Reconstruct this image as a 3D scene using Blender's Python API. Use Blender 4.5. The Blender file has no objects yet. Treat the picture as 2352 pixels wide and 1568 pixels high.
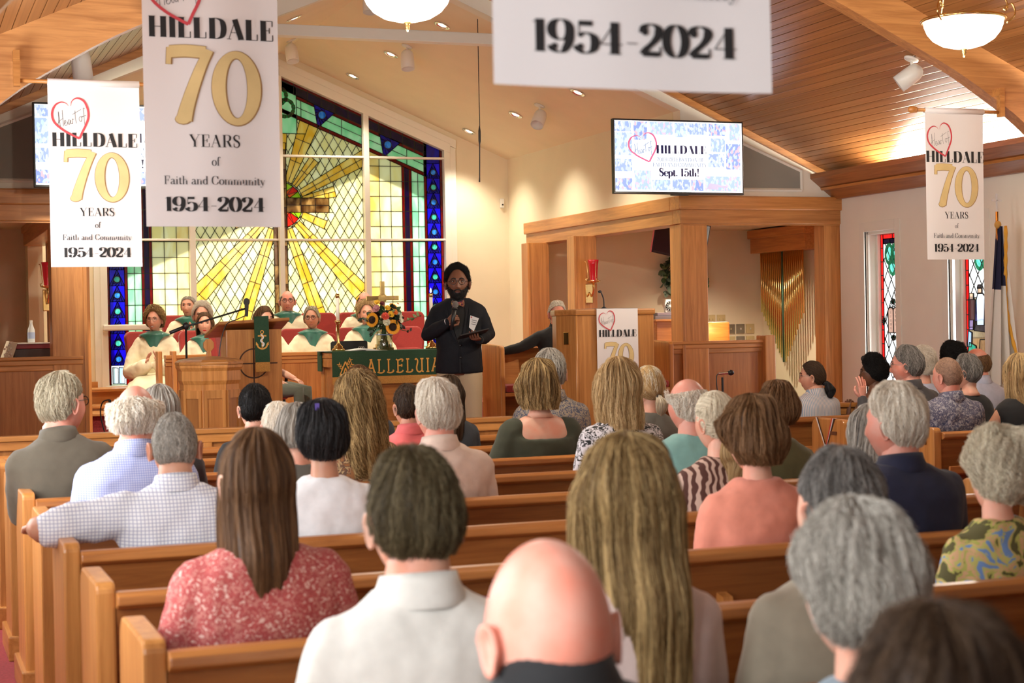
import bpy, bmesh, math, random
import numpy as np
from math import sin, cos, pi, radians, sqrt, atan2, exp
from mathutils import Vector, Matrix

# ------------------------------------------------------------------ camera, sky, sun, exposure
scn = bpy.context.scene
col = scn.collection
def link(o): col.objects.link(o); return o

PSI, PIT, ROL, FPX, EYE = 0.357253, -0.0103158, -0.0189256, 3800.0, 1.6
_fw = Vector((sin(PSI)*cos(PIT), cos(PSI)*cos(PIT), sin(PIT)))
_r = Vector((cos(PSI), -sin(PSI), 0)); _u = _r.cross(_fw)
_R = _r*cos(ROL)+_u*sin(ROL); _U = _u*cos(ROL)-_r*sin(ROL)
cam_d = bpy.data.cameras.new('camera'); cam = link(bpy.data.objects.new('camera', cam_d))
cam_d.sensor_width = 36; cam_d.lens = FPX*36/2352; cam_d.clip_start = .05
cam_d.dof.use_dof = True; cam_d.dof.focus_distance = 14.5; cam_d.dof.aperture_fstop = 5.6
cam.matrix_world = Matrix(((_R.x,_U.x,-_fw.x,0),(_R.y,_U.y,-_fw.y,0),(_R.z,_U.z,-_fw.z,EYE),(0,0,0,1)))
scn.camera = cam

vs = scn.view_settings
vs.view_transform = 'Standard'; vs.look = 'None'; vs.exposure = 0.0; vs.gamma = 1.0; vs.use_curve_mapping = False

world = bpy.data.worlds.new('sky'); scn.world = world; world.use_nodes = True
_bg = world.node_tree.nodes['Background']
_bg.inputs[0].default_value = (.93, .97, 1.0, 1); _bg.inputs[1].default_value = 1.25

def lamp(name, kind, loc, power, color=(1,1,1), target=None, rot=None, **kw):
    d = bpy.data.lights.new(name, kind); d.energy = power; d.color = color
    for k, v in kw.items(): setattr(d, k, v)
    o = link(bpy.data.objects.new(name, d)); o.location = loc
    if target is not None:
        o.rotation_euler = (Vector(target)-Vector(loc)).to_track_quat('-Z', 'Y').to_euler()
    elif rot: o.rotation_euler = rot
    return o
WARM = (1.0, .80, .55); SOFT = (1.0, .88, .70); DAY = (.92, .96, 1.0)
# sun outside, from behind and left of the altar wall (it lights the back of the coloured glass)
lamp('sun', 'SUN', (0,30,20), 11.0, (1,.97,.9), target=(19.6,10.4,-6.5), angle=.009)
# daylight entering by the left wall's windows
for yy in (-1.0, 1.6, 4.2, 6.8, 9.4):
    lamp('window_daylight', 'AREA', (-.38, yy, 2.0), {-1.0:30,9.4:105,6.8:88}.get(yy,72), DAY, rot=(0, radians(-90), 0), shape='RECTANGLE', size=1.9, size_y=1.1)
# daylight entering by the right wall's windows
for yy in (13.0, 14.24):
    lamp('window_daylight', 'AREA', (9.32, yy, 1.6), 10, DAY, rot=(0, radians(90), 0), shape='RECTANGLE', size=1.5, size_y=.35)
# unseen fill light before the closed back wall, behind the last pew
lamp('rear_fill_light', 'AREA', (4.6,-3.3,2.1), 9, (1,.95,.88), rot=(radians(90),0,0), shape='RECTANGLE', size=6, size_y=2.6)
# cove tubes on the two wall beams
for xx, a in ((9.17, -15), (-.32, 15)):
    lamp('cove_tube', 'AREA', (xx, 11.7, 2.97), 560, (1,.93,.78), rot=(radians(180), radians(a*3.3), 0), shape='RECTANGLE', size=.10, size_y=4.4)
# bulbs of the six bowl pendants
PEND = [(2.69,8.76),(6.34,8.76),(2.69,4.85),(6.34,4.85),(2.69,.95),(6.34,.95)]
for x, y in PEND:
    lamp('pendant_bulb', 'POINT', (x, y, 3.10), {8.76:122,4.85:24,.95:5}[y], (1,.91,.76), shadow_soft_size=.16)
# recessed cans of the chancel ceiling and of the alcoves
CANS = [(x, y) for x in (2.27, 3.75, 5.28, 6.76) for y in (16.0, 17.85, 19.5)]
def chz(x): return 3.72+.43*(2.935-abs(x-4.514))
for x, y in CANS:
    lamp('recessed_bulb', 'SPOT', (x, y, chz(x)-.05), 150, (1,.92,.74), target=(x, y-.15, 0), spot_size=radians(105), spot_blend=.8, shadow_soft_size=.06)
for x, y in ((8.6,16.6),(9.7,18.3),(.4,16.6)):
    lamp('recessed_bulb', 'SPOT', (x, y, 2.72), 210, (1,.86,.66), target=(x, y, 0), spot_size=radians(130), spot_blend=.9, shadow_soft_size=.06)

# the two can spotlights on the board ceiling, aimed at the chancel
lamp('can_bulb', 'SPOT', (7.62, 11.62, 3.50), 300, (1,.88,.68), target=(4.4,15.2,1.6), spot_size=radians(60), spot_blend=.7, shadow_soft_size=.06)
lamp('can_bulb', 'SPOT', (1.40, 12.85, 3.55), 460, (1,.88,.68), target=(3.9,17.8,1.5), spot_size=radians(70), spot_blend=.7, shadow_soft_size=.06)

# ------------------------------------------------------------------ mesh helpers
def V3(a): return Vector(a)
class MB:
    """collects shapes that become ONE mesh object"""
    def __init__(s): s.v = []; s.f = []
    def add(s, vs_, fs_):
        b = len(s.v); s.v += [tuple(p) for p in vs_]; s.f += [tuple(b+i for i in f) for f in fs_]; return s
    def box(s, a, b):
        x0,y0,z0 = a; x1,y1,z1 = b
        return s.add([(x0,y0,z0),(x1,y0,z0),(x1,y1,z0),(x0,y1,z0),(x0,y0,z1),(x1,y0,z1),(x1,y1,z1),(x0,y1,z1)],
                     [(0,3,2,1),(4,5,6,7),(0,1,5,4),(1,2,6,5),(2,3,7,6),(3,0,4,7)])
    def prism(s, poly, a, b, axis='y'):
        """poly: 2D outline; axis y -> (x,z), x -> (y,z), z -> (x,y)"""
        n = len(poly)
        f = {'y': lambda p,t:(p[0],t,p[1]), 'x': lambda p,t:(t,p[0],p[1]), 'z': lambda p,t:(p[0],p[1],t)}[axis]
        return s.add([f(p,a) for p in poly]+[f(p,b) for p in poly],
                     [tuple(range(n)), tuple(range(2*n-1,n-1,-1))]+[(i,i+n,(i+1)%n+n,(i+1)%n) for i in range(n)])
    def rings(s, rs, cap=True, close=True):
        n = len(rs[0]); b = len(s.v)
        for r in rs: s.v += [tuple(p) for p in r]
        for i in range(len(rs)-1):
            for j in range(n if close else n-1):
                k = (j+1) % n
                s.f.append((b+i*n+j, b+i*n+k, b+(i+1)*n+k, b+(i+1)*n+j))
        if cap:
            s.f.append(tuple(b+j for j in range(n-1,-1,-1))); s.f.append(tuple(b+(len(rs)-1)*n+j for j in range(n)))
        return s
    def tube(s, pts, r, n=8, cap=True):
        pts = [Vector(p) for p in pts]; m = len(pts)
        rad = r if isinstance(r, (list, tuple)) else [r]*m
        t = (pts[1]-pts[0]).normalized(); a = Vector((0,0,1)) if abs(t.z) < .9 else Vector((1,0,0))
        u = t.cross(a).normalized(); out = []
        for i in range(m):
            t2 = (pts[min(i+1,m-1)]-pts[max(i-1,0)])
            t2 = t2.normalized() if t2.length > 1e-9 else t
            u = (u - t2*u.dot(t2)); u = u.normalized() if u.length > 1e-6 else t2.orthogonal().normalized()
            w = t2.cross(u)
            out.append([pts[i]+(u*cos(2*pi*k/n)+w*sin(2*pi*k/n))*rad[i] for k in range(n)])
        return s.rings(out, cap)
    def limb(s, pts, radii, n=12):
        """tube with rounded ends"""
        P = [Vector(p) for p in pts]; d0 = (P[0]-P[1]).normalized(); d1 = (P[-1]-P[-2]).normalized()
        pp = [P[0]+d0*radii[0]*.95, P[0]+d0*radii[0]*.6]+P+[P[-1]+d1*radii[-1]*.6, P[-1]+d1*radii[-1]*.95]
        rr = [radii[0]*.25, radii[0]*.78]+list(radii)+[radii[-1]*.78, radii[-1]*.25]
        return s.tube(pp, rr, n)
    def lathe(s, prof, c=(0,0,0), n=20, axis='z', cap=False):
        out = []
        for r, h in prof:
            ring = []
            for k in range(n):
                a = 2*pi*k/n
                p = (r*cos(a), r*sin(a), h) if axis == 'z' else (r*cos(a), h, -r*sin(a)) if axis == 'y' else (h, r*cos(a), r*sin(a))
                ring.append((c[0]+p[0], c[1]+p[1], c[2]+p[2]))
            out.append(ring)
        return s.rings(out, cap)
    def ball(s, c, r, n=12, m=8):
        rx, ry, rz = r if isinstance(r, (tuple, list)) else (r,r,r)
        rs = []
        for i in range(m+1):
            th = pi*min(max(i/m, .02), .98)
            rs.append([(c[0]+rx*sin(th)*cos(2*pi*k/n), c[1]+ry*sin(th)*sin(2*pi*k/n), c[2]+rz*cos(th)) for k in range(n)])
        return s.rings(rs)
    def xf(s, M):
        s.v = [tuple(M @ Vector(p)) for p in s.v]; return s
    def mesh(s, name, m, smooth=False, bev=0, fix=True):
        me = bpy.data.meshes.new(name); me.from_pydata(s.v, [], s.f); me.update()
        if fix or bev:
            bm = bmesh.new(); bm.from_mesh(me)
            bmesh.ops.recalc_face_normals(bm, faces=bm.faces)
            if bev:
                bmesh.ops.bevel(bm, geom=[e for e in bm.edges if len(e.link_faces)==2 and e.calc_face_angle(0) > .6], offset=bev, segments=2, profile=.6, affect='EDGES', clamp_overlap=True)
            bm.to_mesh(me); bm.free()
        if smooth: me.polygons.foreach_set('use_smooth', [True]*len(me.polygons))
        if m: me.materials.append(m)
        return me
    def build(s, name, m, parent=None, smooth=False, bev=0, kind=None):
        o = link(bpy.data.objects.new(name, s.mesh(name, m, smooth, bev)))
        if parent: o.parent = parent; o.matrix_parent_inverse = Matrix.Translation(-wloc(parent)) if not has_rot(parent) else parent.matrix_world.inverted()
        if kind: o['kind'] = kind
        return o
def wloc(o): return o.location.copy()
def has_rot(o):
    if o.parent: bpy.context.view_layer.update(); return True
    return any(abs(a) > 1e-9 for a in o.rotation_euler)
def tag(o, label, cat, group=None):
    o['label'] = label; o['category'] = cat
    if group: o['group'] = group
    return o
def thing(name, label, cat, loc=(0,0,0), group=None, rz=0):
    o = link(bpy.data.objects.new(name, None)); o.location = loc; o.rotation_euler = (0,0,rz); o.empty_display_size = .1
    if rz: bpy.context.view_layer.update()
    return tag(o, label, cat, group)
def setting(name, mb, m, parent=None, smooth=False, bev=0):
    o = mb.build(name, m, parent, smooth, bev); o['kind'] = 'structure'; return o
def box(a, b): return MB().box(a, b)
def place(mesh, name, parent=None, M=None):
    o = link(bpy.data.objects.new(name, mesh))
    if M is not None: o.matrix_world = M
    if parent: o.parent = parent; o.matrix_parent_inverse = Matrix.Translation(-wloc(parent))
    return o
def cr(pts, k=6, closed=False):
    """Catmull-Rom through 2D/3D points"""
    P = [np.array(p, float) for p in pts]; n = len(P); out = []
    for i in range(n if closed else n-1):
        g = (lambda j: P[j % n]) if closed else (lambda j: P[min(max(j,0),n-1)])
        a,b,c,d = g(i-1),g(i),g(i+1),g(i+2)
        for q in range(k):
            t = q/k
            out.append(.5*((2*b)+(-a+c)*t+(2*a-5*b+4*c-d)*t*t+(-a+3*b-3*c+d)*t**3))
    if not closed: out.append(P[-1])
    return [tuple(p) for p in out]
def sm(a, b, x):
    t = min(max((x-a)/(b-a),0),1); return t*t*(3-2*t)

# ------------------------------------------------------------------ materials
def new_mat(name):
    m = bpy.data.materials.new(name); m.use_nodes = True
    return m, m.node_tree.nodes, m.node_tree.links, m.node_tree.nodes['Principled BSDF']
def plain(name, c, rough=.6, metal=0, noise=0, nscale=8, bump=0, bscale=60, emit=0, coat=0, spec=.5, sheen=0):
    m, N, L, B = new_mat(name)
    B.inputs['Base Color'].default_value = (*c, 1); B.inputs['Roughness'].default_value = rough; B.inputs['Metallic'].default_value = metal
    B.inputs['Specular IOR Level'].default_value = spec
    if coat: B.inputs['Coat Weight'].default_value = coat
    if sheen: B.inputs['Sheen Weight'].default_value = sheen
    if emit: B.inputs['Emission Color'].default_value = (*c,1); B.inputs['Emission Strength'].default_value = emit
    if noise or bump: tc = N.new('ShaderNodeTexCoord')
    if noise:
        n = N.new('ShaderNodeTexNoise'); n.inputs['Scale'].default_value = nscale; n.inputs['Detail'].default_value = 4; L.new(tc.outputs['Object'], n.inputs['Vector'])
        r = N.new('ShaderNodeValToRGB'); r.color_ramp.elements[0].position = .3; r.color_ramp.elements[1].position = .7
        r.color_ramp.elements[0].color = (*[x*(1-noise) for x in c],1); r.color_ramp.elements[1].color = (*[min(1,x*(1+noise)) for x in c],1)
        L.new(n.outputs['Fac'], r.inputs['Fac']); L.new(r.outputs['Color'], B.inputs['Base Color'])
    if bump:
        n = N.new('ShaderNodeTexNoise'); n.inputs['Scale'].default_value = bscale; n.inputs['Detail'].default_value = 3; L.new(tc.outputs['Object'], n.inputs['Vector'])
        b = N.new('ShaderNodeBump'); b.inputs['Strength'].default_value = bump; b.inputs['Distance'].default_value = .01; L.new(n.outputs['Fac'], b.inputs['Height']); L.new(b.outputs['Normal'], B.inputs['Normal'])
    return m
def wood(name, axis, c1=(.40,.150,.034), c2=(.61,.265,.072), rough=.36, scale=1.0, coat=.15, knots=0):
    """oak with the grain along one axis"""
    m, N, L, B = new_mat(name)
    tc = N.new('ShaderNodeTexCoord'); mp = N.new('ShaderNodeMapping')
    s = {'x':(.9,16,16),'y':(16,.9,16),'z':(16,16,.9)}[axis]
    mp.inputs['Scale'].default_value = tuple(a*scale for a in s); L.new(tc.outputs['Object'], mp.inputs['Vector'])
    oi = N.new('ShaderNodeObjectInfo')
    off = N.new('ShaderNodeVectorMath'); off.operation = 'SCALE'; off.inputs[0].default_value = (31,17,23); L.new(oi.outputs['Random'], off.inputs['Scale'])
    ad = N.new('ShaderNodeVectorMath'); L.new(mp.outputs[0], ad.inputs[0]); L.new(off.outputs[0], ad.inputs[1])
    n = N.new('ShaderNodeTexNoise'); n.inputs['Scale'].default_value = 1.6; n.inputs['Detail'].default_value = 7; n.inputs['Roughness'].default_value = .62; n.inputs['Distortion'].default_value = .7
    L.new(ad.outputs[0], n.inputs['Vector'])
    r = N.new('ShaderNodeValToRGB'); r.color_ramp.elements[0].position = .33; r.color_ramp.elements[1].position = .64
    r.color_ramp.elements[0].color = (*c1,1); r.color_ramp.elements[1].color = (*c2,1); L.new(n.outputs['Fac'], r.inputs['Fac'])
    hs = N.new('ShaderNodeHueSaturation'); mr = N.new('ShaderNodeMapRange'); mr.inputs['To Min'].default_value = .86; mr.inputs['To Max'].default_value = 1.12
    L.new(oi.outputs['Random'], mr.inputs['Value']); L.new(mr.outputs[0], hs.inputs['Value']); L.new(r.outputs['Color'], hs.inputs['Color'])
    out = hs.outputs['Color']
    if knots:
        v = N.new('ShaderNodeTexVoronoi'); v.inputs['Scale'].default_value = knots
        m2 = N.new('ShaderNodeMapping'); m2.inputs['Scale'].default_value = {'x':(.5,1,1),'y':(1,.45,1),'z':(1,1,.5)}[axis]; L.new(tc.outputs['Object'], m2.inputs['Vector']); L.new(m2.outputs[0], v.inputs['Vector'])
        r2 = N.new('ShaderNodeValToRGB'); r2.color_ramp.elements[0].position = .05; r2.color_ramp.elements[0].color = (.3,.22,.16,1); r2.color_ramp.elements[1].position = .12; r2.color_ramp.elements[1].color = (1,1,1,1)
        L.new(v.outputs['Distance'], r2.inputs['Fac'])
        mx = N.new('ShaderNodeMix'); mx.data_type = 'RGBA'; mx.blend_type = 'MULTIPLY'; mx.inputs['Factor'].default_value = .8
        L.new(out, mx.inputs['A']); L.new(r2.outputs['Color'], mx.inputs['B']); out = mx.outputs['Result']
    L.new(out, B.inputs['Base Color'])
    B.inputs['Roughness'].default_value = rough; B.inputs['Coat Weight'].default_value = coat; B.inputs['Coat Roughness'].default_value = .25
    b = N.new('ShaderNodeBump'); b.inputs['Strength'].default_value = .12; b.inputs['Distance'].default_value = .004; L.new(n.outputs['Fac'], b.inputs['Height']); L.new(b.outputs['Normal'], B.inputs['Normal'])
    return m
def glass_pane(name, c, c2=None, scale=7, clear=0, glow=0):
    """backlit art glass: light passes diffusely, streaks of a second tone"""
    m, N, L, B = new_mat(name); N.remove(B); out = N['Material Output']
    tc = N.new('ShaderNodeTexCoord'); mp = N.new('ShaderNodeMapping'); mp.inputs['Scale'].default_value = (1,1,.45); L.new(tc.outputs['Object'], mp.inputs['Vector'])
    oi = N.new('ShaderNodeObjectInfo'); sc = N.new('ShaderNodeVectorMath'); sc.operation = 'SCALE'; sc.inputs[0].default_value = (3,5,7); L.new(oi.outputs['Random'], sc.inputs['Scale'])
    ad = N.new('ShaderNodeVectorMath'); L.new(mp.outputs[0], ad.inputs[0]); L.new(sc.outputs[0], ad.inputs[1])
    n = N.new('ShaderNodeTexNoise'); n.inputs['Scale'].default_value = scale; n.inputs['Detail'].default_value = 5; n.inputs['Distortion'].default_value = 1.5; L.new(ad.outputs[0], n.inputs['Vector'])
    r = N.new('ShaderNodeValToRGB'); r.color_ramp.elements[0].position = .38; r.color_ramp.elements[1].position = .66
    r.color_ramp.elements[0].color = (*c,1); r.color_ramp.elements[1].color = (*(c2 or c),1); L.new(n.outputs['Fac'], r.inputs['Fac'])
    t = N.new('ShaderNodeBsdfTranslucent'); L.new(r.outputs['Color'], t.inputs['Color'])
    g = N.new('ShaderNodeBsdfGlossy'); g.inputs['Roughness'].default_value = .15
    mx = N.new('ShaderNodeMixShader'); mx.inputs[0].default_value = .04; L.new(t.outputs[0], mx.inputs[1]); L.new(g.outputs[0], mx.inputs[2])
    res = mx
    if glow:      # emission stands in for the daylight behind the pane
        e = N.new('ShaderNodeEmission'); e.inputs['Strength'].default_value = glow; L.new(r.outputs['Color'], e.inputs['Color'])
        ads = N.new('ShaderNodeAddShader'); L.new(mx.outputs[0], ads.inputs[0]); L.new(e.outputs[0], ads.inputs[1]); res = ads
    if clear:
        tr = N.new('ShaderNodeBsdfTransparent'); L.new(r.outputs['Color'], tr.inputs['Color'])
        mx2 = N.new('ShaderNodeMixShader'); mx2.inputs[0].default_value = clear; L.new(mx.outputs[0], mx2.inputs[1]); L.new(tr.outputs[0], mx2.inputs[2]); res = mx2
    L.new(res.outputs[0], out.inputs['Surface'])
    return m

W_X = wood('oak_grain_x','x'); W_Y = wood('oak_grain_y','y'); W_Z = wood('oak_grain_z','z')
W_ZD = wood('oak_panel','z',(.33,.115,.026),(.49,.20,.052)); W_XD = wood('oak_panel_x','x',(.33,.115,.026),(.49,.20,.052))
W_PEW_SHADE = wood('pew_back_oak_shaded','x',(.20,.066,.016),(.33,.122,.030)); W_RAIL = wood('pew_rail_oak','x',(.31,.105,.024),(.48,.19,.05))  # darkened oak: the shade on pew backs and rails is in the colour
PLANK = wood('ceiling_plank','y',(.22,.085,.024),(.40,.17,.052),rough=.3,knots=2.4,coat=.3)
GLULAM = wood('glulam','x',(.34,.135,.04),(.54,.25,.085),rough=.4,knots=1.2)
CREAM = plain('cream_paint',(.82,.73,.54),.75,noise=.02,nscale=3,bump=.03,bscale=200)
WHITE = plain('white_paint',(.86,.82,.70),.7,noise=.02,nscale=3,bump=.03,bscale=200)
TRIMW = plain('white_trim',(.83,.80,.70),.45)
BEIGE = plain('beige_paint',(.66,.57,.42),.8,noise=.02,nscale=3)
GREY = plain('grey_cloth',(.26,.25,.215),.9,bump=.2,bscale=400)
CARPET = plain('red_carpet',(.30,.04,.042),.95,noise=.25,nscale=60,bump=.5,bscale=300)
REDFAB = plain('red_upholstery',(.36,.035,.028),.85,noise=.12,nscale=150,bump=.25,bscale=500,sheen=.2)
BLACKP = plain('black_plastic',(.012,.012,.013),.4); BLACKM = plain('black_metal',(.02,.02,.021),.45,metal=.4)
BRASS = plain('polished_brass',(.80,.56,.22),.2,metal=1); CHROME = plain('chrome',(.8,.8,.8),.12,metal=1)
CANWHITE = plain('white_enamel',(.8,.78,.72),.35)
LEAD = plain('lead_came',(.035,.033,.03),.6,metal=.5)
WHITEP = plain('white_plastic',(.78,.75,.68),.4); IVORY = plain('ivory_plate',(.62,.5,.26),.4)
STEEL = plain('steel_plate',(.42,.41,.38),.35,metal=.8)

# ------------------------------------------------------------------ the room
X0 = 4.514; HW = 2.935; XL, XR = X0-HW, X0+HW       # chancel side planes
NL, NR, BACK = -.42, 9.27, -3.6
def nz(x): return 5.20-.452*abs(x-X0)                  # nave ceiling height
fl = setting('floor', box((NL-.2,BACK-.2,-.1),(NR+.2,12.2,0)), CARPET)
setting('trim_1', MB().box((NL,11.9,0),(NR+.02,13.92,.35)), CARPET)                  # chancel platform, two levels and a riser
setting('trim_2', MB().box((-1.87,13.9,0),(10.9,18.3,.52)), CARPET)
setting('trim_3', MB().box((1.4,18.3,0),(7.6,20.0,.70)), CARPET)
for i, (y, z0, z1) in enumerate(((11.87,.0,.175),(11.60,.0,.0))): pass
setting('trim_4', MB().box((NL,11.58,0),(NR,11.9,.175)), CARPET, bev=.01)
# wooden steps up beside the organ
st = setting('trim_5', MB().box((1.62,18.2,.70),(2.55,19.95,.72)), W_X)
for k, (y, z) in enumerate(((18.55,.61),(19.0,.78),(19.4,.95))):
    s_ = MB().box((1.60,y,.5),(2.6,20,z-.035)).build('riser', W_XD, st); MB().box((1.59,y-.03,z-.035),(2.62,20,z)).build('tread', W_X, st, bev=.008)
def wall_holes(u0, u1, z0, top, holes, t0, t1, axis):
    """wall along u with window holes (ua,ub,za,zb); top: function of u or number"""
    mb = MB(); us = sorted({u0,u1,*[h[0] for h in holes],*[h[1] for h in holes]})
    tp = top if callable(top) else (lambda u: top)
    for a, b in zip(us, us[1:]):
        h = [q for q in holes if q[0] <= a+1e-6 and q[1] >= b-1e-6]
        segs = [(z0, None)] if not h else [(z0, h[0][2]), (h[0][3], None)]
        for lo, hi in segs:
            ha, hb = (hi, hi) if hi is not None else (tp(a), tp(b))
            mb.prism([(a,lo),(b,lo),(b,hb),(a,ha)], t0, t1, axis)
    return mb
RWIN = [(13.97,14.52,.75,2.47),(12.55,13.10,.75,2.47)]
LWIN = [(yy-.35,yy+.35,.9,2.7) for yy in (-1.0,1.6,4.2,6.8,9.4)]
wr = setting('wall_right', wall_holes(BACK,15.1,0,3.06,RWIN,NR,NR+.22,'x'), WHITE)
wl = setting('wall_left', wall_holes(BACK,15.1,0,3.06,LWIN,NL-.2,NL,'x'), WHITE)
setting('wall_back', MB().prism([(NL,0),(NR,0),(NR,3.06),(X0,5.2),(NL,3.06)],BACK-.2,BACK,'y'), WHITE)
# nave ceiling of tongue and groove boards on a dark deck
deck = MB()
for s in (1,-1):
    e = X0+s*4.95
    deck.prism([(X0,5.215),(e,5.215-.452*4.95),(e,5.40-.452*4.95),(X0,5.40)],BACK-.2,15.0,'y')
ceil = setting('ceiling', deck, plain('dark_deck',(.08,.03,.01),.7))
pw = .0925; ca = math.atan(.452)
pm = MB().prism([(0.003,0),(pw-.003,0),(pw-.003,.012),(.003,.012)],0,1,'y').mesh('plank', PLANK, bev=.003)
for s in (1,-1):
    k = 0; d = .004
    while d < 5.18:
        x = X0+s*d*cos(ca); z = 5.213-d*sin(ca)
        M = Matrix.Translation((x,BACK,z)) @ Matrix.Rotation(s*ca,4,'Y') @ Matrix.Diagonal((s,14.95-BACK,-1,1))
        o = place(pm, 'ceiling_plank', None, M); o.parent = ceil
        d += pw
setting('trim_6', MB().prism([(X0-.12,5.12),(X0,5.18),(X0+.12,5.12),(X0,5.06)],BACK,15,'y'), W_Y)
# wall beams that hide the cove tubes
for s, nm in ((1,'trim_7'),(-1,'trim_8')):
    w = NR if s > 0 else NL; q = lambda d,z: (w-s*d, z)
    bm_ = setting(nm, MB().prism([q(-.01,2.84),q(.06,2.84),q(.335,3.05),q(.335,3.10),q(.30,3.10),q(.04,2.90),q(-.01,2.90)],BACK,15.0,'y'), wood('oak_beam_'+nm,'y',(.26,.09,.025),(.42,.165,.05)))
    MB().prism([q(.185,2.93),q(.21,2.93),q(.225,2.955),q(.20,2.955)],BACK,14.99,'y').build('bead', W_Y, bm_)
# end wall of the nave above and beside the chancel arch
for s, nm in ((1,'trim_9'),(-1,'trim_10')):
    q = lambda d,z: (X0+s*d, z)
    e = NR-X0
    rk = setting(nm, MB().prism([q(0,4.955),q(HW,chz(XR)),q(HW,2.85),q(e,2.85),q(e,5.25-.452*e),q(0,5.25)],15.0,15.16,'y'), WHITE)
    # recessed grey cloth panel in a white frame
    f = [q(3.30,2.93),q(4.31,2.93),q(4.31,3.13),q(3.30,3.535)]
    MB().prism(f,14.985,15.0,'y').build('cloth_panel', GREY, rk)
    for a, b in zip(f, f[1:]+f[:1]):
        MB().tube([(a[0],14.985,a[1]),(b[0],14.985,b[1])],.018,4).build('frame_strip', TRIMW, rk)
    # oak strip where the boards meet the white rake
    MB().prism([q(0,5.212),q(e,5.212-.452*e),q(e,5.135-.452*e),q(0,5.135)],14.96,15.0,'y').build('edge_strip', W_X, rk)
setting('trim_11', MB().box((XL+1.0,15.01,4.30),(XR-1.0,15.14,4.405)), TRIMW, bev=.006)   # white tie beam
# chancel: ceiling slabs run on outside as the eave that shades the glass
for s, nm in ((1,'ceiling_chancel_right'),(-1,'ceiling_chancel_left')):
    q = lambda d,z: (X0+s*d, z)
    setting(nm, MB().prism([q(0,4.98),q(HW+.02,3.712),q(HW+.02,3.95),q(0,5.21)],15.162,20.25,'y'), CREAM)
setting('trim_12', MB().prism([(X0,5.0),(X0+3.6,3.45),(X0+3.6,3.6),(X0,5.25),(X0-3.6,3.6),(X0-3.6,3.45)],20.25,21.15,'y'), WHITE)
# altar wall with the gabled window hole
WX0, WH = 4.474, 2.19
def gz(d): return 4.80-.418*abs(d)                     # outer edge of the window opening, d from its middle
aw = MB()
for s in (1,-1):
    q = lambda d,z: (X0+s*d, z)
    edge = WH+(WX0-X0)*s
    aw.prism([q(edge,.5),q(HW+.02,.5),q(HW+.02,chz(XR)+.01),q(edge,chz(X0+edge)+.01)],20.0,20.22,'y')
    aw.prism([q(0,gz(-(WX0-X0))),q(edge,gz(WH)),q(edge,chz(X0+edge)+.01),q(0,4.985)],20.0,20.22,'y')
aw.box((WX0-WH,20.0,.5),(WX0+WH,20.22,.935))
setting('wall_altar', aw, CREAM)
for s, nm, nb in ((1,'wall_chancel_right','wall_alcove_right'),(-1,'wall_chancel_left','wall_alcove_left')):
    q = lambda d: X0+s*d
    lo, hi = sorted((q(HW), q(HW+.16)))
    setting(nm, MB().box((lo,15.165,2.85),(hi,20.2,chz(XR)+.05)).box((lo,19.25,.5),(hi,20.2,2.85)), CREAM)
    lo, hi = sorted((q(HW+.1), q(6.4))); e = q(6.4); e0, e1 = sorted((e, e+s*.15))
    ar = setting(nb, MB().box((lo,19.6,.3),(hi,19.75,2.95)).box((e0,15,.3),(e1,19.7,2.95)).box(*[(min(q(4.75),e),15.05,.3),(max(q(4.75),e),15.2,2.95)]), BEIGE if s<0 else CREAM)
    setting('ceiling_alcove_'+('right' if s>0 else 'left'), MB().box((lo,15.1,2.79),(hi,19.7,2.90)), plain('alcove_ceiling',(.74,.58,.42),.8))
# baseboard at the foot of the altar wall
setting('baseboard_left', MB().box((XL,19.94,.70),(WX0-WH-.05,20,1.02)), W_X, bev=.006)
setting('baseboard_right', MB().box((WX0+WH+.05,19.94,.70),(XR,20,.86)), W_X, bev=.006)
# oak posts and header of the two alcoves
def alcove(s, n):
    q = lambda d: X0+s*d
    def bx(d0,y0,z0,d1,y1,z1): return MB().box((min(q(d0),q(d1)),y0,z0),(max(q(d0),q(d1)),y1,z1))
    h = setting('trim_%d'%n, bx(HW-.03,14.97,2.58,4.80,15.15,2.725), W_X, bev=.006)
    bx(HW-.055,14.94,2.72,4.815,15.17,2.86).build('cornice', W_X, h, bev=.012)
    bx(HW-.03,15.15,2.58,HW+.2,19.3,2.725).build('side_header', W_Y, h, bev=.006)
    bx(HW-.055,15.17,2.72,HW+.22,19.33,2.86).build('side_cornice', W_Y, h, bev=.012)
    bx(HW,14.985,2.565,4.78,15.0,2.60).build('bead', W_X, h)
    for nm, d0, y0, d1, y1, zb in (('corner_post',HW-.01,15.0,HW+.28,15.27,.35),('end_post',4.57,15.0,4.775,15.2,0),('post',HW-.27,17.17,HW-.0,17.40,.5),('post',HW-.27,18.62,HW-.0,18.85,.5)):
        p = bx(d0,y0,zb,d1,y1,2.58).build(nm, W_Z, h, bev=.008)
        bx(d0-.012 if nm!='end_post' else d1-.02,y0-.014,zb,d0+.02 if nm!='end_post' else d1+.012,y0+.02,2.58).build('corner_bead', W_Z, p, bev=.004)
    # low panelled rail across the front
    r = setting('trim_%d'%(n+1), bx(HW-.35 if s>0 else HW+.02,15.02,.35,3.93 if s>0 else 6.3,15.07,1.27), W_ZD)
    for z0, z1, t in ((1.365,1.395,.05),(1.32,1.365,.03),(1.27,1.32,.015)):
        bx(HW-.35 if s>0 else HW+.02,15.02-t,z0,3.93 if s>0 else 6.3,15.07+t,z1).build('rail_moulding', W_X, r, bev=.008)
    if s > 0: bx(3.82,14.93,.35,3.94,15.12,1.44).build('rail_post', W_Z, r, bev=.012)
alcove(1,13); alcove(-1,15)
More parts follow.
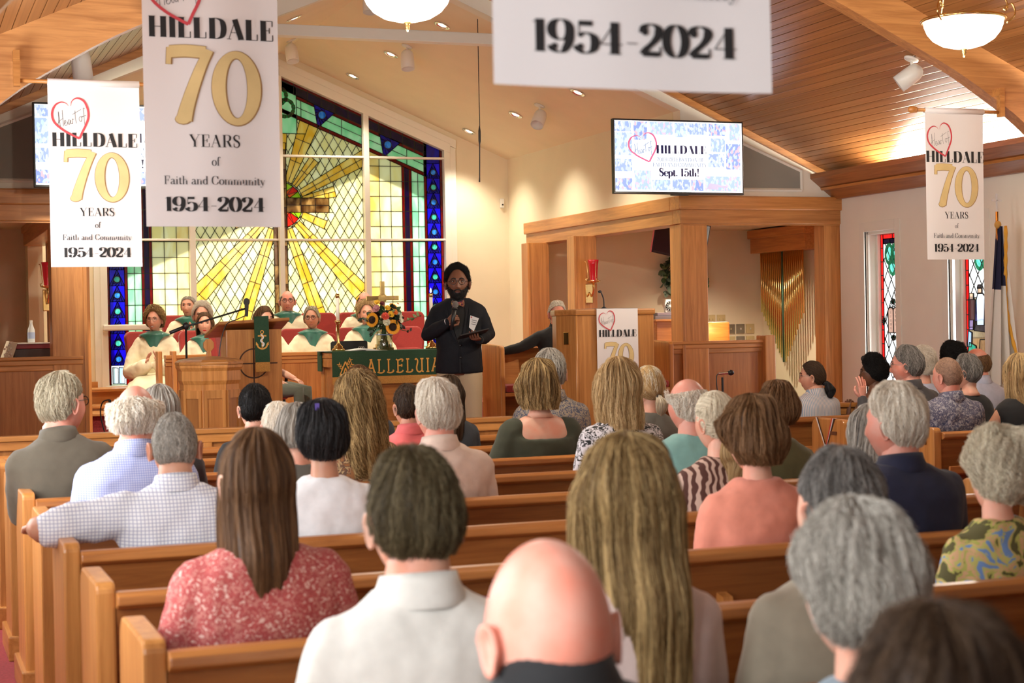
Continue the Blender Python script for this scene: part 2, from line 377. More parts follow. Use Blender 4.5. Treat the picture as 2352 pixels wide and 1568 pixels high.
# curved glulam arches
def arch(y, label):
    L = thing('arch', label, 'arch', (X0,y,0), 'glued laminated arches of the nave')
    prof = [(0,4.86),(.9,4.46),(1.7,4.115),(2.086,3.967),(2.58,3.745),(3.133,3.49),(3.54,3.256),(3.78,3.096),(4.05,2.86),(4.30,2.55),(4.47,2.2),(4.56,1.8),(4.60,0)]
    lo = cr(prof, 5)
    for s in (1,-1):
        up = [(d, min(nz(X0+d), 9)) for d,_ in lo if d < 4.5]+[(4.70,nz(X0+4.70)),(4.735,3.0),(4.735,0)]
        poly = [(X0+s*d,z) for d,z in lo]+[(X0+s*d,z) for d,z in reversed(up)]
        mb = MB(); n = len(lo)
        # strip quads between underside and top so the curve triangulates cleanly
        m = len(up); idx = lambda t: t
        for t0, t1 in ((0,.135),):
            A = [(X0+s*d,z) for d,z in lo]; Bq = [(X0+s*up[min(m-1,int(round(i*(m-1)/(n-1))))][0],up[min(m-1,int(round(i*(m-1)/(n-1))))][1]) for i in range(n)]
            rs = [[(A[i][0],y+t0,A[i][1]),(A[i][0],y+t1,A[i][1]),(Bq[i][0],y+t1,Bq[i][1]),(Bq[i][0],y+t0,Bq[i][1])] for i in range(n)]
            mb.rings(rs)
        mb.build('arch_half', GLULAM, L)
    return L
arch(10.70,'curved honey coloured laminated timber arch, farthest from the pews\' back rows'); arch(6.25,'laminated timber arch overhead between the two near hanging banners'); arch(2.9,'laminated timber arch over the back pews, nearest the camera')
# ------------------------------------------------------------------ lettering: strokes of a high-contrast roman
def G():
    g = {}
    def st(x,y0,y1,w='T',s=.15,sb=True,sx=True):
        o = [('L',[(x,y0),(x,y1)],w)]
        if sb: o.append(('L',[(x-s,y0),(x+s,y0)],'t'))
        if sx: o.append(('L',[(x-s,y1),(x+s,y1)],'t'))
        return o
    def h(x0,x1,y): return [('L',[(x0,y),(x1,y)],'t')]
    def tick(x,y0,y1): return [('L',[(x,y0),(x,y1)],'m')]
    def c(pts,closed=False,w='C'): return [('S',pts,w,closed)]
    def ov(x0,x1,y0,y1,w='C'):
        a,b,cx,cy = (x1-x0)/2,(y1-y0)/2,(x0+x1)/2,(y0+y1)/2
        return [('S',[(cx+a*cos(t),cy+b*sin(t)) for t in [2*pi*k/16 for k in range(16)]],w,True)]
    g['I'] = (.42, st(.21,0,1)); g['H'] = (.95, st(.21,0,1)+st(.74,0,1)+h(.21,.74,.5))
    g['L'] = (.72, st(.21,0,1)+h(.21,.64,0)+tick(.63,0,.30)); g['E'] = (.76, st(.21,0,1)+h(.21,.66,0)+h(.21,.64,1)+h(.21,.5,.52)+tick(.66,0,.30)+tick(.64,.72,1)+tick(.5,.38,.66))
    g['F'] = (.70, st(.21,0,1)+h(.21,.64,1)+h(.21,.5,.5)+tick(.64,.70,1)+tick(.5,.36,.64))
    g['D'] = (.90, st(.21,0,1)+c([(.21,1),(.45,1),(.68,.86),(.76,.5),(.68,.14),(.45,0),(.21,0)]))
    g['A'] = (.86, [('L',[(.10,0),(.43,1)],'t'),('L',[(.40,1),(.70,0)],'T')]+h(.2,.6,.33)+h(.0,.22,0)+h(.54,.86,0))
    g['Y'] = (.86, [('L',[(.12,1),(.43,.42)],'T'),('L',[(.74,1),(.43,.42)],'t'),('L',[(.43,.45),(.43,0)],'T')]+h(.0,.3,1)+h(.62,.86,1)+h(.28,.58,0))
    g['R'] = (.86, st(.21,0,1)+c([(.21,1),(.48,1),(.64,.9),(.66,.75),(.62,.6),(.48,.5),(.21,.5)])+[('L',[(.46,.5),(.68,.05)],'T'),('L',[(.66,.03),(.82,.02)],'t')])
    g['B'] = (.80, st(.21,0,1)+c([(.21,1),(.44,1),(.58,.9),(.6,.76),(.56,.6),(.44,.53),(.21,.53)])+c([(.21,.53),(.46,.53),(.63,.42),(.66,.26),(.62,.1),(.46,0),(.21,0)]))
    g['S'] = (.62, c([(.5,.76),(.48,.92),(.32,1.01),(.16,.94),(.1,.78),(.2,.6),(.38,.48),(.5,.33),(.48,.12),(.32,-.01),(.14,.06),(.09,.25)],w='S')+tick(.5,.68,1)+tick(.09,0,.32))
    g['C'] = (.84, c([(.74,.72),(.66,.92),(.46,1.01),(.22,.9),(.12,.5),(.22,.1),(.46,-.01),(.66,.08),(.76,.28)])+tick(.74,.66,1))
    g['O'] = (.90, ov(.1,.8,-.01,1.01)); g['0'] = (.72, ov(.09,.63,-.01,1.01))
    g['T'] = (.76, st(.38,0,1,sx=False)+h(.05,.71,1)+tick(.06,.7,1)+tick(.70,.7,1))
    g['N'] = (.96, [('L',[(.2,0),(.2,1)],'t'),('L',[(.2,1),(.74,0)],'T'),('L',[(.76,0),(.76,1)],'t')]+h(.06,.34,0)+h(.04,.24,1)+h(.62,.9,1))
    g['M'] = (1.12, [('L',[(.18,0),(.18,1)],'t'),('L',[(.2,1),(.55,0)],'T'),('L',[(.55,0),(.9,1)],'t'),('L',[(.92,0),(.92,1)],'T')]+h(.05,.31,0)+h(.77,1.07,0)+h(.05,.24,1)+h(.88,1.07,1))
    g['U'] = (.92, [('L',[(.22,.32),(.22,1)],'T')]+c([(.22,.34),(.25,.12),(.46,-.01),(.66,.1),(.72,.32)])+[('L',[(.72,.3),(.72,1)],'t')]+h(.06,.38,1)+h(.58,.86,1))
    g['1'] = (.50, st(.27,0,1,sx=False)+[('L',[(.08,.9),(.25,.985)],'t')])
    g['2'] = (.68, c([(.12,.72),(.15,.92),(.34,1.01),(.53,.9),(.55,.7),(.42,.46),(.2,.22),(.09,.03)])+[('L',[(.09,.05),(.56,.05)],'B')]+tick(.59,.0,.3)+[('D',(.16,.73),.085)])
    g['4'] = (.72, [('L',[(.45,0),(.45,1)],'T')]+[('L',[(.45,1),(.05,.3)],'t')]+h(.05,.66,.3)+h(.28,.62,0))
    g['5'] = (.66, [('L',[(.14,.93),(.5,.93)],'B'),('L',[(.13,1),(.12,.52)],'t')]+c([(.12,.52),(.3,.63),(.5,.54),(.57,.32),(.49,.08),(.28,-.01),(.12,.1),(.1,.22)])+[('D',(.16,.2),.085)])
    g['7'] = (.64, [('L',[(.08,.93),(.58,.93)],'B')]+tick(.08,.7,1)+c([(.56,.92),(.42,.6),(.32,.3),(.3,.02)],w='T'))
    g['9'] = (.70, ov(.08,.58,.38,1.01)+c([(.58,.7),(.56,.35),(.42,.05),(.26,-.01),(.12,.08),(.1,.2)])+[('D',(.16,.18),.085)])
    g['-'] = (.42, h(.06,.36,.36)); g['.'] = (.28, [('D',(.13,.07),.085)]); g['!'] = (.32, [('D',(.16,.07),.085),('L',[(.16,.26),(.16,1)],'W')])
    X = .60
    g['o'] = (.58, ov(.07,.51,-.01,X+.01)); g['e'] = (.54, c([(.1,.33),(.48,.34),(.46,.52),(.3,X+.01),(.14,.52),(.08,.3),(.14,.08),(.3,-.01),(.48,.12)]))
    g['a'] = (.56, [('L',[(.4,.08),(.4,.45)],'T')]+c([(.4,.42),(.36,.57),(.24,X+.01),(.11,.5)])+c([(.4,.36),(.22,.3),(.1,.18),(.14,.03),(.26,0),(.4,.13)])+c([(.4,.1),(.46,0),(.54,.06)]))
    g['i'] = (.32, st(.16,0,X,s=.11,sx=False)+h(.04,.16,X)+[('D',(.16,.86),.075)])
    g['t'] = (.38, [('L',[(.17,.1),(.17,.8)],'T')]+h(.04,.34,X)+c([(.17,.12),(.22,0),(.36,.08)]))
    def arc(x0,x1): return c([(x0,.42),(x0+.1,.56),(x0+.2,X),(x1-.02,.52),(x1,.38)],w='t')
    g['h'] = (.66, st(.15,0,1,s=.11,sx=False)+h(.02,.15,1)+arc(.15,.48)+st(.48,0,.44,s=.11,sx=False))
    g['n'] = (.66, st(.15,0,X,s=.11,sx=False)+h(.02,.15,X)+arc(.15,.48)+st(.48,0,.44,s=.11,sx=False))
    g['m'] = (.98, st(.15,0,X,s=.11,sx=False)+h(.02,.15,X)+arc(.15,.48)+st(.48,0,.44,s=.1,sx=False)+arc(.48,.81)+st(.81,0,.44,s=.11,sx=False))
    g['d'] = (.62, st(.46,0,1,s=.1,sb=False,sx=False)+h(.33,.46,1)+h(.46,.57,0)+c([(.46,.42),(.4,.56),(.28,X+.01),(.13,.52),(.08,.3),(.13,.08),(.28,-.01),(.4,.06),(.46,.18)]))
    g['u'] = (.66, [('L',[(.15,.16),(.15,X)],'T'),('L',[(.48,0),(.48,X)],'T')]+c([(.15,.18),(.2,.02),(.3,-.01),(.42,.06),(.48,.18)],w='t')+h(.03,.15,X)+h(.36,.48,X)+h(.48,.6,0))
    g['y'] = (.58, [('L',[(.1,X),(.3,0)],'T'),('L',[(.5,X),(.3,0)],'t')]+c([(.3,0),(.22,-.22),(.1,-.26)],w='t')+[('D',(.09,-.2),.06)]+h(.0,.22,X)+h(.4,.58,X))
    g['p'] = (.62, st(.15,-.3,X,s=.11,sx=False)+h(.02,.15,X)+c([(.15,.42),(.22,.56),(.34,X+.01),(.49,.52),(.54,.3),(.49,.08),(.34,-.01),(.22,.06),(.15,.18)]))
    g['f'] = (.40, st(.16,0,.8,s=.12,sx=False)+h(.02,.34,X)+c([(.16,.75),(.2,.95),(.32,1.0),(.4,.92)])+[('D',(.38,.92),.055)])
    g['r'] = (.46, st(.15,0,X,s=.11,sx=False)+h(.02,.15,X)+c([(.15,.4),(.24,.57),(.36,X)],w='t')+[('D',(.38,.54),.06)])
    g[' '] = (.30, [])
    return g
GLY = G()
def ribbon(mb, pts, wf, closed=False, z=0):
    """flat ribbon along 2D pts; wf(i, tangent) gives the width"""
    n = len(pts); A = []; Bq = []; mb.k = getattr(mb,'k',0)+1; z += mb.k*9e-5
    for i in range(n):
        a = pts[(i-1) % n] if closed else pts[max(i-1,0)]; b = pts[(i+1) % n] if closed else pts[min(i+1,n-1)]
        tx, ty = b[0]-a[0], b[1]-a[1]; l = sqrt(tx*tx+ty*ty) or 1; tx /= l; ty /= l
        w = wf(i/(n-1), (tx,ty))/2
        A.append((pts[i][0]-ty*w, pts[i][1]+tx*w, z)); Bq.append((pts[i][0]+ty*w, pts[i][1]-tx*w, z))
    b0 = len(mb.v); mb.v += A+Bq
    for i in range(n if closed else n-1):
        j = (i+1) % n; mb.f.append((b0+i, b0+n+i, b0+n+j, b0+j))
def text_mb(s, cap, bold=.22, thin=.035, width=None, align='c', track=0.0):
    """flat text in the xy plane, baseline y=0; scaled to cap height (and to a total width if given)"""
    mb = MB(); x = 0.0; T, t = bold, thin
    for ch in s:
        adv, strokes = GLY[ch]
        for q in strokes:
            if q[0] == 'D':
                c_, r_ = q[1], q[2]*(.55+T*2.1); n = 14; b = len(mb.v)
                mb.k = getattr(mb,'k',0)+1; mb.v += [(x+c_[0]+r_*cos(2*pi*k/n), c_[1]+r_*sin(2*pi*k/n), mb.k*9e-5) for k in range(n)]; mb.f.append(tuple(range(b, b+n))); continue
            mode = q[2]
            W = {'T':lambda u,d:T, 't':lambda u,d:t, 'm':lambda u,d:t*1.6, 'B':lambda u,d:.06+T*.42, 'W':lambda u,d:t+u*T*.9,
                 'C':lambda u,d:t+(T*1.05-t)*abs(d[1])**1.7, 'S':lambda u,d:t+(T*1.1-t)*sin(pi*u)**2.2}[mode]
            if q[0] == 'L':
                p = q[1]; ribbon(mb, [(x+p[0][0],p[0][1]),(x+(p[0][0]+p[1][0])/2,(p[0][1]+p[1][1])/2),(x+p[1][0],p[1][1])], W)
            else:
                p = cr([(x+a,b) for a,b in q[1]], 4, q[3]); ribbon(mb, p, W, q[3])
        x += adv+track
    x -= track
    sx = (width/x) if width else cap
    ox = {'c':-x/2,'l':0,'r':-x}[align]
    mb.v = [((v[0]+ox)*sx, v[1]*cap, v[2]) for v in mb.v]
    return mb
def poly2d(mb, pts, z=0):
    b = len(mb.v); mb.v += [(p[0],p[1],z) for p in pts]; mb.f.append(tuple(range(b,b+len(pts))))
def flip_to(mb, org, ux, uy, un, d=0.0):
    """xy plane -> plane through org with axes ux, uy; d lifts along un"""
    o, a, b, n = Vector(org), Vector(ux), Vector(uy), Vector(un)
    mb.v = [tuple(o+a*v[0]+b*v[1]+n*(d+v[2])) for v in mb.v]; return mb

INK = plain('black_ink',(.012,.011,.012),.7); INKG = plain('dark_grey_ink',(.05,.05,.055),.7); PINKRED = plain('red_ink',(.55,.055,.07),.7)
GOLD1 = plain('gold_print',(.66,.49,.22),.6,noise=.14,nscale=5); GOLD2 = plain('gold_edge_print',(.34,.19,.07),.6)
CLOTHW = plain('banner_vinyl',(.75,.70,.69),.6)
def heart_mb(s):
    mb = MB()
    L = cr([(-.06,.36),(-.12,.43),(-.26,.46),(-.42,.36),(-.5,.14),(-.44,-.10),(-.22,-.30),(.02,-.44),(.22,-.54)],6)
    Rr = cr([(.0,.36),(.04,.50),(.18,.58),(.36,.50),(.46,.28),(.47,.05),(.40,-.16),(.30,-.36),(.22,-.54)],6)
    ribbon(mb, L, lambda u,d: .008+.05*sm(0,.5,u)); ribbon(mb, Rr, lambda u,d: .008+.05*sm(0,.4,u))
    mb.v = [(v[0]*s, v[1]*s, v[2]) for v in mb.v]; return mb
def script_mb(s, wd=.022):
    """the handwritten words Heart of"""
    mb = MB()
    strokes = [[(0,.3),(.06,.62),(.1,1.02),(.09,.6),(.07,.0),(.04,-.12)],[(-.12,.12),(.1,.42),(.34,.56)],[(.36,1.08),(.31,.6),(.27,.05)],
      [(.34,.18),(.46,.3),(.44,.42),(.37,.34),(.37,.12),(.48,.1),(.58,.3)],[(.74,.38),(.64,.42),(.58,.22),(.66,.12),(.75,.38),(.75,.15),(.84,.2)],
      [(.85,.12),(.88,.44),(.92,.42),(1.0,.44)],[(1.12,.95),(1.08,.5),(1.08,.14)],[(.92,.72),(1.1,.8),(1.5,.98)],
      [(1.44,.52),(1.33,.5),(1.30,.3),(1.4,.22),(1.47,.4),(1.44,.52),(1.56,.5)],[(1.74,.98),(1.66,1.04),(1.62,.6),(1.58,-.1),(1.56,-.2)],[(1.5,.5),(1.76,.58)]]
    for q in strokes: ribbon(mb, cr(q,5), lambda u,d: wd)
    mb.v = [((v[0]-.82)*s, (v[1]-.45)*s, v[2]) for v in mb.v]
    a = radians(8); mb.v = [(v[0]*cos(a)-v[1]*sin(a), v[0]*sin(a)+v[1]*cos(a), v[2]) for v in mb.v]; return mb
def seventy(w, h, grow=0.0):
    """big rounded 70"""
    mb = MB(); g = grow
    ribbon(mb, cr([(.035,.90),(.2,.915),(.40,.90)],6), lambda u,d: .15+g)
    ribbon(mb, cr([(.02,.74),(.025,.86),(.03,.955)],4), lambda u,d: .05+g)
    ribbon(mb, cr([(.44,.93),(.36,.74),(.27,.46),(.20,.20),(.165,.03)],8), lambda u,d: .085+.075*u+g)
    n = 12; b = len(mb.v); mb.v += [(.155+(.078+g/2)*cos(2*pi*k/n), .045+(.078+g/2)*sin(2*pi*k/n)*.8, .0006) for k in range(n)]; mb.f.append(tuple(range(b,b+n)))
    b = len(mb.v); n = 44
    for rx, ry in ((.262+g/2,.475+g/2),(.118-g/2,.385-g/2)): mb.v += [(.72+rx*cos(2*pi*k/n),.455+ry*sin(2*pi*k/n),.0008) for k in range(n)]
    mb.f += [(b+k,b+(k+1)%n,b+n+(k+1)%n,b+n+k) for k in range(n)]
    mb.v = [((v[0]-.48)*w, v[1]*h, v[2]) for v in mb.v]; return mb
def banner(x, y, ztop, w, hgt, label, pole=None, lean=0.0):
    t = thing('banner', label, 'banner', (x,y,ztop), 'anniversary banners hung from the arches')
    rnd = random.Random(int(y*10)+int(x*7))
    nx, ny = 12, 22; vv = []; ff = []
    A = [rnd.uniform(0,6) for _ in range(3)]
    def surf(u, v):   # u across 0..1, v down 0..1
        return (x+(u-.5)*w, y+.010*sin(A[0]+u*5+v*1.2)*v+.004*sin(A[1]+u*9), ztop-v*hgt)
    for j in range(ny+1):
        for i in range(nx+1): vv.append(surf(i/nx, j/ny))
    for j in range(ny):
        for i in range(nx): a = j*(nx+1)+i; ff.append((a,a+1,a+nx+2,a+nx+1))
    m = MB().add(vv,ff).mesh('cloth', CLOTHW, smooth=True)
    c = link(bpy.data.objects.new('cloth', m)); c.parent = t; c.matrix_parent_inverse = Matrix.Translation((-x,-y,-ztop))
    MB().tube([(x-w/2,y,ztop+.004),(x+w/2,y,ztop+.004)],.022,12).build('pole_sleeve', CLOTHW, t, True)
    def lay(mb, nm, mat, u, v, d=.002):
        """print laid on the cloth surface, centre u, baseline v (fractions)"""
        out = []
        for p in mb.v:
            uu, vv_ = u+p[0]/w, v-p[1]/hgt
            q = surf(uu, vv_); out.append((q[0], q[1]-d-p[2], q[2]))
        mb.v = out; return mb.build(nm, mat, t)
    lay(heart_mb(.225), 'heart', PINKRED, .245, .195, .0035); lay(script_mb(.098), 'script_lettering', INKG, .25, .195)
    lay(text_mb('HILLDALE', .083, .27, .03, .53), 'lettering', INK, .505, .343)
    lay(seventy(.40,.325,.022), 'number_edge', GOLD2, .512, .640, .0018); lay(seventy(.40,.325), 'number', GOLD1, .508, .639, .0032)
    lay(text_mb('YEARS', .050, .15, .03, .215), 'lettering', INK, .51, .722)
    lay(text_mb('of', .036, .13, .03, .036), 'lettering', INKG, .513, .787)
    lay(text_mb('Faith and Community', .034, .13, .035, .425), 'lettering', INKG, .505, .853)
    lay(text_mb('1954-2024', .058, .24, .03, .425), 'lettering', INK, .505, .946)
    if pole:
        if len(pole) > 3:
            for e in pole[:2]: MB().tube([(e+.02,y,ztop+.01),(e+.02,y,nz(e)-.015)],.003,5).build('hanging_cord', INKG, t)
        p = MB().tube([(pole[0],y,ztop+.006),(pole[1],y,ztop+.006)],.013,10).build('pole', W_X, t, True)
        for e, sg in ((pole[0],-1),(pole[1],1)):
            if (e < x) == (sg < 0) and pole[2] == sg: MB().ball((e+sg*.03,y,ztop+.006),(.035,.028,.028)).tube([(e-.005*sg,y,ztop+.006),(e+.012*sg,y,ztop+.006)],.024,10).build('finial', W_X, t, True)
            elif pole[2] == -sg and len(pole) == 3: MB().box((e-.02,y-.03,ztop-.03),(e+.02,y+.02,ztop+.13)).box((e-.02,y-.03,ztop+.131),(e+.02,y+.09,ztop+.19)).build('bracket', W_X, t)
    return t
banner(1.203, 10.63, 3.155, .56, 1.145, 'white anniversary banner at far left, in front of the left wall screen', (.74,1.62,1))
banner(7.595, 10.63, 3.155, .527, 1.125, 'white anniversary banner at far right, beside the flag with the clear cross', (7.25,8.02,-1))
banner(1.262, 6.89, 3.22, .565, 1.19, 'large white anniversary banner second from left, in front of the stained glass window', (.72,1.64,1,1))
banner(1.300, 2.80, 3.222, .565, 1.19, 'nearest and largest anniversary banner, cut off by the top of the picture', (.7,1.7,1))

# ------------------------------------------------------------------ stained glass
def clip(poly, a, b, c_):
    """part of convex poly where a*x+b*y<=c"""
    out = []; n = len(poly)
    for i in range(n):
        p, q = poly[i], poly[(i+1)%n]; dp, dq = a*p[0]+b*p[1]-c_, a*q[0]+b*q[1]-c_
        if dp <= 1e-9: out.append(p)
        if (dp < -1e-9 and dq > 1e-9) or (dp > 1e-9 and dq < -1e-9):
            t = dp/(dp-dq); out.append((p[0]+(q[0]-p[0])*t, p[1]+(q[1]-p[1])*t))
    return out
def area(p): return .5*sum(p[i][0]*p[(i+1)%len(p)][1]-p[(i+1)%len(p)][0]*p[i][1] for i in range(len(p))) if len(p) > 2 else 0
def ccw(p): return p if area(p) > 0 else p[::-1]
def halfs(B):
    B = ccw(B); o = []
    for i in range(len(B)):
        p, q = B[i], B[(i+1)%len(B)]; a, b = q[1]-p[1], -(q[0]-p[0]); o.append((a,b,a*p[0]+b*p[1]))
    return o
def inter(A, B):
    for a,b,c_ in halfs(B):
        A = clip(A,a,b,c_)
        if len(A) < 3: return []
    return A
def subtract(polys, B):
    hs = halfs(B); bx0,bx1 = min(p[0] for p in B),max(p[0] for p in B); by0,by1 = min(p[1] for p in B),max(p[1] for p in B); res = []
    for A in polys:
        if max(p[0] for p in A) < bx0 or min(p[0] for p in A) > bx1 or max(p[1] for p in A) < by0 or min(p[1] for p in A) > by1 or abs(area(inter(A,B))) < 2e-5:
            res.append(A); continue
        for a,b,c_ in hs:
            o = clip(A,-a,-b,-c_)
            if len(o) > 2 and abs(area(o)) > 1.5e-4: res.append(o)
            A = clip(A,a,b,c_)
            if len(A) < 3: break
    return res
class Glazing:
    """panes in a plane; uv -> world by fn(u, v, depth)"""
    def __init__(s, fn, root, lead=.006, th=.007): s.fn, s.root, s.lw, s.th = fn, root, lead, th; s.edges = {}; s.n = {}; s.loose = {}
    def pane(s, poly, name, mat, limit=290, priority=True, d=0.0, lead=True):
        if len(poly) < 3 or abs(area(poly)) < 1e-4: return
        poly = ccw(poly)
        if lead:
            for i in range(len(poly)):
                p, q = poly[i], poly[(i+1)%len(poly)]
                k = tuple(sorted(((round(p[0],3),round(p[1],3)),(round(q[0],3),round(q[1],3)))))
                if k[0] != k[1]: s.edges[k] = d
        mb = MB(); n = len(poly)
        a = [s.fn(p[0],p[1],d) for p in poly]; b = [s.fn(p[0],p[1],d+s.th) for p in poly]
        mb.add(a+b, [tuple(range(n)),tuple(range(2*n-1,n-1,-1))]+[(i,(i+1)%n,n+(i+1)%n,n+i) for i in range(n)])
        c_ = s.n.get(name,0)
        if priority and c_ < limit:
            s.n[name] = c_+1; mb.build(name, mat, s.root)
        else:
            l = s.loose.setdefault((name,mat.name), (MB(),mat))[0]; l.add(mb.v, mb.f)
    def finish(s):
        for (nm,_),(mb,mat) in s.loose.items(): mb.build(nm+'_field', mat, s.root, kind='stuff')
        mb = MB(); h = s.lw/2
        for (p,q),d in s.edges.items():
            tx,ty = q[0]-p[0],q[1]-p[1]; l = sqrt(tx*tx+ty*ty)
            if l < .004: continue
            nx_,ny_ = -ty/l*h, tx/l*h
            c4 = [(p[0]+nx_,p[1]+ny_),(p[0]-nx_,p[1]-ny_),(q[0]-nx_,q[1]-ny_),(q[0]+nx_,q[1]+ny_)]
            mb.add([s.fn(a,b,d-.004) for a,b in c4]+[s.fn(a,b,d+s.th+.002) for a,b in c4],[(0,1,2,3),(7,6,5,4),(0,4,5,1),(1,5,6,2),(2,6,7,3),(3,7,4,0)])
        mb.build('lead_came', LEAD, s.root, kind='stuff')
GL = dict(cream=glass_pane('cream_glass',(.93,.86,.60),(.86,.66,.30),3), pale=glass_pane('pale_glass',(.93,.90,.70),(.88,.80,.48),4), ray=glass_pane('amber_glass',(.86,.60,.14),(.90,.76,.40),6),
  blue=glass_pane('cobalt_glass',(.03,.01,.62),(.06,.04,.9),5), tri=glass_pane('blue_glass',(.005,.03,.36),(.01,.06,.62),9), purple=glass_pane('violet_glass',(.05,.015,.12),(.07,.02,.17),5),
  red=glass_pane('ruby_glass',(.30,.012,.010),(.42,.02,.015),8), green=glass_pane('opal_green_glass',(.68,.90,.72),(.42,.80,.55),5), dgreen=glass_pane('emerald_glass',(.02,.40,.20),(.05,.55,.30),12),
  aqua=glass_pane('aqua_jewel',(.10,.55,.48),(.4,.85,.75),25), sky=glass_pane('sky_jewel',(.03,.28,.75),(.25,.6,.95),25), brown=glass_pane('brown_glass',(.16,.07,.02),(.62,.45,.24),6),
  orange=glass_pane('orange_glass',(.85,.25,.03),(.9,.35,.06),9), scarlet=glass_pane('scarlet_glass',(.75,.06,.03),(.85,.10,.04),9), lime=glass_pane('lime_glass',(.45,.62,.04),(.6,.75,.1),9), book=glass_pane('page_glass',(.55,.68,.80),(.8,.88,.92),3))
def big_window():
    win = MB(); H2 = WH
    # frame, mullions, transoms, sill
    def rail(poly, y=19.955): win.prism(poly, y, 20.07, 'y')
    cx = WX0; fr = .085
    for s in (1,-1):
        q = lambda d,z: (cx+s*d, z)
        rail([q(H2-fr,.935),q(H2,.935),q(H2,gz(H2)),q(H2-fr,gz(H2-fr)-.02)])
        rail([q(0,gz(0)-.10),q(H2,gz(H2)-.10),q(H2,gz(H2)+.02),q(0,gz(0)+.02)],19.949)
        rail([q(1.055,.935),q(1.125,.935),q(1.125,gz(1.125)-.09),q(1.055,gz(1.055)-.09)])
    win.box((cx-.03,19.95,.935),(cx+.03,20.07,4.7))
    for z in (2.69,3.72): win.box((cx-H2+.04,19.97,z-.014),(cx+H2-.04,20.07,z+.014))
    win.box((cx-H2+.04,19.952,.935),(cx+H2-.04,20.07,.965))
    w = setting('window_1', win, TRIMW, bev=.008)
    MB().box((cx-H2+.02,19.90,1.615),(cx+H2-.02,20.07,1.685)).build('sill', TRIMW, w, bev=.015)
    for s in (1,-1):
        o = [(cx+s*(H2-.02),.5),(cx+s*(H2+.07),.5),(cx+s*(H2+.07),gz(H2+.07)-.01),(cx+s*(H2-.02),gz(H2-.02)-.01)]
        MB().prism(o,19.965,20.0,'y').build('casing', TRIMW, w)
        MB().prism([(cx,gz(0)-.004),(cx+s*(H2+.075),gz(H2+.075)-.004),(cx+s*(H2+.075),gz(H2+.075)+.10),(cx,gz(0)+.10)],19.958,20.0,'y').build('casing', TRIMW, w)
    Gz = Glazing(lambda u,v,d: (cx+u, 20.05+d, v), w)
    rows = [.965+.1895*k for k in range(24)]
    SC = (0.0,3.12); SR = .285
    for s in (1,-1):
        mir = lambda poly: [(s*p[0],p[1]) for p in poly]
        # --- side panel
        a0, a1 = 1.125, H2-fr; ww = a1-a0; at_ = lambda f: a0+f*ww
        topb = lambda d: gz(d)-.52                         # foot of the sloping border
        lim = lambda d: gz(d)-.09
        def col_(f0,f1,mat,nm,dz=.1895,z0=.965,hi=None,pr=True):
            k = 0
            while True:
                za = z0+k*dz
                zb = za+dz; k += 1
                P = [(at_(f0),za),(at_(f1),za),(at_(f1),zb),(at_(f0),zb)]
                hh = hi or topb
                h1, h0 = hh(at_(f0)), hh(at_(f1))
                P = clip(P, (h1-h0)/(at_(f1)-at_(f0)), 1, h0+(h1-h0)/(at_(f1)-at_(f0))*at_(f1))
                if za > max(h0,h1): break
                Gz.pane(mir(P), nm, mat, priority=pr)
        for f0,f1 in ((0,.15),(.15,.30),(.30,.45)): col_(f0,f1,GL['cream'] if f0 < .1 else GL['pale'],'cream_pane')
        for f0,f1 in ((.45,.485),(.545,.58)): col_(f0,f1,GL['red'],'red_pane')
        col_(.485,.545,GL['purple'],'violet_pane')
        for f0,f1 in ((.58,.665),(.665,.75)): col_(f0,f1,GL['green'],'green_pane')
        col_(.75,.785,GL['red'],'red_pane',hi=lambda d: lim(d)+.05); col_(.965,1,GL['red'],'red_pane',hi=lambda d: lim(d)+.05)
        # blue column: triangle with a round jewel in every row
        for k in range(17):
            za = 1.20+.1895*k if k >= 2 else .965+.0*k
            if k == 0: za, zb = .965, 1.20
            elif k == 1: continue
            else: za, zb = 1.20+.1895*(k-2), 1.20+.1895*(k-1)
            x0_, x1_, xm = at_(.785), at_(.965), at_(.875)
            if zb > lim(x1_)-.02: break
            if k == 0:
                for j in range(2): Gz.pane(mir([(x0_+.02+j*.075,za+.02),(x0_+.085+j*.075,za+.02),(x0_+.085+j*.075,zb-.02),(x0_+.02+j*.075,zb-.03)]),'page_pane',GL['book'])
                continue
            Gz.pane(mir([(x0_,za),(xm,zb),(x0_,zb)]),'blue_pane',GL['blue']); Gz.pane(mir([(x1_,za),(x1_,zb),(xm,zb)]),'blue_pane',GL['blue'])
            cz = za+.075; R_ = .037; n = 12
            cir = [(xm+R_*cos(2*pi*i/n),cz+R_*sin(2*pi*i/n)) for i in range(n)]
            for piece in subtract([[(x0_,za),(x1_,za),(xm,zb)]], cir): Gz.pane(mir(piece),'triangle_pane',GL['tri'])
            Gz.pane(mir(cir),'jewel',GL['aqua' if k % 2 else 'sky'],d=-.004)
        zt = 1.20+.1895*13
        Gz.pane(mir([(at_(.785),zt),(at_(.965),zt),(at_(.965),lim(at_(.965))+.06),(at_(.785),lim(at_(.785))+.06)]),'blue_pane',GL['tri'])
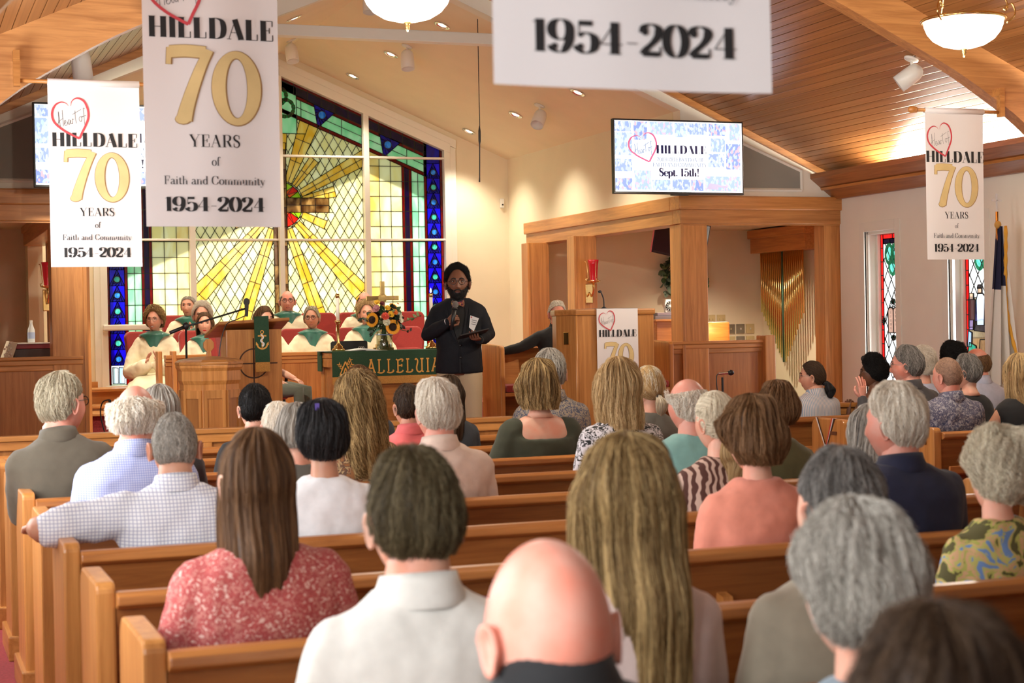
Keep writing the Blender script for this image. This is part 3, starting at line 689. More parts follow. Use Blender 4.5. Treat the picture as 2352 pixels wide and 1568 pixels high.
        # --- sloping border over centre and side panels
        for (u0,u1) in ((.03,1.055),(1.125,at_(.785))):
            for o0,o1,mat,nm,st in ((.09,.13,'red','red_pane',.17),(.13,.235,'purple','blue_pane',.17),(.235,.275,'red','red_pane',.17),(.275,.375,'green','green_pane',.235),(.375,.475,'green','green_pane',.235),(.475,.52,'red','red_pane',.2)):
                m_ = GL[mat] if mat != 'purple' else GLNAVY
                n = max(1,round((u1-u0)/st)); 
                for i in range(n):
                    ua, ub = u0+(u1-u0)*i/n, u0+(u1-u0)*(i+1)/n
                    P = [(ua,gz(ua)-o1),(ub,gz(ub)-o1),(ub,gz(ub)-o0),(ua,gz(ua)-o0)]
                    if nm == 'green_pane' or o0 == .235:
                        P_ = [P]
                        for tc in TRI: P_ = subtract(P_, tc)
                        if u0 < .5: P_ = subtract(P_, TREF)
                        for pp in P_: Gz.pane(mir(pp),nm,m_)
                    else: Gz.pane(mir(P),nm,m_)
        for tc in TRI:
            cxx = sum(p[0] for p in tc)/3; czz = sum(p[1] for p in tc)/3-.0; n = 12
            cir = [(cxx+.05*cos(2*pi*i/n),czz+.05*sin(2*pi*i/n)) for i in range(n)]
            for piece in subtract([tc],cir): Gz.pane(mir(piece),'triangle_pane',GL['tri'])
            Gz.pane(mir(cir),'jewel',GL['sky'],d=-.004)
        # --- centre panel: rays, sun, timber cross, diamond field
        holes = []
        for ang, r0, r1, w0, w1, cells in RAYS:
            a = radians(ang); dx,dy = sin(a),cos(a); nx_,ny_ = cos(a),-sin(a)
            for half in ((-1,0),(0,1)) if w1 > .12 else ((-1,1),):
                for c_ in range(cells):
                    ra, rb = r0+(r1-r0)*c_/cells, r0+(r1-r0)*(c_+1)/cells
                    f = lambda r,k: (dx*r+nx_*k*(w0+(w1-w0)*(r-r0)/(r1-r0))/2, SC[1]+dy*r+ny_*k*(w0+(w1-w0)*(r-r0)/(r1-r0))/2)
                    P = [f(ra,half[0]),f(ra,half[1]),f(rb,half[1]),f(rb,half[0])]
                    P = inter(P,[(.0,.965),(1.055,.965),(1.055,topb(1.055)),(.0,topb(0))])
                    ps = [P] if len(P) > 2 else []
                    for cut in CUTS+[TREF]: ps = subtract(ps,cut)
                    for p in ps: Gz.pane(mir(p),'ray_pane',GL['ray'])
            holes.append(ccw([(dx*r0+nx_*-w0/2,SC[1]+dy*r0-ny_*w0/2),(dx*r0+nx_*w0/2,SC[1]+dy*r0+ny_*w0/2),(dx*r1+nx_*w1/2,SC[1]+dy*r1+ny_*w1/2),(dx*r1-nx_*w1/2,SC[1]+dy*r1-ny_*w1/2)]))
        disc = [(SR*cos(2*pi*i/20),SC[1]+SR*sin(2*pi*i/20)) for i in range(20)]
        rn = random.Random(5)
        for i in range(20):
            a0_, a1_ = pi/2-pi*i/10, pi/2-pi*(i+1)/10
            if cos((a0_+a1_)/2) < 0: continue
            f = lambda r,a: (r*cos(a),SC[1]+r*sin(a))
            am = (a0_+a1_)/2
            tri = [[f(.15,a0_),f(SR,a0_),f(SR,a1_)],[f(.15,a0_),f(SR,a1_),f(.15,a1_)],[f(.02,a0_),f(.15,a0_),f(.15,a1_),f(.02,a1_)]]
            for j, P in enumerate(tri):
                P = clip(P,-1,0,-.085)
                for q in subtract([P],ARM) if len(P) > 2 else []: Gz.pane(mir(q),'sun_pane',GL[['orange','lime','scarlet'][(i+j+rn.randint(0,1)) % 3]])
        # timber cross in brown glass
        z = .965; k = 0
        while z < 3.80:
            zb = min(z+.236,3.80); Gz.pane(mir([(.03,z),(.085,z),(.085,zb),(.03,zb)]),'cross_pane',GL['brown']); z = zb
        for i in range(3):
            for j in range(2):
                u0,u1 = .085+(.62-.085)*i/3, .085+(.62-.085)*(i+1)/3; z0_ = 3.03+.09*j
                Gz.pane(mir([(u0,z0_),(u1,z0_),(u1,z0_+.09),(u0,z0_+.09)]),'cross_pane',GL['brown'])
        # diamonds
        dw, dh = .1155, .1935
        cuts = holes+[disc,ARM,[(-.2,.9),(.085,.9),(.085,3.80),(-.2,3.80)]]+([TREF])
        for j in range(-1,40):
            for i in range(0,20):
                cu, cv = i*dw/1.0+(dw/2 if j % 2 else 0), .965+j*dh/2
                P = [(cu-dw/2,cv),(cu,cv-dh/2),(cu+dw/2,cv),(cu,cv+dh/2)]
                P = inter(P,[(.0,.965),(1.055,.965),(1.055,topb(1.055)),(.0,topb(0))])
                if len(P) < 3: continue
                ps = [P]
                for c_ in cuts: ps = subtract(ps, c_)
                for p in ps:
                    vis = s > 0 or cv < 2.8
                    Gz.pane(mir(p),'diamond_pane',GL['pale'],limit=296,priority=vis and abs(area(p)) > .0042)
        # green three-looped knot at the peak
    for k in range(3):
        a = pi/2+k*2*pi/3
        c_ = (.10*cos(a),4.36+.10*sin(a)); n = 20
        for i in range(n):
            a0_, a1_ = 2*pi*i/n, 2*pi*(i+1)/n
            Gz.pane([(c_[0]+r*cos(t),c_[1]+r*sin(t)) for r,t in ((.085,a0_),(.125,a0_),(.125,a1_),(.085,a1_))],'knot_pane',GL['dgreen'],d=-.006*(k+1),lead=i % 2 == 0)
    Gz.pane(TREF,'green_pane',GL['green'])
    Gz.finish(); return w
GLNAVY = glass_pane('navy_glass',(.02,.008,.10),(.035,.01,.16),5)
def _tri(u):
    sl = -.418; z = gz(u)-.235
    return ccw([(u-.13,z+.13*.418-.005),(u+.13,z-.13*.418-.005),(u-.085,z-.245)])
TRI = [_tri(.58),_tri(1.42)]
TREF = [(-.23,4.0),(.23,4.0),(.23,4.57),(0,4.66),(-.23,4.57)]
ARM = [(-.02,3.03),(.62,3.03),(.62,3.21),(-.02,3.21)]
CUTS = [ARM,[(-.2,.9),(.085,.9),(.085,3.80),(-.2,3.80)]]
RAYS = [(2,.30,1.0,.10,.16,3),(21,.30,1.12,.09,.26,3),(38,.30,.72,.07,.13,2),(61,.30,1.32,.09,.2,5),(76,.30,.72,.07,.14,3),(113,.30,.62,.08,.11,2),(137,.30,1.72,.09,.25,6),(161,.31,2.4,.10,.24,6)]
big_window()

# two slim leaded windows of the right wall
CLEARG = glass_pane('clear_glass',(.97,.98,.98),(.92,.95,.97),3,glow=.62)
PICT = dict(stone=glass_pane('stone_glass',(.50,.36,.30),(.62,.45,.38),12,glow=.6), robe=glass_pane('white_robe_glass',(.75,.88,.97),(.85,.93,.98),8,glow=.6), lav=glass_pane('lavender_glass',(.45,.33,.72),(.6,.5,.85),8,glow=.6), rock=glass_pane('rock_glass',(.34,.22,.12),(.5,.36,.2),14,glow=.6),
  dark=glass_pane('slate_glass',(.06,.055,.07),(.1,.09,.1),8,glow=.6), grn=glass_pane('green_robe_glass',(.03,.42,.12),(.06,.5,.18),8,glow=.6), mar=glass_pane('maroon_glass',(.10,.025,.03),(.15,.04,.04),8,glow=.6), flesh=glass_pane('flesh_glass',(.70,.5,.38),(.75,.55,.42),8,glow=.6), sea=glass_pane('sea_glass',(.05,.45,.33),(.1,.55,.4),10,glow=.6), paleb=glass_pane('pale_blue_glass',(.45,.65,.92),(.6,.75,.95),6,glow=.6))
def slim(y0, y1, z0, z1, n, scene_):
    win = MB(); X = NR
    for a in ((X-.012,y0-.09,z0-.09,X+.02,y0,z1+.10),(X-.012,y1,z0-.09,X+.02,y1+.09,z1+.10),(X-.012,y0,z1,X+.02,y1,z1+.10),(X-.012,y0,z0-.09,X+.02,y1,z0)): win.box(a[:3],a[3:])
    for a in ((X+.021,y0-.006,z0-.004,X+.21,y0+.03,z1+.004),(X+.021,y1-.03,z0-.004,X+.21,y1+.006,z1+.004),(X+.021,y0,z1-.03,X+.21,y1,z1+.006),(X+.021,y0,z0-.006,X+.21,y1,z0+.03)): win.box(a[:3],a[3:])
    for a in ((X+.11,y0+.03,z0+.03,X+.19,y0+.06,z1-.03),(X+.11,y1-.06,z0+.03,X+.19,y1-.03,z1-.03)): win.box(a[:3],a[3:])
    w = setting('window_%d'%n, win, TRIMW, bev=.006)
    Wd = y1-y0-.12; Ht = z1-z0-.06; ya = y1-.06; zb = z0+.03
    g = Glazing(lambda u,v,d: (X+.15+d, ya-u*Wd, zb+v*Ht), w, lead=.012)    # u runs from the far edge toward the viewer
    g.lw = .012
    def rc(u0,v0,u1,v1): return [(u0,v0),(u1,v0),(u1,v1),(u0,v1)]
    # lead width must be in metres: rescale fn to a metric frame
    g.fn = lambda u,v,d: (X+.15+d, ya-u, zb+v); g.lw = .008
    S = lambda P: [(p[0]*Wd,p[1]*Ht) for p in P]
    b = .11; bv = b*Wd/Ht
    for k in range(12):
        for u0 in (0,1-b): g.pane(S(rc(u0,k/12,u0+b,(k+1)/12)),'red_pane',REDCLEAR)
    for u0 in (b,.5): g.pane(S(rc(u0,1-bv,u0+.5-b,1)),'red_pane',REDCLEAR); g.pane(S(rc(u0,0,u0+.5-b,bv)),'red_pane',REDCLEAR)
    for u0 in (b,.38,.64): g.pane(S(rc(u0,1-2*bv,min(u0+.27,1-b),1-bv)),'violet_pane',GL['purple'])
    inner = rc(b,bv,1-b,1-2*bv)
    cut = []
    # green three-looped knot near the top
    kc = (.5,.855); loops = []
    for k in range(3):
        a = -pi/2+k*2*pi/3
        cxm, cym = kc[0]*Wd+.058*cos(a)*1.0, kc[1]*Ht+.075*sin(a)
        for i in range(18):
            a0, a1 = 2*pi*i/18, 2*pi*(i+1)/18
            g.pane([(cxm+r*cos(t)*.9,cym+r*sin(t)*1.25) for r,t in ((.060,a0),(.088,a0),(.088,a1),(.060,a1))],'knot_pane',DGREENC,d=-.004*(k+1),lead=False)
        g.pane([(cxm+.06*.9*cos(2*pi*i/14),cym+.06*1.25*sin(2*pi*i/14)) for i in range(14)],'knot_field',GL['aqua'] ,d=-.002,lead=False)
    if scene_ == 'tablets':
        for sgn in (-1,1):
            pts = [(.5+sgn*.005,.40)]+[(.5+sgn*.215,.40)]+[(.5+sgn*(.11+.105*cos(t)),.535+.018*sin(t)) for t in [pi*i/6 for i in range(7)]]
            P = S(pts); g.pane(P,'tablet_pane',PICT['stone'],d=-.004)
            cut.append(P)
        for cu,cv,nl,a0 in ((.5,.575,5,pi/2),(.5,.385,5,-pi/2),(.16,.47,4,pi),(.84,.47,4,0)):
            for i in range(nl):
                a = a0+(i-(nl-1)/2)*.5; c0 = (cu*Wd,cv*Ht); L_ = .055
                P = [c0,(c0[0]+L_*.6*cos(a-.3),c0[1]+L_*.6*sin(a-.3)),(c0[0]+L_*cos(a),c0[1]+L_*sin(a)),(c0[0]+L_*.6*cos(a+.3),c0[1]+L_*.6*sin(a+.3))]
                g.pane(P,'leaf_pane',GL['dgreen'] if i % 2 else PICT['sea'],d=-.006)
        rom = [('I','VI'),('II','VII'),('III','VIII'),('IV','IX'),('V','X')]
        tb = MB()
        for r_, pr_ in enumerate(rom):
            for c_, s_ in enumerate(pr_):
                x = (.39+.22*c_)*Wd; z = (.515-.024*r_)*Ht; wd = len(s_)*.013; x -= wd/2
                for ch in s_:
                    L2 = {'I':[((.5,0),(.5,1))],'V':[((.1,1),(.5,0)),((.5,0),(.9,1))],'X':[((.1,0),(.9,1)),((.1,1),(.9,0))]}[ch]
                    for p,q in L2:
                        tb2 = MB(); ribbon(tb2,[(x+p[0]*.012,z+p[1]*.026),(x+q[0]*.012,z+q[1]*.026)],lambda u,d:.0035)
                        tb.add(tb2.v,tb2.f)
                    x += .013
        tb.v = [g.fn(v[0],v[1],-.0055) for v in tb.v]; tb.build('lettering', INK, w)
    else:
        items = [('paleb',[(.11,.37),(.89,.37),(.89,.55),(.65,.58),(.35,.575),(.11,.60)]),('lav',[(.2,.43),(.75,.43),(.78,.52),(.6,.56),(.3,.55)]),('rock',[(.11,.30),(.89,.27),(.89,.43),(.5,.45),(.11,.42)]),('rock',[(.45,.27),(.89,.25),(.89,.36),(.5,.36)]),('dark',[(.3,.41),(.82,.40),(.8,.46),(.6,.475),(.35,.46)]),
          ('mar',[(.12,.43),(.33,.43),(.36,.58),(.25,.60),(.13,.59)]),('lav',[(.14,.415),(.28,.415),(.3,.47),(.15,.47)]),('flesh',[(.17,.585),(.31,.585),(.31,.62),(.17,.62)]),('robe',[(.43,.44),(.68,.44),(.72,.60),(.62,.62),(.48,.62),(.42,.58)]),('flesh',[(.49,.615),(.62,.615),(.62,.65),(.49,.65)]),('dark',[(.47,.645),(.63,.645),(.6,.665),(.5,.665)]),
          ('grn',[(.76,.39),(.89,.39),(.89,.54),(.8,.52)]),('lav',[(.74,.53),(.89,.53),(.89,.61),(.8,.6)]),('paleb',[(.12,.32),(.26,.32),(.28,.40),(.16,.41)]),('sea',[(.12,.27),(.46,.275),(.42,.325),(.2,.345)])]
        for i,(m_,P) in enumerate(items): g.pane(S(P),'picture_pane',PICT[m_],d=-.0022*(i+1))
        cut.append(S([(.11,.28),(.89,.25),(.89,.58),(.11,.60)]))
    dw, dh = .1235, .20
    for j in range(0,24):
        for i in range(-1,6):
            cu, cv = i*dw+(dw/2 if j % 2 else 0), j*dh/2
            ps = [inter([(cu-dw/2,cv),(cu,cv-dh/2),(cu+dw/2,cv),(cu,cv+dh/2)], S(inner))]
            if len(ps[0]) < 3: continue
            for c_ in cut: ps = subtract(ps,c_)
            for p in ps: g.pane(p,'diamond_pane',CLEARG)
    g.finish()
REDCLEAR = glass_pane('bright_red_glass',(.72,.02,.02),(.85,.04,.03),6,glow=.6); DGREENC = glass_pane('bottle_green_glass',(.015,.17,.08),(.03,.24,.12),12,glow=.5)
slim(13.97,14.52,.75,2.47,2,'tablets'); slim(12.55,13.10,.75,2.47,3,'figures')
# plain frosted windows of the left wall
FROST = glass_pane('frosted_glass',(.9,.92,.9),(.85,.88,.88),3)
for i,(a,b,z0,z1) in enumerate(LWIN):
    mb = MB()
    for q in ((a,z0,a+.05,z1),(b-.05,z0,b,z1),(a,z0,b,z0+.05),(a,z1-.05,b,z1),(a,(z0+z1)/2-.02,b,(z0+z1)/2+.02)): mb.box((NL-.16,q[0],q[1]),(NL-.10,q[2],q[3]))
    w = setting('window_%d'%(4+i), mb, TRIMW)
    for q0,q1 in ((z0+.05,(z0+z1)/2-.02),((z0+z1)/2+.02,z1-.05)): box((NL-.135,a+.05,q0),(NL-.128,b-.05,q1)).build('pane', FROST, w)
# ------------------------------------------------------------------ pews
def pew_meshes(length):
    m = {}
    # end panel: y 0 (back) .. .42 (front), rounded upper corners, on a wider foot
    prof = [(0,.10),(.42,.10)]+[(.42-.07+.07*cos(t),.83+.07*sin(t)) for t in [pi/2*k/5 for k in range(6)]]+[(.03-.03*sin(t),.87+.03*cos(t)) for t in [pi/2*k/4 for k in range(5)]]
    m['end'] = MB().prism(prof,0,.055,'x').mesh('end_panel', W_Z, bev=.008)
    m['foot'] = MB().box((-.02,-.03,0),(.075,.47,.12)).mesh('foot_block', W_Y, bev=.008)
    L = length
    m['rail'] = MB().prism([(-.012,.825),(.03,.825),(.055,.835),(.058,.86),(.03,.872),(-.008,.872),(-.03,.862),(-.032,.838)],.055,L-.055,'x').mesh('top_rail', W_RAIL, bev=.006)
    m['back'] = MB().prism([(0,.826),(.022,.826),(.085,.42),(.06,.42)],.056,L-.056,'x').mesh('back_panel', W_PEW_SHADE)
    m['skirt'] = MB().prism([(.06,.42),(.08,.42),(.08,.08),(.06,.08)],.056,L-.056,'x').mesh('lower_panel', W_PEW_SHADE)
    m['seat'] = MB().box((.056,.07,.40),(L-.056,.47,.43)).mesh('seat', W_X, bev=.01)
    m['cush'] = MB().box((.07,.10,.431),(L-.07,.46,.475)).mesh('seat_cushion', REDFAB, bev=.015)
    m['rack'] = MB().prism([(-.055,.605),(.02,.60),(.02,.615),(-.045,.62),(-.05,.66),(-.066,.66),(-.066,.615)],.07,L-.07,'x').mesh('book_rack', W_RAIL, bev=.004)
    m['bracket'] = MB().prism([(-.066,.605),(.03,.56),(.015,.73),(-.03,.72)],0,.035,'x').mesh('rack_bracket', W_Z)
    return m
def pew(x0, y, length, m, label, nb=3):
    t = thing('pew', label, 'pew', (x0,y,0), 'oak pews in rows')
    def put(k, nm, x=0, fx=1):
        o = place(m[k], nm, t, Matrix.Translation((x0+x,y,0)) @ Matrix.Diagonal((fx,1,1,1))); return o
    for x, fx in ((0,1),(length,-1)):
        e = put('end','end_panel',x,fx); f = place(m['foot'],'foot_block',None,Matrix.Translation((x0+x,y,0)) @ Matrix.Diagonal((fx,1,1,1))); f.parent = e; f.matrix_parent_inverse = e.matrix_world.inverted()
    for k, nm in (('rail','top_rail'),('back','back_panel'),('skirt','lower_panel'),('seat','seat'),('cush','seat_cushion'),('rack','book_rack')): put(k,nm)
    for i in range(nb): put('bracket','rack_bracket',length*(.12+.76*i/(nb-1)))
    return t
PA = pew_meshes(3.88); PB = pew_meshes(2.9)
ROWS_L = [1.0,1.93,2.86,3.79,4.72,5.66,6.60,7.54,8.45,9.38,10.3]
ORD = ['first','second','third','fourth','fifth','sixth','seventh','eighth','ninth','tenth','eleventh']
for i, y in enumerate(ROWS_L):
    pew(.51, y, 3.88, PA, 'oak pew of the left block, %s from the camera' % ORD[i] if i else 'oak pew of the left block, nearest the camera')
ROWS_R = [4.15,5.1,6.05,7.0,7.92,8.80,9.86,10.75]
for i, y in enumerate(ROWS_R):
    pew(6.1, y, 2.9, PB, 'oak pew of the right block, %s from the chancel rail' % ORD[len(ROWS_R)-1-i], 2)
# panelled screens in front of the first pews
for x0, x1, sy, lb in ((.51,4.39,11.22,'panelled oak screen before the front pew on the left'),(6.1,9.0,11.30,'panelled oak screen before the front pew on the right')):
    t = thing('pew_screen', lb, 'screen', (x0,sy,0))
    MB().box((x0,sy,.08),(x1,sy+.03,.86)).build('panel', W_ZD, t)
    for z0,z1,d in ((.90,.935,.035),(.84,.90,.018),(.66,.72,.016),(.02,.16,.02)): MB().box((x0,sy-d,z0),(x1,sy+.03+d,z1)).build('rail', W_X, t, bev=.006)
    n = int((x1-x0)/.48)
    for k in range(n+1):
        x = x0+.03+(x1-x0-.06)*k/n; MB().box((x-.03,sy-.015,.05),(x+.03,sy+.045,.86)).build('stile', W_Z, t, bev=.004)
# hymnals standing in the racks
HYM = plain('hymnal_cover',(.20,.012,.018),.5); PAGE = plain('page_edge',(.75,.68,.52),.8)
def hymnal(x, y, lean, label, w=.155):
    t = thing('hymnal', label, 'book', (x,y-.058,.622), 'red hymnals in the pew racks')
    M = Matrix.Translation((x,y-.058,.622)) @ Matrix.Rotation(-.10,4,'X')
    for nm, a, b, mt in (('cover',(-w/2,.0,0),(w/2,.006,.165),HYM),('cover',(-w/2,.026,0),(w/2,.032,.165),HYM),('spine',(-w/2-.002,.0,0),(-w/2+.004,.032,.165),HYM),('page_block',(-w/2+.004,.006,.003),(w/2-.004,.026,.160),PAGE)):
        box(a,b).xf(M).build(nm, mt, t)
for x, y, lb in ((2.35,7.54,'red hymnal in the rack of the empty pew left of the monochrome top'),(1.62,4.72,'red hymnal in the rack behind the pale polo, beside the bald head'),(1.33,5.66,'red hymnal just right of the young man\'s ear'),(3.14,4.72,'red hymnal in the rack left of the floral blouse'),(3.02,3.79,'red hymnal at the right edge behind the grey curls'),(3.55,3.79,'second red hymnal toward the aisle end of the near rack')):
    hymnal(x, y, 0, lb)

# ------------------------------------------------------------------ wall screens
SCRN = plain('screen_white',(.86,.92,1.0),.4,emit=1.25)
def emit_mat(name, c, s=1.0):
    m, N, L, B = new_mat(name); B.inputs['Base Color'].default_value = (0,0,0,1); B.inputs['Emission Color'].default_value = (*c,1); B.inputs['Emission Strength'].default_value = s; B.inputs['Roughness'].default_value = .3; return m
def photo_mat(name, seed, a, b, c_):
    """blurry snapshot on a bright screen"""
    m, N, L, B = new_mat(name); B.inputs['Base Color'].default_value = (0,0,0,1)
    tc = N.new('ShaderNodeTexCoord'); n = N.new('ShaderNodeTexVoronoi'); n.inputs['Scale'].default_value = 55; n.inputs['Randomness'].default_value = 1
    mp = N.new('ShaderNodeMapping'); mp.inputs['Location'].default_value = (seed,seed*2.3,seed*.7); mp.inputs['Scale'].default_value = (1,1,.6); L.new(tc.outputs['Object'],mp.inputs['Vector']); L.new(mp.outputs[0],n.inputs['Vector'])
    r = N.new('ShaderNodeValToRGB'); r.color_ramp.interpolation = 'CONSTANT'
    e = r.color_ramp.elements; e[0].color = (*a,1); e[1].position = .42; e[1].color = (*b,1); q = e.new(.68); q.color = (*c_,1); q = e.new(.85); q.color = (.8,.9,1,1)
    s = N.new('ShaderNodeSeparateColor'); L.new(n.outputs['Color'],s.inputs[0]); L.new(s.outputs[0],r.inputs['Fac']); L.new(r.outputs['Color'],B.inputs['Emission Color']); B.inputs['Emission Strength'].default_value = 1.1
    return m
PHM = [photo_mat('snapshot_a',1,(.42,.55,1),(.70,.80,1),(.92,.94,1)),photo_mat('snapshot_b',4,(.34,.45,.92),(.70,.82,1),(.95,.62,.74)),photo_mat('snapshot_c',9,(.55,.72,1),(.75,.88,.98),(.9,.7,.9)),photo_mat('snapshot_d',15,(.5,.65,.98),(.82,.88,1),(.7,.92,.95))]
NAVYINK = emit_mat('navy_screen_ink',(.004,.006,.06)); PINKE = emit_mat('pink_screen_ink',(.9,.16,.33)); GREYE = emit_mat('grey_blue_screen_ink',(.12,.19,.36)); PALEE = emit_mat('pale_script_ink',(.36,.44,.62))
def tv(xc, label, z0=2.83, z1=3.55, w=1.40):
    x0, x1 = xc-w/2, xc+w/2; Yf = 14.47
    t = thing('wall_screen', label, 'television', (xc,Yf+.04,z0), 'flat wall screens')
    MB().box((x0,Yf,z0),(x1,Yf+.05,z1)).build('case', BLACKP, t, bev=.006)
    MB().box((x0+.017,Yf-.002,z0+.022),(x1-.017,Yf,z1-.017)).build('screen', SCRN, t)
    MB().box((xc-.09,Yf-.004,z0-.012),(xc+.09,Yf+.03,z0)).build('sensor_bar', BLACKP, t)
    MB().box((xc-.15,Yf+.05,z0+.2),(xc+.15,Yf+.09,z1-.2)).box((xc-.04,Yf+.09,z0+.3),(xc+.04,15.0,z0+.4)).build('wall_bracket', BLACKM, t)
    sx, sz = w-.034, z1-z0-.039; ox, oz = x0+.017, z0+.022
    def P(u,v): return (ox+u*sx, oz+v*sz)
    def put(mb, nm, mt, d=.004):
        mb.v = [(p[0],Yf-d-p[2],p[1]) for p in mb.v]; mb.build(nm, mt, t)
    shots = [(.0,.845,.125,.99),(.145,.73,.25,.99),(.27,.81,.45,.99),(.465,.78,.56,.985),(.565,.82,.72,.985),(.735,.81,.875,.985),(.9,.75,.985,.99),(.0,.51,.13,.83),(.0,.28,.13,.46),(.0,.02,.13,.19),(.145,.03,.275,.30),(.285,.02,.425,.17),(.44,.03,.58,.18),(.59,.02,.685,.18),(.70,.02,.985,.23),(.75,.58,.865,.775),(.725,.36,.855,.55),(.87,.33,.985,.70)]
    for i, (a,b,c_,d) in enumerate(shots):
        mb = MB(); p, q = P(a,b), P(c_,d); poly2d(mb,[(p[0],p[1]),(q[0],p[1]),(q[0],q[1]),(p[0],q[1])]); put(mb,'snapshot',PHM[i % 4],.0032)
    def txt(s, cap, width, u, v, mt, bold, thin, d=.005):
        mb = text_mb(s,cap,bold,thin,width); p = P(u,v); mb.v = [(a+p[0],b+p[1],_) for a,b,_ in mb.v]; put(mb,'lettering',mt,d)
    mb = heart_mb(.30); p = P(.215,.62); mb.v = [(a+p[0],b*.83+p[1],_) for a,b,_ in mb.v]; put(mb,'heart',PINKE,.0045)
    mb = script_mb(.11,.055); p = P(.215,.60); mb.v = [(a+p[0],b+p[1],_) for a,b,_ in mb.v]; put(mb,'script_lettering',PALEE,.004)
    txt('HILLDALE',.078,.545,.515,.545,NAVYINK,.27,.03)
    txt('70TH CELEBRATION OF',.034,.50,.505,.435,GREYE,.13,.06); txt('FAITH AND COMMUNITY',.034,.585,.50,.36,GREYE,.13,.06)
    txt('Sept. 15th!',.074,.43,.495,.225,NAVYINK,.24,.05)
    # church front on the last snapshot
    mb = MB(); 
    for q in ([(.71,.05),(.735,.13),(.80,.075),(.80,.04)],[(.735,.13),(.87,.09),(.88,.06),(.80,.075)]): poly2d(mb,[P(*k) for k in q])
    put(mb,'snapshot_house',PINKE2,.0038)
    return t
PINKE2 = emit_mat('pink_house_print',(.72,.62,.86))
tv(7.17,'large wall screen showing the anniversary slide, above the right alcove'); tv(1.84,'large wall screen half hidden behind the left banners',w=1.42)

# ------------------------------------------------------------------ ceiling fittings
BOWL = emit_mat('lit_alabaster',(1,.90,.74),7)
def pendant(x, y, label):
    zr = 3.455; t = thing('pendant_light', label, 'pendant light', (x,y,zr), 'bowl pendants of the nave')
    MB().lathe([(.245,0),(.243,-.03),(.225,-.075),(.19,-.118),(.135,-.152),(.07,-.17),(.012,-.176)],(x,y,zr),32).build('bowl', BOWL, t, True)
    ring = [(x+.255*cos(a),y+.255*sin(a),zr+.004) for a in [2*pi*k/48 for k in range(48)]]
    mb = MB(); n = 10; rs = []
    for k in range(97):
        a = 2*pi*k/96; r_ = .011+.0035*sin(a*48)
        rs.append([(x+(.255+r_*cos(b))*cos(a),y+(.255+r_*cos(b))*sin(a),zr+.004+r_*sin(b)) for b in [2*pi*j/n for j in range(n)]])
    mb.rings(rs, False).build('rope_rim', BRASS, t, True)
    MB().lathe([(.016,-.172),(.022,-.182),(.012,-.192),(.016,-.20),(.009,-.21),(.011,-.217),(.003,-.23)],(x,y,zr),12,cap=True).build('finial', BRASS, t, True)
    for k in range(3):
        a = radians(205+120*k); r0 = .262
        pts = [(x+r0*cos(a),y+r0*sin(a),zr-.03),(x+(r0+.05)*cos(a),y+(r0+.05)*sin(a),zr+.02),(x+(r0+.03)*cos(a),y+(r0+.03)*sin(a),zr+.09),(x+(r0-.02)*cos(a),y+(r0-.02)*sin(a),zr+.06),(x+r0*cos(a),y+r0*sin(a),zr+.10),(x+.10*cos(a),y+.10*sin(a),zr+.55),(x+.02*cos(a),y+.02*sin(a),zr+.80)]
        MB().tube(cr(pts,5),.006,6).build('scroll_arm', BRASS, t, True)
    MB().tube([(x,y,zr+.78),(x,y,nz(x)-.03)],.008,8).build('stem', BRASS, t, True)
    MB().lathe([(.01,-.06),(.06,-.03),(.065,0)],(x,y,nz(x)-.02),16,cap=True).build('canopy', BRASS, t, True)
pl = ['lit bowl pendant at top centre, cut off by the picture edge','lit bowl pendant at top right under the timber arch']
for i,(x,y) in enumerate(PEND[:2]): pendant(x,y,pl[i])
LIT = emit_mat('can_glow',(1,.86,.62),5)
for i,(x,y) in enumerate(CANS):
    if (x < 3 ): continue
    z = chz(x); s = 1 if x > X0 else -1; a = math.atan(.43)*s
    M = Matrix.Translation((x,y,z-.004)) @ Matrix.Rotation(a,4,'Y')
    t = thing('recessed_light','round chrome downlight, %s from the altar wall in the %s row of the chancel ceiling' % (['third','second','nearest'][[16.0,17.85,19.5].index(y)],{3.75:'left',5.28:'middle',6.76:'right'}[x]),'downlight',(x,y,z),'downlights of the chancel ceiling')
    o = MB().lathe([(.085,0),(.088,-.006),(.072,-.008),(.062,.0),(.055,.012),(.0,.014)],(0,0,0),20).xf(M).build('reflector', CHROME, t, True)
    MB().lathe([(.045,-.0),(.03,-.006),(.002,-.008)],(0,0,0),14,cap=True).xf(M).build('bulb', LIT, t, True)
def spot(base, d, label, tgt):
    t = thing('spotlight', label, 'spotlight', base, 'white can spotlights')
    b = Vector(base); up = Vector(d)
    MB().lathe([(.0,.0),(.06,-.0),(.06,-.012),(.03,-.02)],(0,0,0),18,cap=True).xf(Matrix.Translation(b) @ up.to_track_quat('Z','Y').to_matrix().to_4x4()).build('canopy', CANWHITE, t, True)
    j = b+Vector((0,0,-.13)); MB().tube([b,j],.011,8).build('stem', CANWHITE, t, True)
    ax = (Vector(tgt)-j).normalized(); Mq = Matrix.Translation(j) @ ax.to_track_quat('Z','Y').to_matrix().to_4x4()
    MB().lathe([(.002,-.095),(.035,-.088),(.062,-.062),(.072,-.025),(.074,.02),(.074,.13),(.068,.132),(.064,.09),(.0,.07)],(0,0,0),24).xf(Mq).build('can', CANWHITE, t, True)
    return t
spot((7.80,11.48,nz(7.80)-.014),(.41,0,1),'white can spotlight on the board ceiling at right','' or (6.2,12.6,2.2))
spot((1.35,12.7,nz(1.35)-.014),(-.41,0,1),'white can spotlight on the board ceiling at upper left',(1.6,13.4,2.0))
spot((4.32,18.6,chz(4.32)-.002),(-.39,0,1),'white can spotlight beside the big banner, above the window peak',(4.45,17.6,2.0))
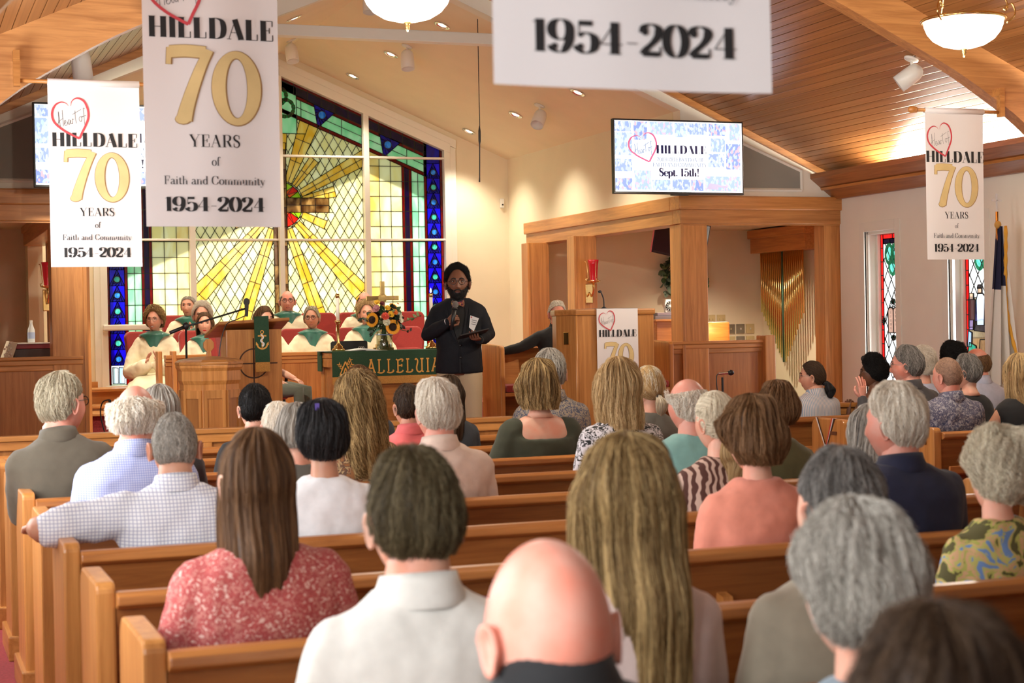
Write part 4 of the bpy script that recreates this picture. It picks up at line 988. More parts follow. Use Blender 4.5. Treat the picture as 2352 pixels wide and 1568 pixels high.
spot((5.29,17.26,chz(5.29)-.002),(.39,0,1),'white can spotlight in the middle of the chancel ceiling',(5.2,16.6,2.0))
spot((6.75,17.07,chz(6.75)-.002),(.39,0,1),'white can spotlight nearest the right wall of the chancel',(5.7,16.0,2.2))
spot((4.5,15.9,chz(4.5)-.002),(0,0,1),'white can spotlight at the top edge beside the tie beam',(4.3,15.4,2.5))
# hanging choir microphone
t = thing('hanging_microphone','thin black microphone hanging on its cable from the chancel ceiling','microphone',(5.415,15.3,3.0))
MB().tube([(5.415,15.3,chz(5.415)),(5.416,15.3,3.52),(5.413,15.3,3.40)],.004,6).build('cable', BLACKM, t)
MB().tube([(5.414,15.3,3.55),(5.413,15.3,3.50),(5.412,15.3,3.40),(5.411,15.3,3.36)],[.005,.012,.012,.005],8).build('adapter', BLACKP, t)
MB().tube([(5.412,15.3,3.38),(5.405,15.3,3.05),(5.403,15.3,3.0)],[.006,.006,.008],8).build('capsule', BLACKP, t)
t = thing('wall_sensor','small white box sensor high on the altar wall','sensor',(7.36,19.97,3.12)); MB().box((7.335,19.965,3.10),(7.385,20.0,3.22)).build('case', WHITEP, t, bev=.008); MB().box((7.35,19.96,3.13),(7.37,19.966,3.15)).build('lens', BLACKP, t)

# ------------------------------------------------------------------ sanctuary lamps
RUBY = plain('ruby_lamp_glass',(.35,.006,.012),.08,spec=.8,emit=.35); REDFL = emit_mat('red_flame',(1,.06,.04),3)
def sanct(x, y, z, label):
    t = thing('sanctuary_lamp', label, 'wall lamp', (x,y,z), 'red sanctuary lamps')
    c = (x,y-.14,z)
    MB().box((x-.045,y-.015,z-.24),(x+.045,y,z-.02)).build('wall_plate', BRASS, t, bev=.01)
    MB().tube(cr([(x,y-.015,z-.12),(x,y-.08,z-.16),(x,y-.14,z-.08),(x,y-.14,z+.0)],5),.010,8).build('arm', BRASS, t, True)
    MB().lathe([(.02,-.02),(.075,.0),(.08,.012),(.03,.012)],c,20,cap=True).build('dish', BRASS, t, True)
    MB().lathe([(.042,.012),(.045,.06),(.055,.20),(.064,.245),(.060,.245),(.05,.20),(.04,.03)],c,20).build('red_glass', RUBY, t, True)
    MB().ball((c[0],c[1]-.045,z+.17),.008,8,6).build('glow', REDFL, t, True)
    for k in range(3):
        a = radians(30+120*k); MB().tube(cr([(c[0]+.07*cos(a),c[1]+.07*sin(a),z+.0),(c[0]+.085*cos(a),c[1]+.085*sin(a),z+.03),(c[0]+.062*cos(a),c[1]+.062*sin(a),z+.05),(c[0]+.078*cos(a),c[1]+.078*sin(a),z+.21),(c[0]+.095*cos(a),c[1]+.095*sin(a),z+.225)],4),.004,6).build('scroll_rod', BRASS, t, True)
    MB().lathe([(.012,-.02),(.016,-.05),(.004,-.10)],c,10,cap=True).build('drop', BRASS, t, True)
sanct(1.445,17.17,2.06,'red glass lamp in brass holder on the dark left post'); sanct(7.345,17.17,2.06,'red glass lamp in brass holder on the middle right post')
for o_ in ():pass

# ------------------------------------------------------------------ chancel furniture
GREENC = plain('green_parament',(.018,.060,.026),.85,noise=.15,nscale=120,bump=.2,bscale=500); FRINGE = plain('gold_fringe',(.50,.24,.05),.8,noise=.25,nscale=200); GOLDTH = plain('gold_thread',(.70,.34,.06),.6); SILV = plain('silver_thread',(.75,.70,.66),.6)
# lectern
t = thing('lectern','oak lectern with green anchor hanging and sloping top','lectern',(2.67,13.2,.35))
MB().prism([(2.445,13.0),(2.895,13.0),(2.86,13.42),(2.48,13.42)],.35,1.60,'z').build('body', W_Z, t, bev=.012)
MB().prism([(2.42,12.96),(2.92,12.96),(2.88,13.44),(2.46,13.44)],.35,.45,'z').build('plinth', W_X, t, bev=.01)
D_ = MB(); D_.add([(2.38,12.93,1.665),(2.945,12.93,1.69),(2.96,13.48,1.575),(2.36,13.48,1.56),(2.38,12.93,1.64),(2.945,12.93,1.665),(2.96,13.48,1.55),(2.36,13.48,1.535)],[(0,1,2,3),(7,6,5,4),(0,4,5,1),(1,5,6,2),(2,6,7,3),(3,7,4,0)]); D_.build('desk_top', W_X, t, bev=.006)
CARVE = plain('dark_carving',(.06,.022,.008),.7)
mb = MB(); ribbon(mb,[(.115*cos(a),.115*sin(a)) for a in [2*pi*k/40 for k in range(40)]],lambda u,d:.011,True); ribbon(mb,[(-.19,0),(.19,0)],lambda u,d:.011); ribbon(mb,[(0,.2),(0,-.42)],lambda u,d:.011); flip_to(mb,(2.665,12.998,1.33),(1,0,0),(0,0,1),(0,-1,0)); mb.build('carved_cross', CARVE, t)
t = thing('lectern_hanging','green stole with gold anchor hung over the lectern','parament',(2.72,12.93,1.68))
MB().prism([(2.655,1.70),(2.770,1.705),(2.775,1.34),(2.66,1.34)],12.905,12.92,'y').build('cloth', GREENC, t)
mb = MB(); mb.prism([(2.66,1.34),(2.775,1.34),(2.776,1.265),(2.661,1.265)],12.907,12.918,'y'); mb.build('fringe', FRINGE, t)
mb = MB(); ribbon(mb,[(0,-.06),(0,.05)],lambda u,d:.012); ribbon(mb,[(-.034,.032),(.034,.032)],lambda u,d:.011); ribbon(mb,cr([(-.042,-.03),(-.03,-.058),(0,-.07),(.03,-.058),(.042,-.03)],5),lambda u,d:.012); ribbon(mb,[(.012*cos(a),.062+.012*sin(a)) for a in [2*pi*k/14 for k in range(14)]],lambda u,d:.006,True)
for sx in (-1,1): poly2d(mb,[(sx*.05,-.012),(sx*.052,-.042),(sx*.03,-.036)])
flip_to(mb,(2.716,12.9035,1.515),(1,0,0),(0,0,1),(0,-1,0)); mb.build('gold_anchor', GOLDTH, t)
mb = MB(); ribbon(mb,cr([(-.012,.045),(.010,.02),(-.012,-.005),(.012,-.03),(0,-.05)],5),lambda u,d:.008+.008*u); flip_to(mb,(2.716,12.902,1.515),(1,0,0),(0,0,1),(0,-1,0)); mb.build('silver_rope', SILV, t)
# baptismal font
def octa(r, z, c=(2.185,12.3), rot=22.5, sq=1): return [(c[0]+r*cos(radians(rot+45*k)),c[1]+r*sin(radians(rot+45*k)),z) for k in range(8)]
t = thing('baptismal_font','eight-sided oak font with domed lid and round handle','font',(2.185,12.3,.35))
MB().rings([octa(.235,.35),octa(.235,.40),octa(.222,.42),octa(.222,1.20),octa(.236,1.23),octa(.236,1.30),octa(.252,1.325),octa(.252,1.345)]).build('body', W_Z, t, bev=.004)
MB().rings([octa(.257,1.346),octa(.257,1.365),octa(.235,1.378),octa(.225,1.383),octa(.10,1.403),octa(.05,1.405)]).build('lid', W_X, t, bev=.004)
for k in range(8):
    a = radians(45*k); M = Matrix.Translation((2.185+.2055*cos(a),12.3+.2055*sin(a),0)) @ Matrix.Rotation(a+pi/2,4,'Z')
    p = MB().box((-.055,-.003,.48),(.055,.004,1.10)).xf(M).build('panel', W_ZD, t)
    for q in ((-.078,-.014,.45,-.055,.004,1.16),(.055,-.014,.45,.078,.004,1.16),(-.055,-.012,1.10,.055,.004,1.16),(-.055,-.012,.45,.055,.004,.49)): MB().box(q[:3],q[3:]).xf(M).build('stile', W_Z, p)
MB().prism([(2.185+.042*cos(a),1.488+.05*sin(a)) for a in [radians(22.5+45*k) for k in range(8)]],12.285,12.315,'y').prism([(2.165,1.40),(2.205,1.40),(2.197,1.45),(2.173,1.45)],12.285,12.315,'y').build('handle', W_Z, t, bev=.004)
# boom microphone stand
t = thing('boom_stand','black boom microphone stand reaching over the font toward the lectern','microphone stand',(2.09,12.72,.35))
MB().tube([(2.09,12.72,.37),(2.09,12.72,1.63)],[.010,.008],10).build('pole', BLACKM, t, True); MB().lathe([(.13,0),(.13,.02),(.03,.035)],(2.09,12.72,.35),24,cap=True).build('base', BLACKM, t, True)
MB().ball((2.09,12.72,1.635),(.025,.025,.03)).build('clutch', BLACKP, t, True)
MB().tube([(1.965,12.70,1.585),(2.07,12.715,1.625)],.014,10).build('counterweight', BLACKP, t, True); MB().tube([(2.07,12.715,1.625),(2.575,12.80,1.765)],.0075,10).build('boom', BLACKM, t, True)
MB().tube([(2.575,12.80,1.70),(2.577,12.80,1.79)],[.011,.017],12).ball((2.577,12.80,1.815),(.026,.026,.030)).build('microphone', plain('mic_grille',(.10,.10,.105),.45,metal=.6,bump=.6,bscale=900), t, True)
MB().tube(cr([(2.575,12.80,1.71),(2.50,12.79,1.68),(2.40,12.78,1.62),(2.34,12.76,1.35),(2.33,12.75,.9),(2.30,12.74,.37)],6),.004,6).build('cable', BLACKP, t)
# pulpit and its banner
t = thing('pulpit','tall oak pulpit with canted side at right of the chancel','pulpit',(5.71,13.2,.35))
MB().prism([(5.355,13.25),(5.44,13.0),(6.165,13.0),(6.27,13.25),(6.30,13.7),(5.50,13.7)],.35,1.665,'z').build('body', W_Z, t, bev=.006)
MB().prism([(5.34,13.25),(5.43,12.985),(6.175,12.985),(6.285,13.24),(6.315,13.72),(5.49,13.72)],1.665,1.718,'z').build('top', W_X, t, bev=.015)
MB().prism([(5.34,13.25),(5.43,12.985),(6.175,12.985),(6.285,13.24),(6.315,13.72),(5.49,13.72)],.35,.46,'z').build('plinth', W_X, t, bev=.01)
MB().tube([(5.435,12.995,.46),(5.435,12.995,1.665)],.014,8).build('corner_bead', W_Z, t, True)
M = Matrix.Translation((5.395,13.12,1.47)) @ Matrix.Rotation(atan2(-.25,.085),4,'Z'); MB().box((-.035,-.004,-.055),(.035,.006,.055)).xf(M).build('brass_plate', BRASS, t, bev=.004)
t = thing('pulpit_banner','narrow white anniversary banner hanging down the pulpit front','banner',(5.81,12.97,1.72)); w_, h_ = .385, .88
MB().box((5.81-w_/2,12.972,1.72-h_),(5.81+w_/2,12.977,1.722)).box((5.81-w_/2,12.972,1.7195),(5.81+w_/2,13.5,1.7225)).build('cloth', CLOTHW, t)
def lp(mb, nm, mt, u, v, d=.002):
    flip_to(mb,(5.81+(u-.5)*w_,12.971-d,1.72-v*.79),(1,0,0),(0,0,1),(0,-1,0)); mb.build(nm, mt, t)
lp(heart_mb(.150),'heart',PINKRED,.245,.135,.003); lp(script_mb(.066),'script_lettering',INKG,.25,.135); lp(text_mb('HILLDALE',.058,.27,.03,.355),'lettering',INK,.5,.305)
lp(seventy(.275,.225,.022),'number_edge',GOLD2,.52,.645,.0018); lp(seventy(.275,.225),'number',GOLD1,.52,.645,.0032); lp(text_mb('YEARS',.035,.15,.03,.145),'lettering',INK,.5,.73); lp(text_mb('of',.026,.13,.03,.03),'lettering',INKG,.5,.80); lp(text_mb('Faith and Community',.024,.13,.035,.29),'lettering',INKG,.5,.88); lp(text_mb('1954-2024',.04,.24,.03,.29),'lettering',INK,.5,.98)
t = thing('gooseneck_microphone','thin black gooseneck microphone on the pulpit top','microphone',(5.83,13.3,1.72)); MB().tube(cr([(5.83,13.3,1.72),(5.82,13.28,1.80),(5.79,13.25,1.85),(5.765,13.22,1.868)],6),.006,8).ball((5.755,13.21,1.87),(.018,.014,.012)).build('neck', BLACKP, t, True); MB().lathe([(.025,0),(.025,.01),(.008,.02)],(5.83,13.3,1.719),14,cap=True).build('base', BLACKP, t, True)
# communion table with frontal
TX0, TX1, TY0, TY1 = 3.68, 5.055, 14.5, 14.97
t = thing('communion_table','oak communion table under the green cloth','table',(4.4,14.73,.52))
MB().box((TX0,TY0,1.32),(TX1,TY1,1.375)).build('top', W_X, t, bev=.008)
MB().box((TX0+.03,TY0+.03,.62),(TX1-.03,TY1-.03,1.32)).build('body', W_XD, t)
for x in (TX0+.01,TX1-.10): 
    for y in (TY0+.012,TY1-.09): MB().box((x,y,.52),(x+.09,y+.08,1.32)).build('leg', W_Z, t, bev=.006)
for z0,z1 in ((.52,.66),(1.24,1.32)): MB().box((TX0+.005,TY0+.005,z0),(TX1-.005,TY1-.005,z1)).build('rail', W_X, t, bev=.006)
t = thing('table_frontal','green altar cloth with gold lettering and fringe','altar cloth',(4.4,14.48,1.376))
MB().box((TX0-.01,TY0-.015,1.376),(TX1+.01,TY1+.02,1.385)).box((TX0+.0,TY0-.018,1.155),(TX1+.01,TY0-.008,1.385)).box((TX0-.012,TY1-.12,1.20),(TX0-.004,TY1+.02,1.385)).build('cloth', GREENC, t)
MB().box((TX0,TY0-.017,1.085),(TX1+.01,TY0-.009,1.155)).build('fringe', FRINGE, t)
def uncial(s, cap, width):
    U = {'A':(.62,[[(.04,0),(.28,1)],[(.28,1),(.52,0)],[(.12,.36),(.44,.36)],[(-.04,.03),(.14,.03)],[(.42,.03),(.62,.03)],[(.16,1.0),(.36,1.03)]]),'L':(.60,[[(.14,.08),(.14,1)],[(.03,1.0),(.27,1.0)],[(.02,.05),(.12,.0),(.3,-.02),(.46,.05),(.52,.16)],[(.52,.2),(.46,.12)]]),
         'E':(.62,[[(.14,.05),(.14,.95)],[(.0,1.02),(.14,.93),(.36,1.0),(.52,.98)],[(.52,.98),(.44,.8)],[(.14,.52),(.42,.52)],[(.42,.62),(.42,.42)],[(.02,.05),(.12,.0),(.3,-.02),(.46,.05),(.52,.16)]]),'U':(.70,[[(.02,.9),(.06,1.0),(.16,.95),(.2,.75),(.12,.35),(.16,.08),(.34,-.02),(.5,.1)],[(.52,0),(.52,1)],[(.40,1.0),(.64,1.0)],[(.52,.03),(.64,.0)]]),'I':(.36,[[(.16,0),(.16,1)],[(.05,1),(.27,1)],[(.05,0),(.27,0)]])}
    mb = MB(); x = 0
    for ch in s:
        a, st_ = U[ch]
        for q in st_: ribbon(mb, cr([(x+p[0],p[1]) for p in q],5) if len(q) > 2 else [(x+q[0][0],q[0][1]),(x+q[1][0],q[1][1])], lambda u,d:.11)
        x += a+.10
    mb.v = [(v[0]*width/x,v[1]*cap,v[2]) for v in mb.v]; return mb
mb = uncial('ALLELUIA',.118,.70); flip_to(mb,(4.005,TY0-.0205,1.185),(1,0,0),(0,0,1),(0,-1,0)); mb.build('lettering', GOLDTH, t)
mb = MB()
for p,q in (((-.05,0),(.0,.115)),((.0,.115),(.05,0)),((-.055,0),(.055,0)),((-.02,0),(.0,.06)),((.02,0),(.0,.06))): ribbon(mb,[p,q],lambda u,d:.011)
for c0,a0 in (((-.03,.05),2.2),((.02,.09),1.0),((.03,.05),.9)):
    for k in range(3):
        x, y = c0[0]+cos(a0)*.022*k, c0[1]+sin(a0)*.022*k
        for b in (-.7,.7): ribbon(mb,[(x,y),(x+.025*cos(a0+b),y+.025*sin(a0+b))],lambda u,d:.009*(1-u)+.003)
flip_to(mb,(3.80,TY0-.0205,1.178),(1,0,0),(0,0,1),(0,-1,0)); mb.build('gold_triangle', GOLDTH, t)
# brass cross
t = thing('altar_cross','brass altar cross with round medallion on the communion table','cross',(4.235,14.75,1.385)); cx,cy = 4.235,14.75
MB().box((cx-.085,cy-.06,1.385),(cx+.085,cy+.06,1.41)).box((cx-.065,cy-.045,1.41),(cx+.065,cy+.045,1.44)).box((cx-.042,cy-.03,1.44),(cx+.042,cy+.03,1.47)).build('stepped_base', BRASS, t, bev=.003)
MB().box((cx-.021,cy-.012,1.47),(cx+.021,cy+.012,2.02)).build('upright', BRASS, t, bev=.003); MB().box((cx-.155,cy-.011,1.845),(cx+.155,cy+.011,1.885)).build('cross_arm', BRASS, t, bev=.003)
MB().lathe([(.04,-.02),(.042,-.012),(.042,.012),(.035,.02)],(cx,cy,1.865),20,'y',True).build('medallion', plain('brass_relief',(.75,.55,.22),.3,metal=1,bump=1,bscale=120), t, True)
WAX = plain('candle_wax',(.85,.80,.70),.5); FLAME = emit_mat('candle_flame',(1,.78,.38),6)
for x,y,lb in ((3.80,14.72,'tall white altar candle in brass holder left of the cross'),(4.74,14.86,'white altar candle beside the speaking man\'s shoulder')):
    t = thing('altar_candle', lb, 'candle', (x,y,1.385), 'altar candles')
    MB().lathe([(.06,0),(.06,.02),(.042,.03),(.042,.045),(.022,.06),(.014,.08),(.013,.24),(.022,.255),(.03,.27),(.03,.28),(.012,.28)],(x,y,1.385),18,cap=True).build('holder', BRASS, t, True)
    MB().tube([(x,y,1.66),(x,y,1.875)],.0165,14).build('wax', WAX, t, True); MB().tube([(x,y,1.872),(x,y,1.908)],.0185,14).build('brass_follower', BRASS, t, True)
    MB().lathe([(.002,0),(.010,.012),(.009,.022),(.002,.045)],(x,y,1.912),10,cap=True).build('flame', FLAME, t, True)
# papers and stand on the table
t = thing('tabletop_music_stand','low black book stand lying on the communion table','book stand',(3.98,14.86,1.386)); MB().prism([(3.77,1.388),(4.12,1.388),(4.12,1.46),(4.105,1.475),(3.785,1.475),(3.77,1.46)],14.88,14.89,'y').box((3.77,14.80,1.386),(4.12,14.89,1.394)).build('plate', BLACKP, t)
PAPER = plain('paper',(.82,.80,.76),.8)
t = thing('ring_binder','open white ring binder on the communion table','binder',(3.96,14.66,1.386)); MB().add([(3.87,14.56,1.388),(4.0,14.56,1.394),(4.0,14.76,1.394),(3.87,14.76,1.388),(4.135,14.56,1.388),(4.135,14.76,1.388),(4.0,14.56,1.409),(4.0,14.76,1.409),(3.87,14.56,1.392),(3.87,14.76,1.392),(4.135,14.56,1.392),(4.135,14.76,1.392)],[(8,6,7,9),(6,10,11,7),(0,1,6,8),(1,4,10,6),(3,2,7,9),(2,5,11,7),(0,3,9,8),(4,5,11,10)]).build('pages', PAPER, t)
for k in range(3): MB().tube([(4.0+.012*cos(a),14.60+.06*k,1.408+.014*sin(a)) for a in [pi*j/8 for j in range(9)]],.002,5).build('ring', CHROME, t)
for x,y,r,lb in ((3.73,14.83,.2,'white sheets at the left end of the communion table'),(4.12,14.62,-.1,'white sheet beside the cross base')):
    t = thing('paper_sheet',lb,'paper',(x,y,1.386),None,r); M = Matrix.Translation((x,y,0)) @ Matrix.Rotation(r,4,'Z'); MB().box((-.10,-.07,1.386),(.10,.07,1.389)).xf(M).build('sheet', PAPER, t)
# flowers
def leaf_mesh(name, m, l, w, bend=.2, n=5):
    vv = []; ff = []
    for i in range(n+1):
        u = i/n; ww = w*sin(pi*min(u*.92+.04,1))**.8; z = -bend*l*u*u
        vv += [(-ww,u*l,z+.12*ww),(0,u*l,z),(ww,u*l,z+.12*ww)]
    for i in range(n): a = 3*i; ff += [(a,a+1,a+4,a+3),(a+1,a+2,a+5,a+4)]
    return MB().add(vv,ff).mesh(name, m, True, fix=False)
LF = [plain('leaf_green',(.05,.11,.04),.5,noise=.3,nscale=30),plain('leaf_pale',(.20,.30,.13),.5,noise=.3,nscale=30),plain('leaf_dark_plum',(.035,.012,.016),.5),plain('leaf_deep',(.02,.05,.03),.45)]
YEL = plain('sunflower_petal',(.85,.36,.012),.6,noise=.15,nscale=40); DISC = plain('sunflower_disc',(.035,.014,.006),.9,bump=1,bscale=300); CORAL = plain('coral_rose',(.75,.10,.06),.6,noise=.2,nscale=30); WFL = plain('white_mum',(.78,.78,.58),.6); BURG = plain('burgundy_dahlia',(.14,.012,.02),.7); YEL2 = plain('yellow_bloom',(.8,.48,.03),.6); PINKF = plain('pink_bloom',(.55,.25,.27),.6); ORF = plain('orange_bloom',(.75,.2,.03),.6)
GLASSV = plain('vase_glass',(.75,.8,.72),.03); _n = GLASSV.node_tree; _mx = _n.nodes.new('ShaderNodeMixShader'); _tr = _n.nodes.new('ShaderNodeBsdfTransparent'); _tr.inputs[0].default_value = (.86,.89,.82,1); _gl = _n.nodes.new('ShaderNodeBsdfGlossy'); _gl.inputs['Roughness'].default_value = .05; _mx.inputs[0].default_value = .18
_n.links.new(_tr.outputs[0],_mx.inputs[1]); _n.links.new(_gl.outputs[0],_mx.inputs[2]); _n.links.new(_mx.outputs[0],_n.nodes['Material Output'].inputs['Surface'])
fx, fy, fz = 4.205, 14.60, 1.386
t = thing('flower_arrangement','glass vase of sunflowers and mixed blooms on the communion table','flowers',(fx,fy,fz))
MB().lathe([(.0,.0),(.062,.0),(.066,.01),(.068,.15),(.062,.15),(.060,.012),(.0,.01)],(fx,fy,fz),28).build('vase', GLASSV, t, True)
stems = MB(); rn = random.Random(8)
for k in range(26):
    a = rn.uniform(0,2*pi); r = rn.uniform(.01,.05); stems.tube([(fx+r*cos(a),fy+r*sin(a),fz+.015),(fx+r*.4*cos(a+2),fy+r*.4*sin(a+2),fz+.2)],.004,5)
stems.build('stems', LF[0], t, kind='stuff')
MB().tube([(fx+.069*cos(a),fy+.069*sin(a),fz+.125) for a in [2*pi*k/24 for k in range(25)]],.004,5).build('blue_ribbon', plain('ribbon_blue',(.25,.35,.6),.4), t)
def orient(p, d, roll=0): return Matrix.Translation(p) @ Vector(d).to_track_quat('Z','Y').to_matrix().to_4x4() @ Matrix.Rotation(roll,4,'Z')
pet = leaf_mesh('petal', YEL, .030, .0085, -.1, 4)
def bloom(p, d, r, mt, nm, rings=3, n=9):
    mb = MB()
    for q in range(rings):
        for k in range(n):
            a = 2*pi*k/n+q*.35; rr = r*(1-.28*q); t0 = .35+.32*q
            c0 = Vector((cos(a)*r*.12,sin(a)*r*.12,r*.1)); c1 = Vector((cos(a)*rr*cos(t0),sin(a)*rr*cos(t0),rr*sin(t0))); sd = Vector((-sin(a),cos(a),0))*rr*.36
            m_ = (c0+c1)/2+Vector((0,0,-.05*r)); mb.add([c0,m_+sd,c1+sd*.5,c1-sd*.5,m_-sd],[(0,1,2,3,4)])
    mb.ball((0,0,r*.25),r*.3,8,5); mb.xf(orient(p,d)); return mb.build(nm, mt, t, True)
def sunflower(p, d, r):
    M = orient(p,d); o = MB().lathe([(.0,-.004),(r*.5,-.004),(r*.52,.006),(r*.3,.012),(.0,.010)],(0,0,0),18,cap=True).xf(M).build('sunflower', DISC, t, True)
    for q in range(2):
        for k in range(16):
            Mp = M @ Matrix.Rotation(2*pi*(k+.5*q)/16,4,'Z') @ Matrix.Translation((0,r*.44,-.002*q)) @ Matrix.Diagonal((r/.055,r/.055,1,1))
            c_ = link(bpy.data.objects.new('petal',pet)); c_.matrix_world = Mp; c_.parent = o; c_.matrix_parent_inverse = Matrix.Translation((fx,fy,fz)).inverted() if False else Matrix.Identity(4)
            c_.matrix_parent_inverse = Matrix.Translation((-fx,-fy,-fz)) @ Matrix.Translation((fx,fy,fz)); 
    return o
sunflower((fx+.035,fy-.12,fz+.185),(.05,-1,.1),.062); sunflower((fx-.125,fy-.09,fz+.245),(-.8,-.7,.1),.060); sunflower((fx+.07,fy-.04,fz+.345),(.4,-.6,.7),.045)
for p,d,r,mt,nm in (((-.03,-.13,.27),(-.1,-1,.3),.034,CORAL,'rose'),((.02,-.12,.285),(.2,-1,.4),.030,YEL2,'yellow_bloom'),((-.02,-.13,.225),(-.1,-1,.1),.032,WFL,'white_mum'),((.10,-.09,.27),(.5,-1,.3),.030,WFL,'white_mum'),((.11,-.09,.24),(.7,-1,.1),.028,WFL,'white_mum'),((-.03,-.05,.37),(-.1,-.7,.8),.026,BURG,'dahlia'),((-.07,-.05,.38),(-.3,-.7,.8),.028,YEL2,'yellow_bloom'),((-.09,-.10,.33),(-.6,-.8,.5),.034,PINKF,'pink_bloom'),((.0,-.10,.335),(0,-1,.6),.026,YEL2,'yellow_bloom'),((.06,-.11,.30),(.3,-1,.4),.024,ORF,'orange_bloom'),((-.12,-.06,.21),(-.9,-.5,.1),.022,CORAL,'rose'),((.11,-.02,.37),(.4,-.5,.8),.012,CORAL,'rosebud'),((.155,0,.40),(.5,-.3,.8),.013,WFL,'bud'),((.085,0,.42),(.3,-.3,.9),.011,PINKF,'bud'),((.115,-.06,.30),(.7,-.7,.5),.020,LF[1],'green_bloom')):
    bloom((fx+p[0],fy+p[1],fz+p[2]),d,r,mt,nm)
lms = [leaf_mesh('leaf',m,.075,.02,.4) for m in LF]
for k in range(95):
    a = rn.uniform(0,2*pi); el = rn.uniform(-.5,1.2); R_ = rn.uniform(.09,.15); p = Vector((fx+R_*cos(a)*cos(el)*1.05,fy-.02+R_*sin(a)*cos(el)*.8,fz+.24+R_*sin(el)*.9)); d = (p-Vector((fx,fy,fz+.20))).normalized()
    M = Matrix.Translation(p-d*.05) @ d.to_track_quat('Y','Z').to_matrix().to_4x4() @ Matrix.Rotation(rn.uniform(-1.5,1.5),4,'Y')
    o = place(lms[rn.choice([0,0,1,2,3,3])],'leaf',t,M)
for pts,m_ in (([(0.06,-.06,.2),(.17,-.07,.235),(.235,-.07,.255),(.285,-.07,.275)],1),([(-.06,-.06,.2),(-.15,-.08,.25),(-.205,-.09,.26)],3),([(.06,-.05,.2),(.12,-.08,.16),(.19,-.09,.15)],2),([(-.06,-.06,.2),(-.10,-.09,.16),(-.13,-.09,.13)],3)):
    P = [Vector((fx+a,fy+b,fz+c_)) for a,b,c_ in pts]; MB().tube(cr([tuple(p) for p in P],4),.0025,5).build('sprig', LF[0], t)
    for i in range(9):
        q = P[0].lerp(P[-1],.35+.65*i/8); M = Matrix.Translation(q) @ Matrix.Rotation(rn.uniform(0,6.28),4,'Y') @ Matrix.Rotation(rn.uniform(-1,1),4,'X') @ Matrix.Scale(.55,4); place(lms[m_],'leaf',t,M)
FLOWERS = t; FLOWERS.scale = (1.14,1.14,1.14)
# choir rail
t = thing('choir_rail','low panelled oak rail in front of the choir','rail',(2.45,16.5,.52))
MB().box((2.50,16.5,.52),(5.25,16.54,1.30)).build('panel', W_ZD, t)
for z0,z1,d in ((1.325,1.36,.05),(1.29,1.325,.03),(1.25,1.29,.015)): MB().box((2.50,16.5-d,z0),(5.25,16.54+d,z1)).build('rail_moulding', W_X, t, bev=.006)
for x in (2.42,2.56,5.25): MB().box((x,16.44,.52),(x+.045,16.60,1.40)).build('end_post', W_Z, t, bev=.008)
# clergy bench
t = thing('clergy_bench','oak bench with red cushion behind the pulpit','bench',(5.28,14.45,.52))
for x in (5.26,7.0): MB().prism([(14.42,.52),(14.93,.52),(14.93,1.42),(14.80,1.42),(14.45,1.405),(14.42,1.38)],x,x+.05,'x').build('end_panel', W_Z, t, bev=.012)
MB().prism([(14.84,1.355),(14.90,1.355),(14.86,.93),(14.82,.93)],5.31,7.0,'x').build('back_panel', W_XD, t); MB().box((5.31,14.82,1.34),(7.0,14.92,1.375)).build('top_rail', W_X, t, bev=.008)
MB().box((5.31,14.42,.93),(7.0,14.84,.965)).build('seat', W_X, t, bev=.006); MB().box((5.32,14.41,.966),(6.99,14.82,1.035)).build('seat_cushion', REDFAB, t, bev=.02); MB().box((5.31,14.80,.54),(7.0,14.82,.93)).build('lower_panel', W_XD, t)
# red choir chairs
def chair(x, y, z, rz, label):
    t = thing('choir_chair', label, 'chair', (x,y,z), 'red upholstered choir chairs', rz)
    M = Matrix.Translation((x,y,z)) @ Matrix.Rotation(rz,4,'Z')
    n = 9
    def pad(w, h0, h1, y0, lean, th, r=.07):
        o = [(-w/2+r-r*cos(a),h1-r+r*sin(a)) for a in [pi/2*k/5 for k in range(6)]]+[(w/2-r+r*sin(a),h1-r+r*cos(a)) for a in [pi/2*k/5 for k in range(6)]]+[(w/2-.03,h0),(-w/2+.03,h0)]
        mb = MB(); mb.add([(a,y0+lean*(b-h0),b) for a,b in o]+[(a,y0+lean*(b-h0)+th,b) for a,b in o],[tuple(range(len(o))),tuple(range(2*len(o)-1,len(o)-1,-1))]+[(i,i+len(o),(i+1)%len(o)+len(o),(i+1)%len(o)) for i in range(len(o))]); return mb
    # person faces -y; back at +y
    pad(.45,.52,1.08,.20,.12,.07).xf(M).build('backrest', REDFAB, t, bev=.018)
    pad(.42,.50,.84,.165,.12,.05).xf(M).build('lumbar_pad', REDFAB, t, bev=.018)
    MB().box((-.225,-.27,.42),(.225,.20,.50)).xf(M).build('seat', REDFAB, t, bev=.025)
    for s in (-1,1):
        MB().tube(cr([(s*.243,-.22,.44),(s*.243,-.24,.64),(s*.243,-.18,.665),(s*.243,.10,.665),(s*.243,.20,.62)],5),.017,8).xf(M).build('arm', BLACKP, t, True)
        for y_ in (-.22,.2): MB().tube([(s*.23,y_,.42),(s*.25,y_*1.15,.0)],.014,8).xf(M).build('leg', BLACKM, t, True)
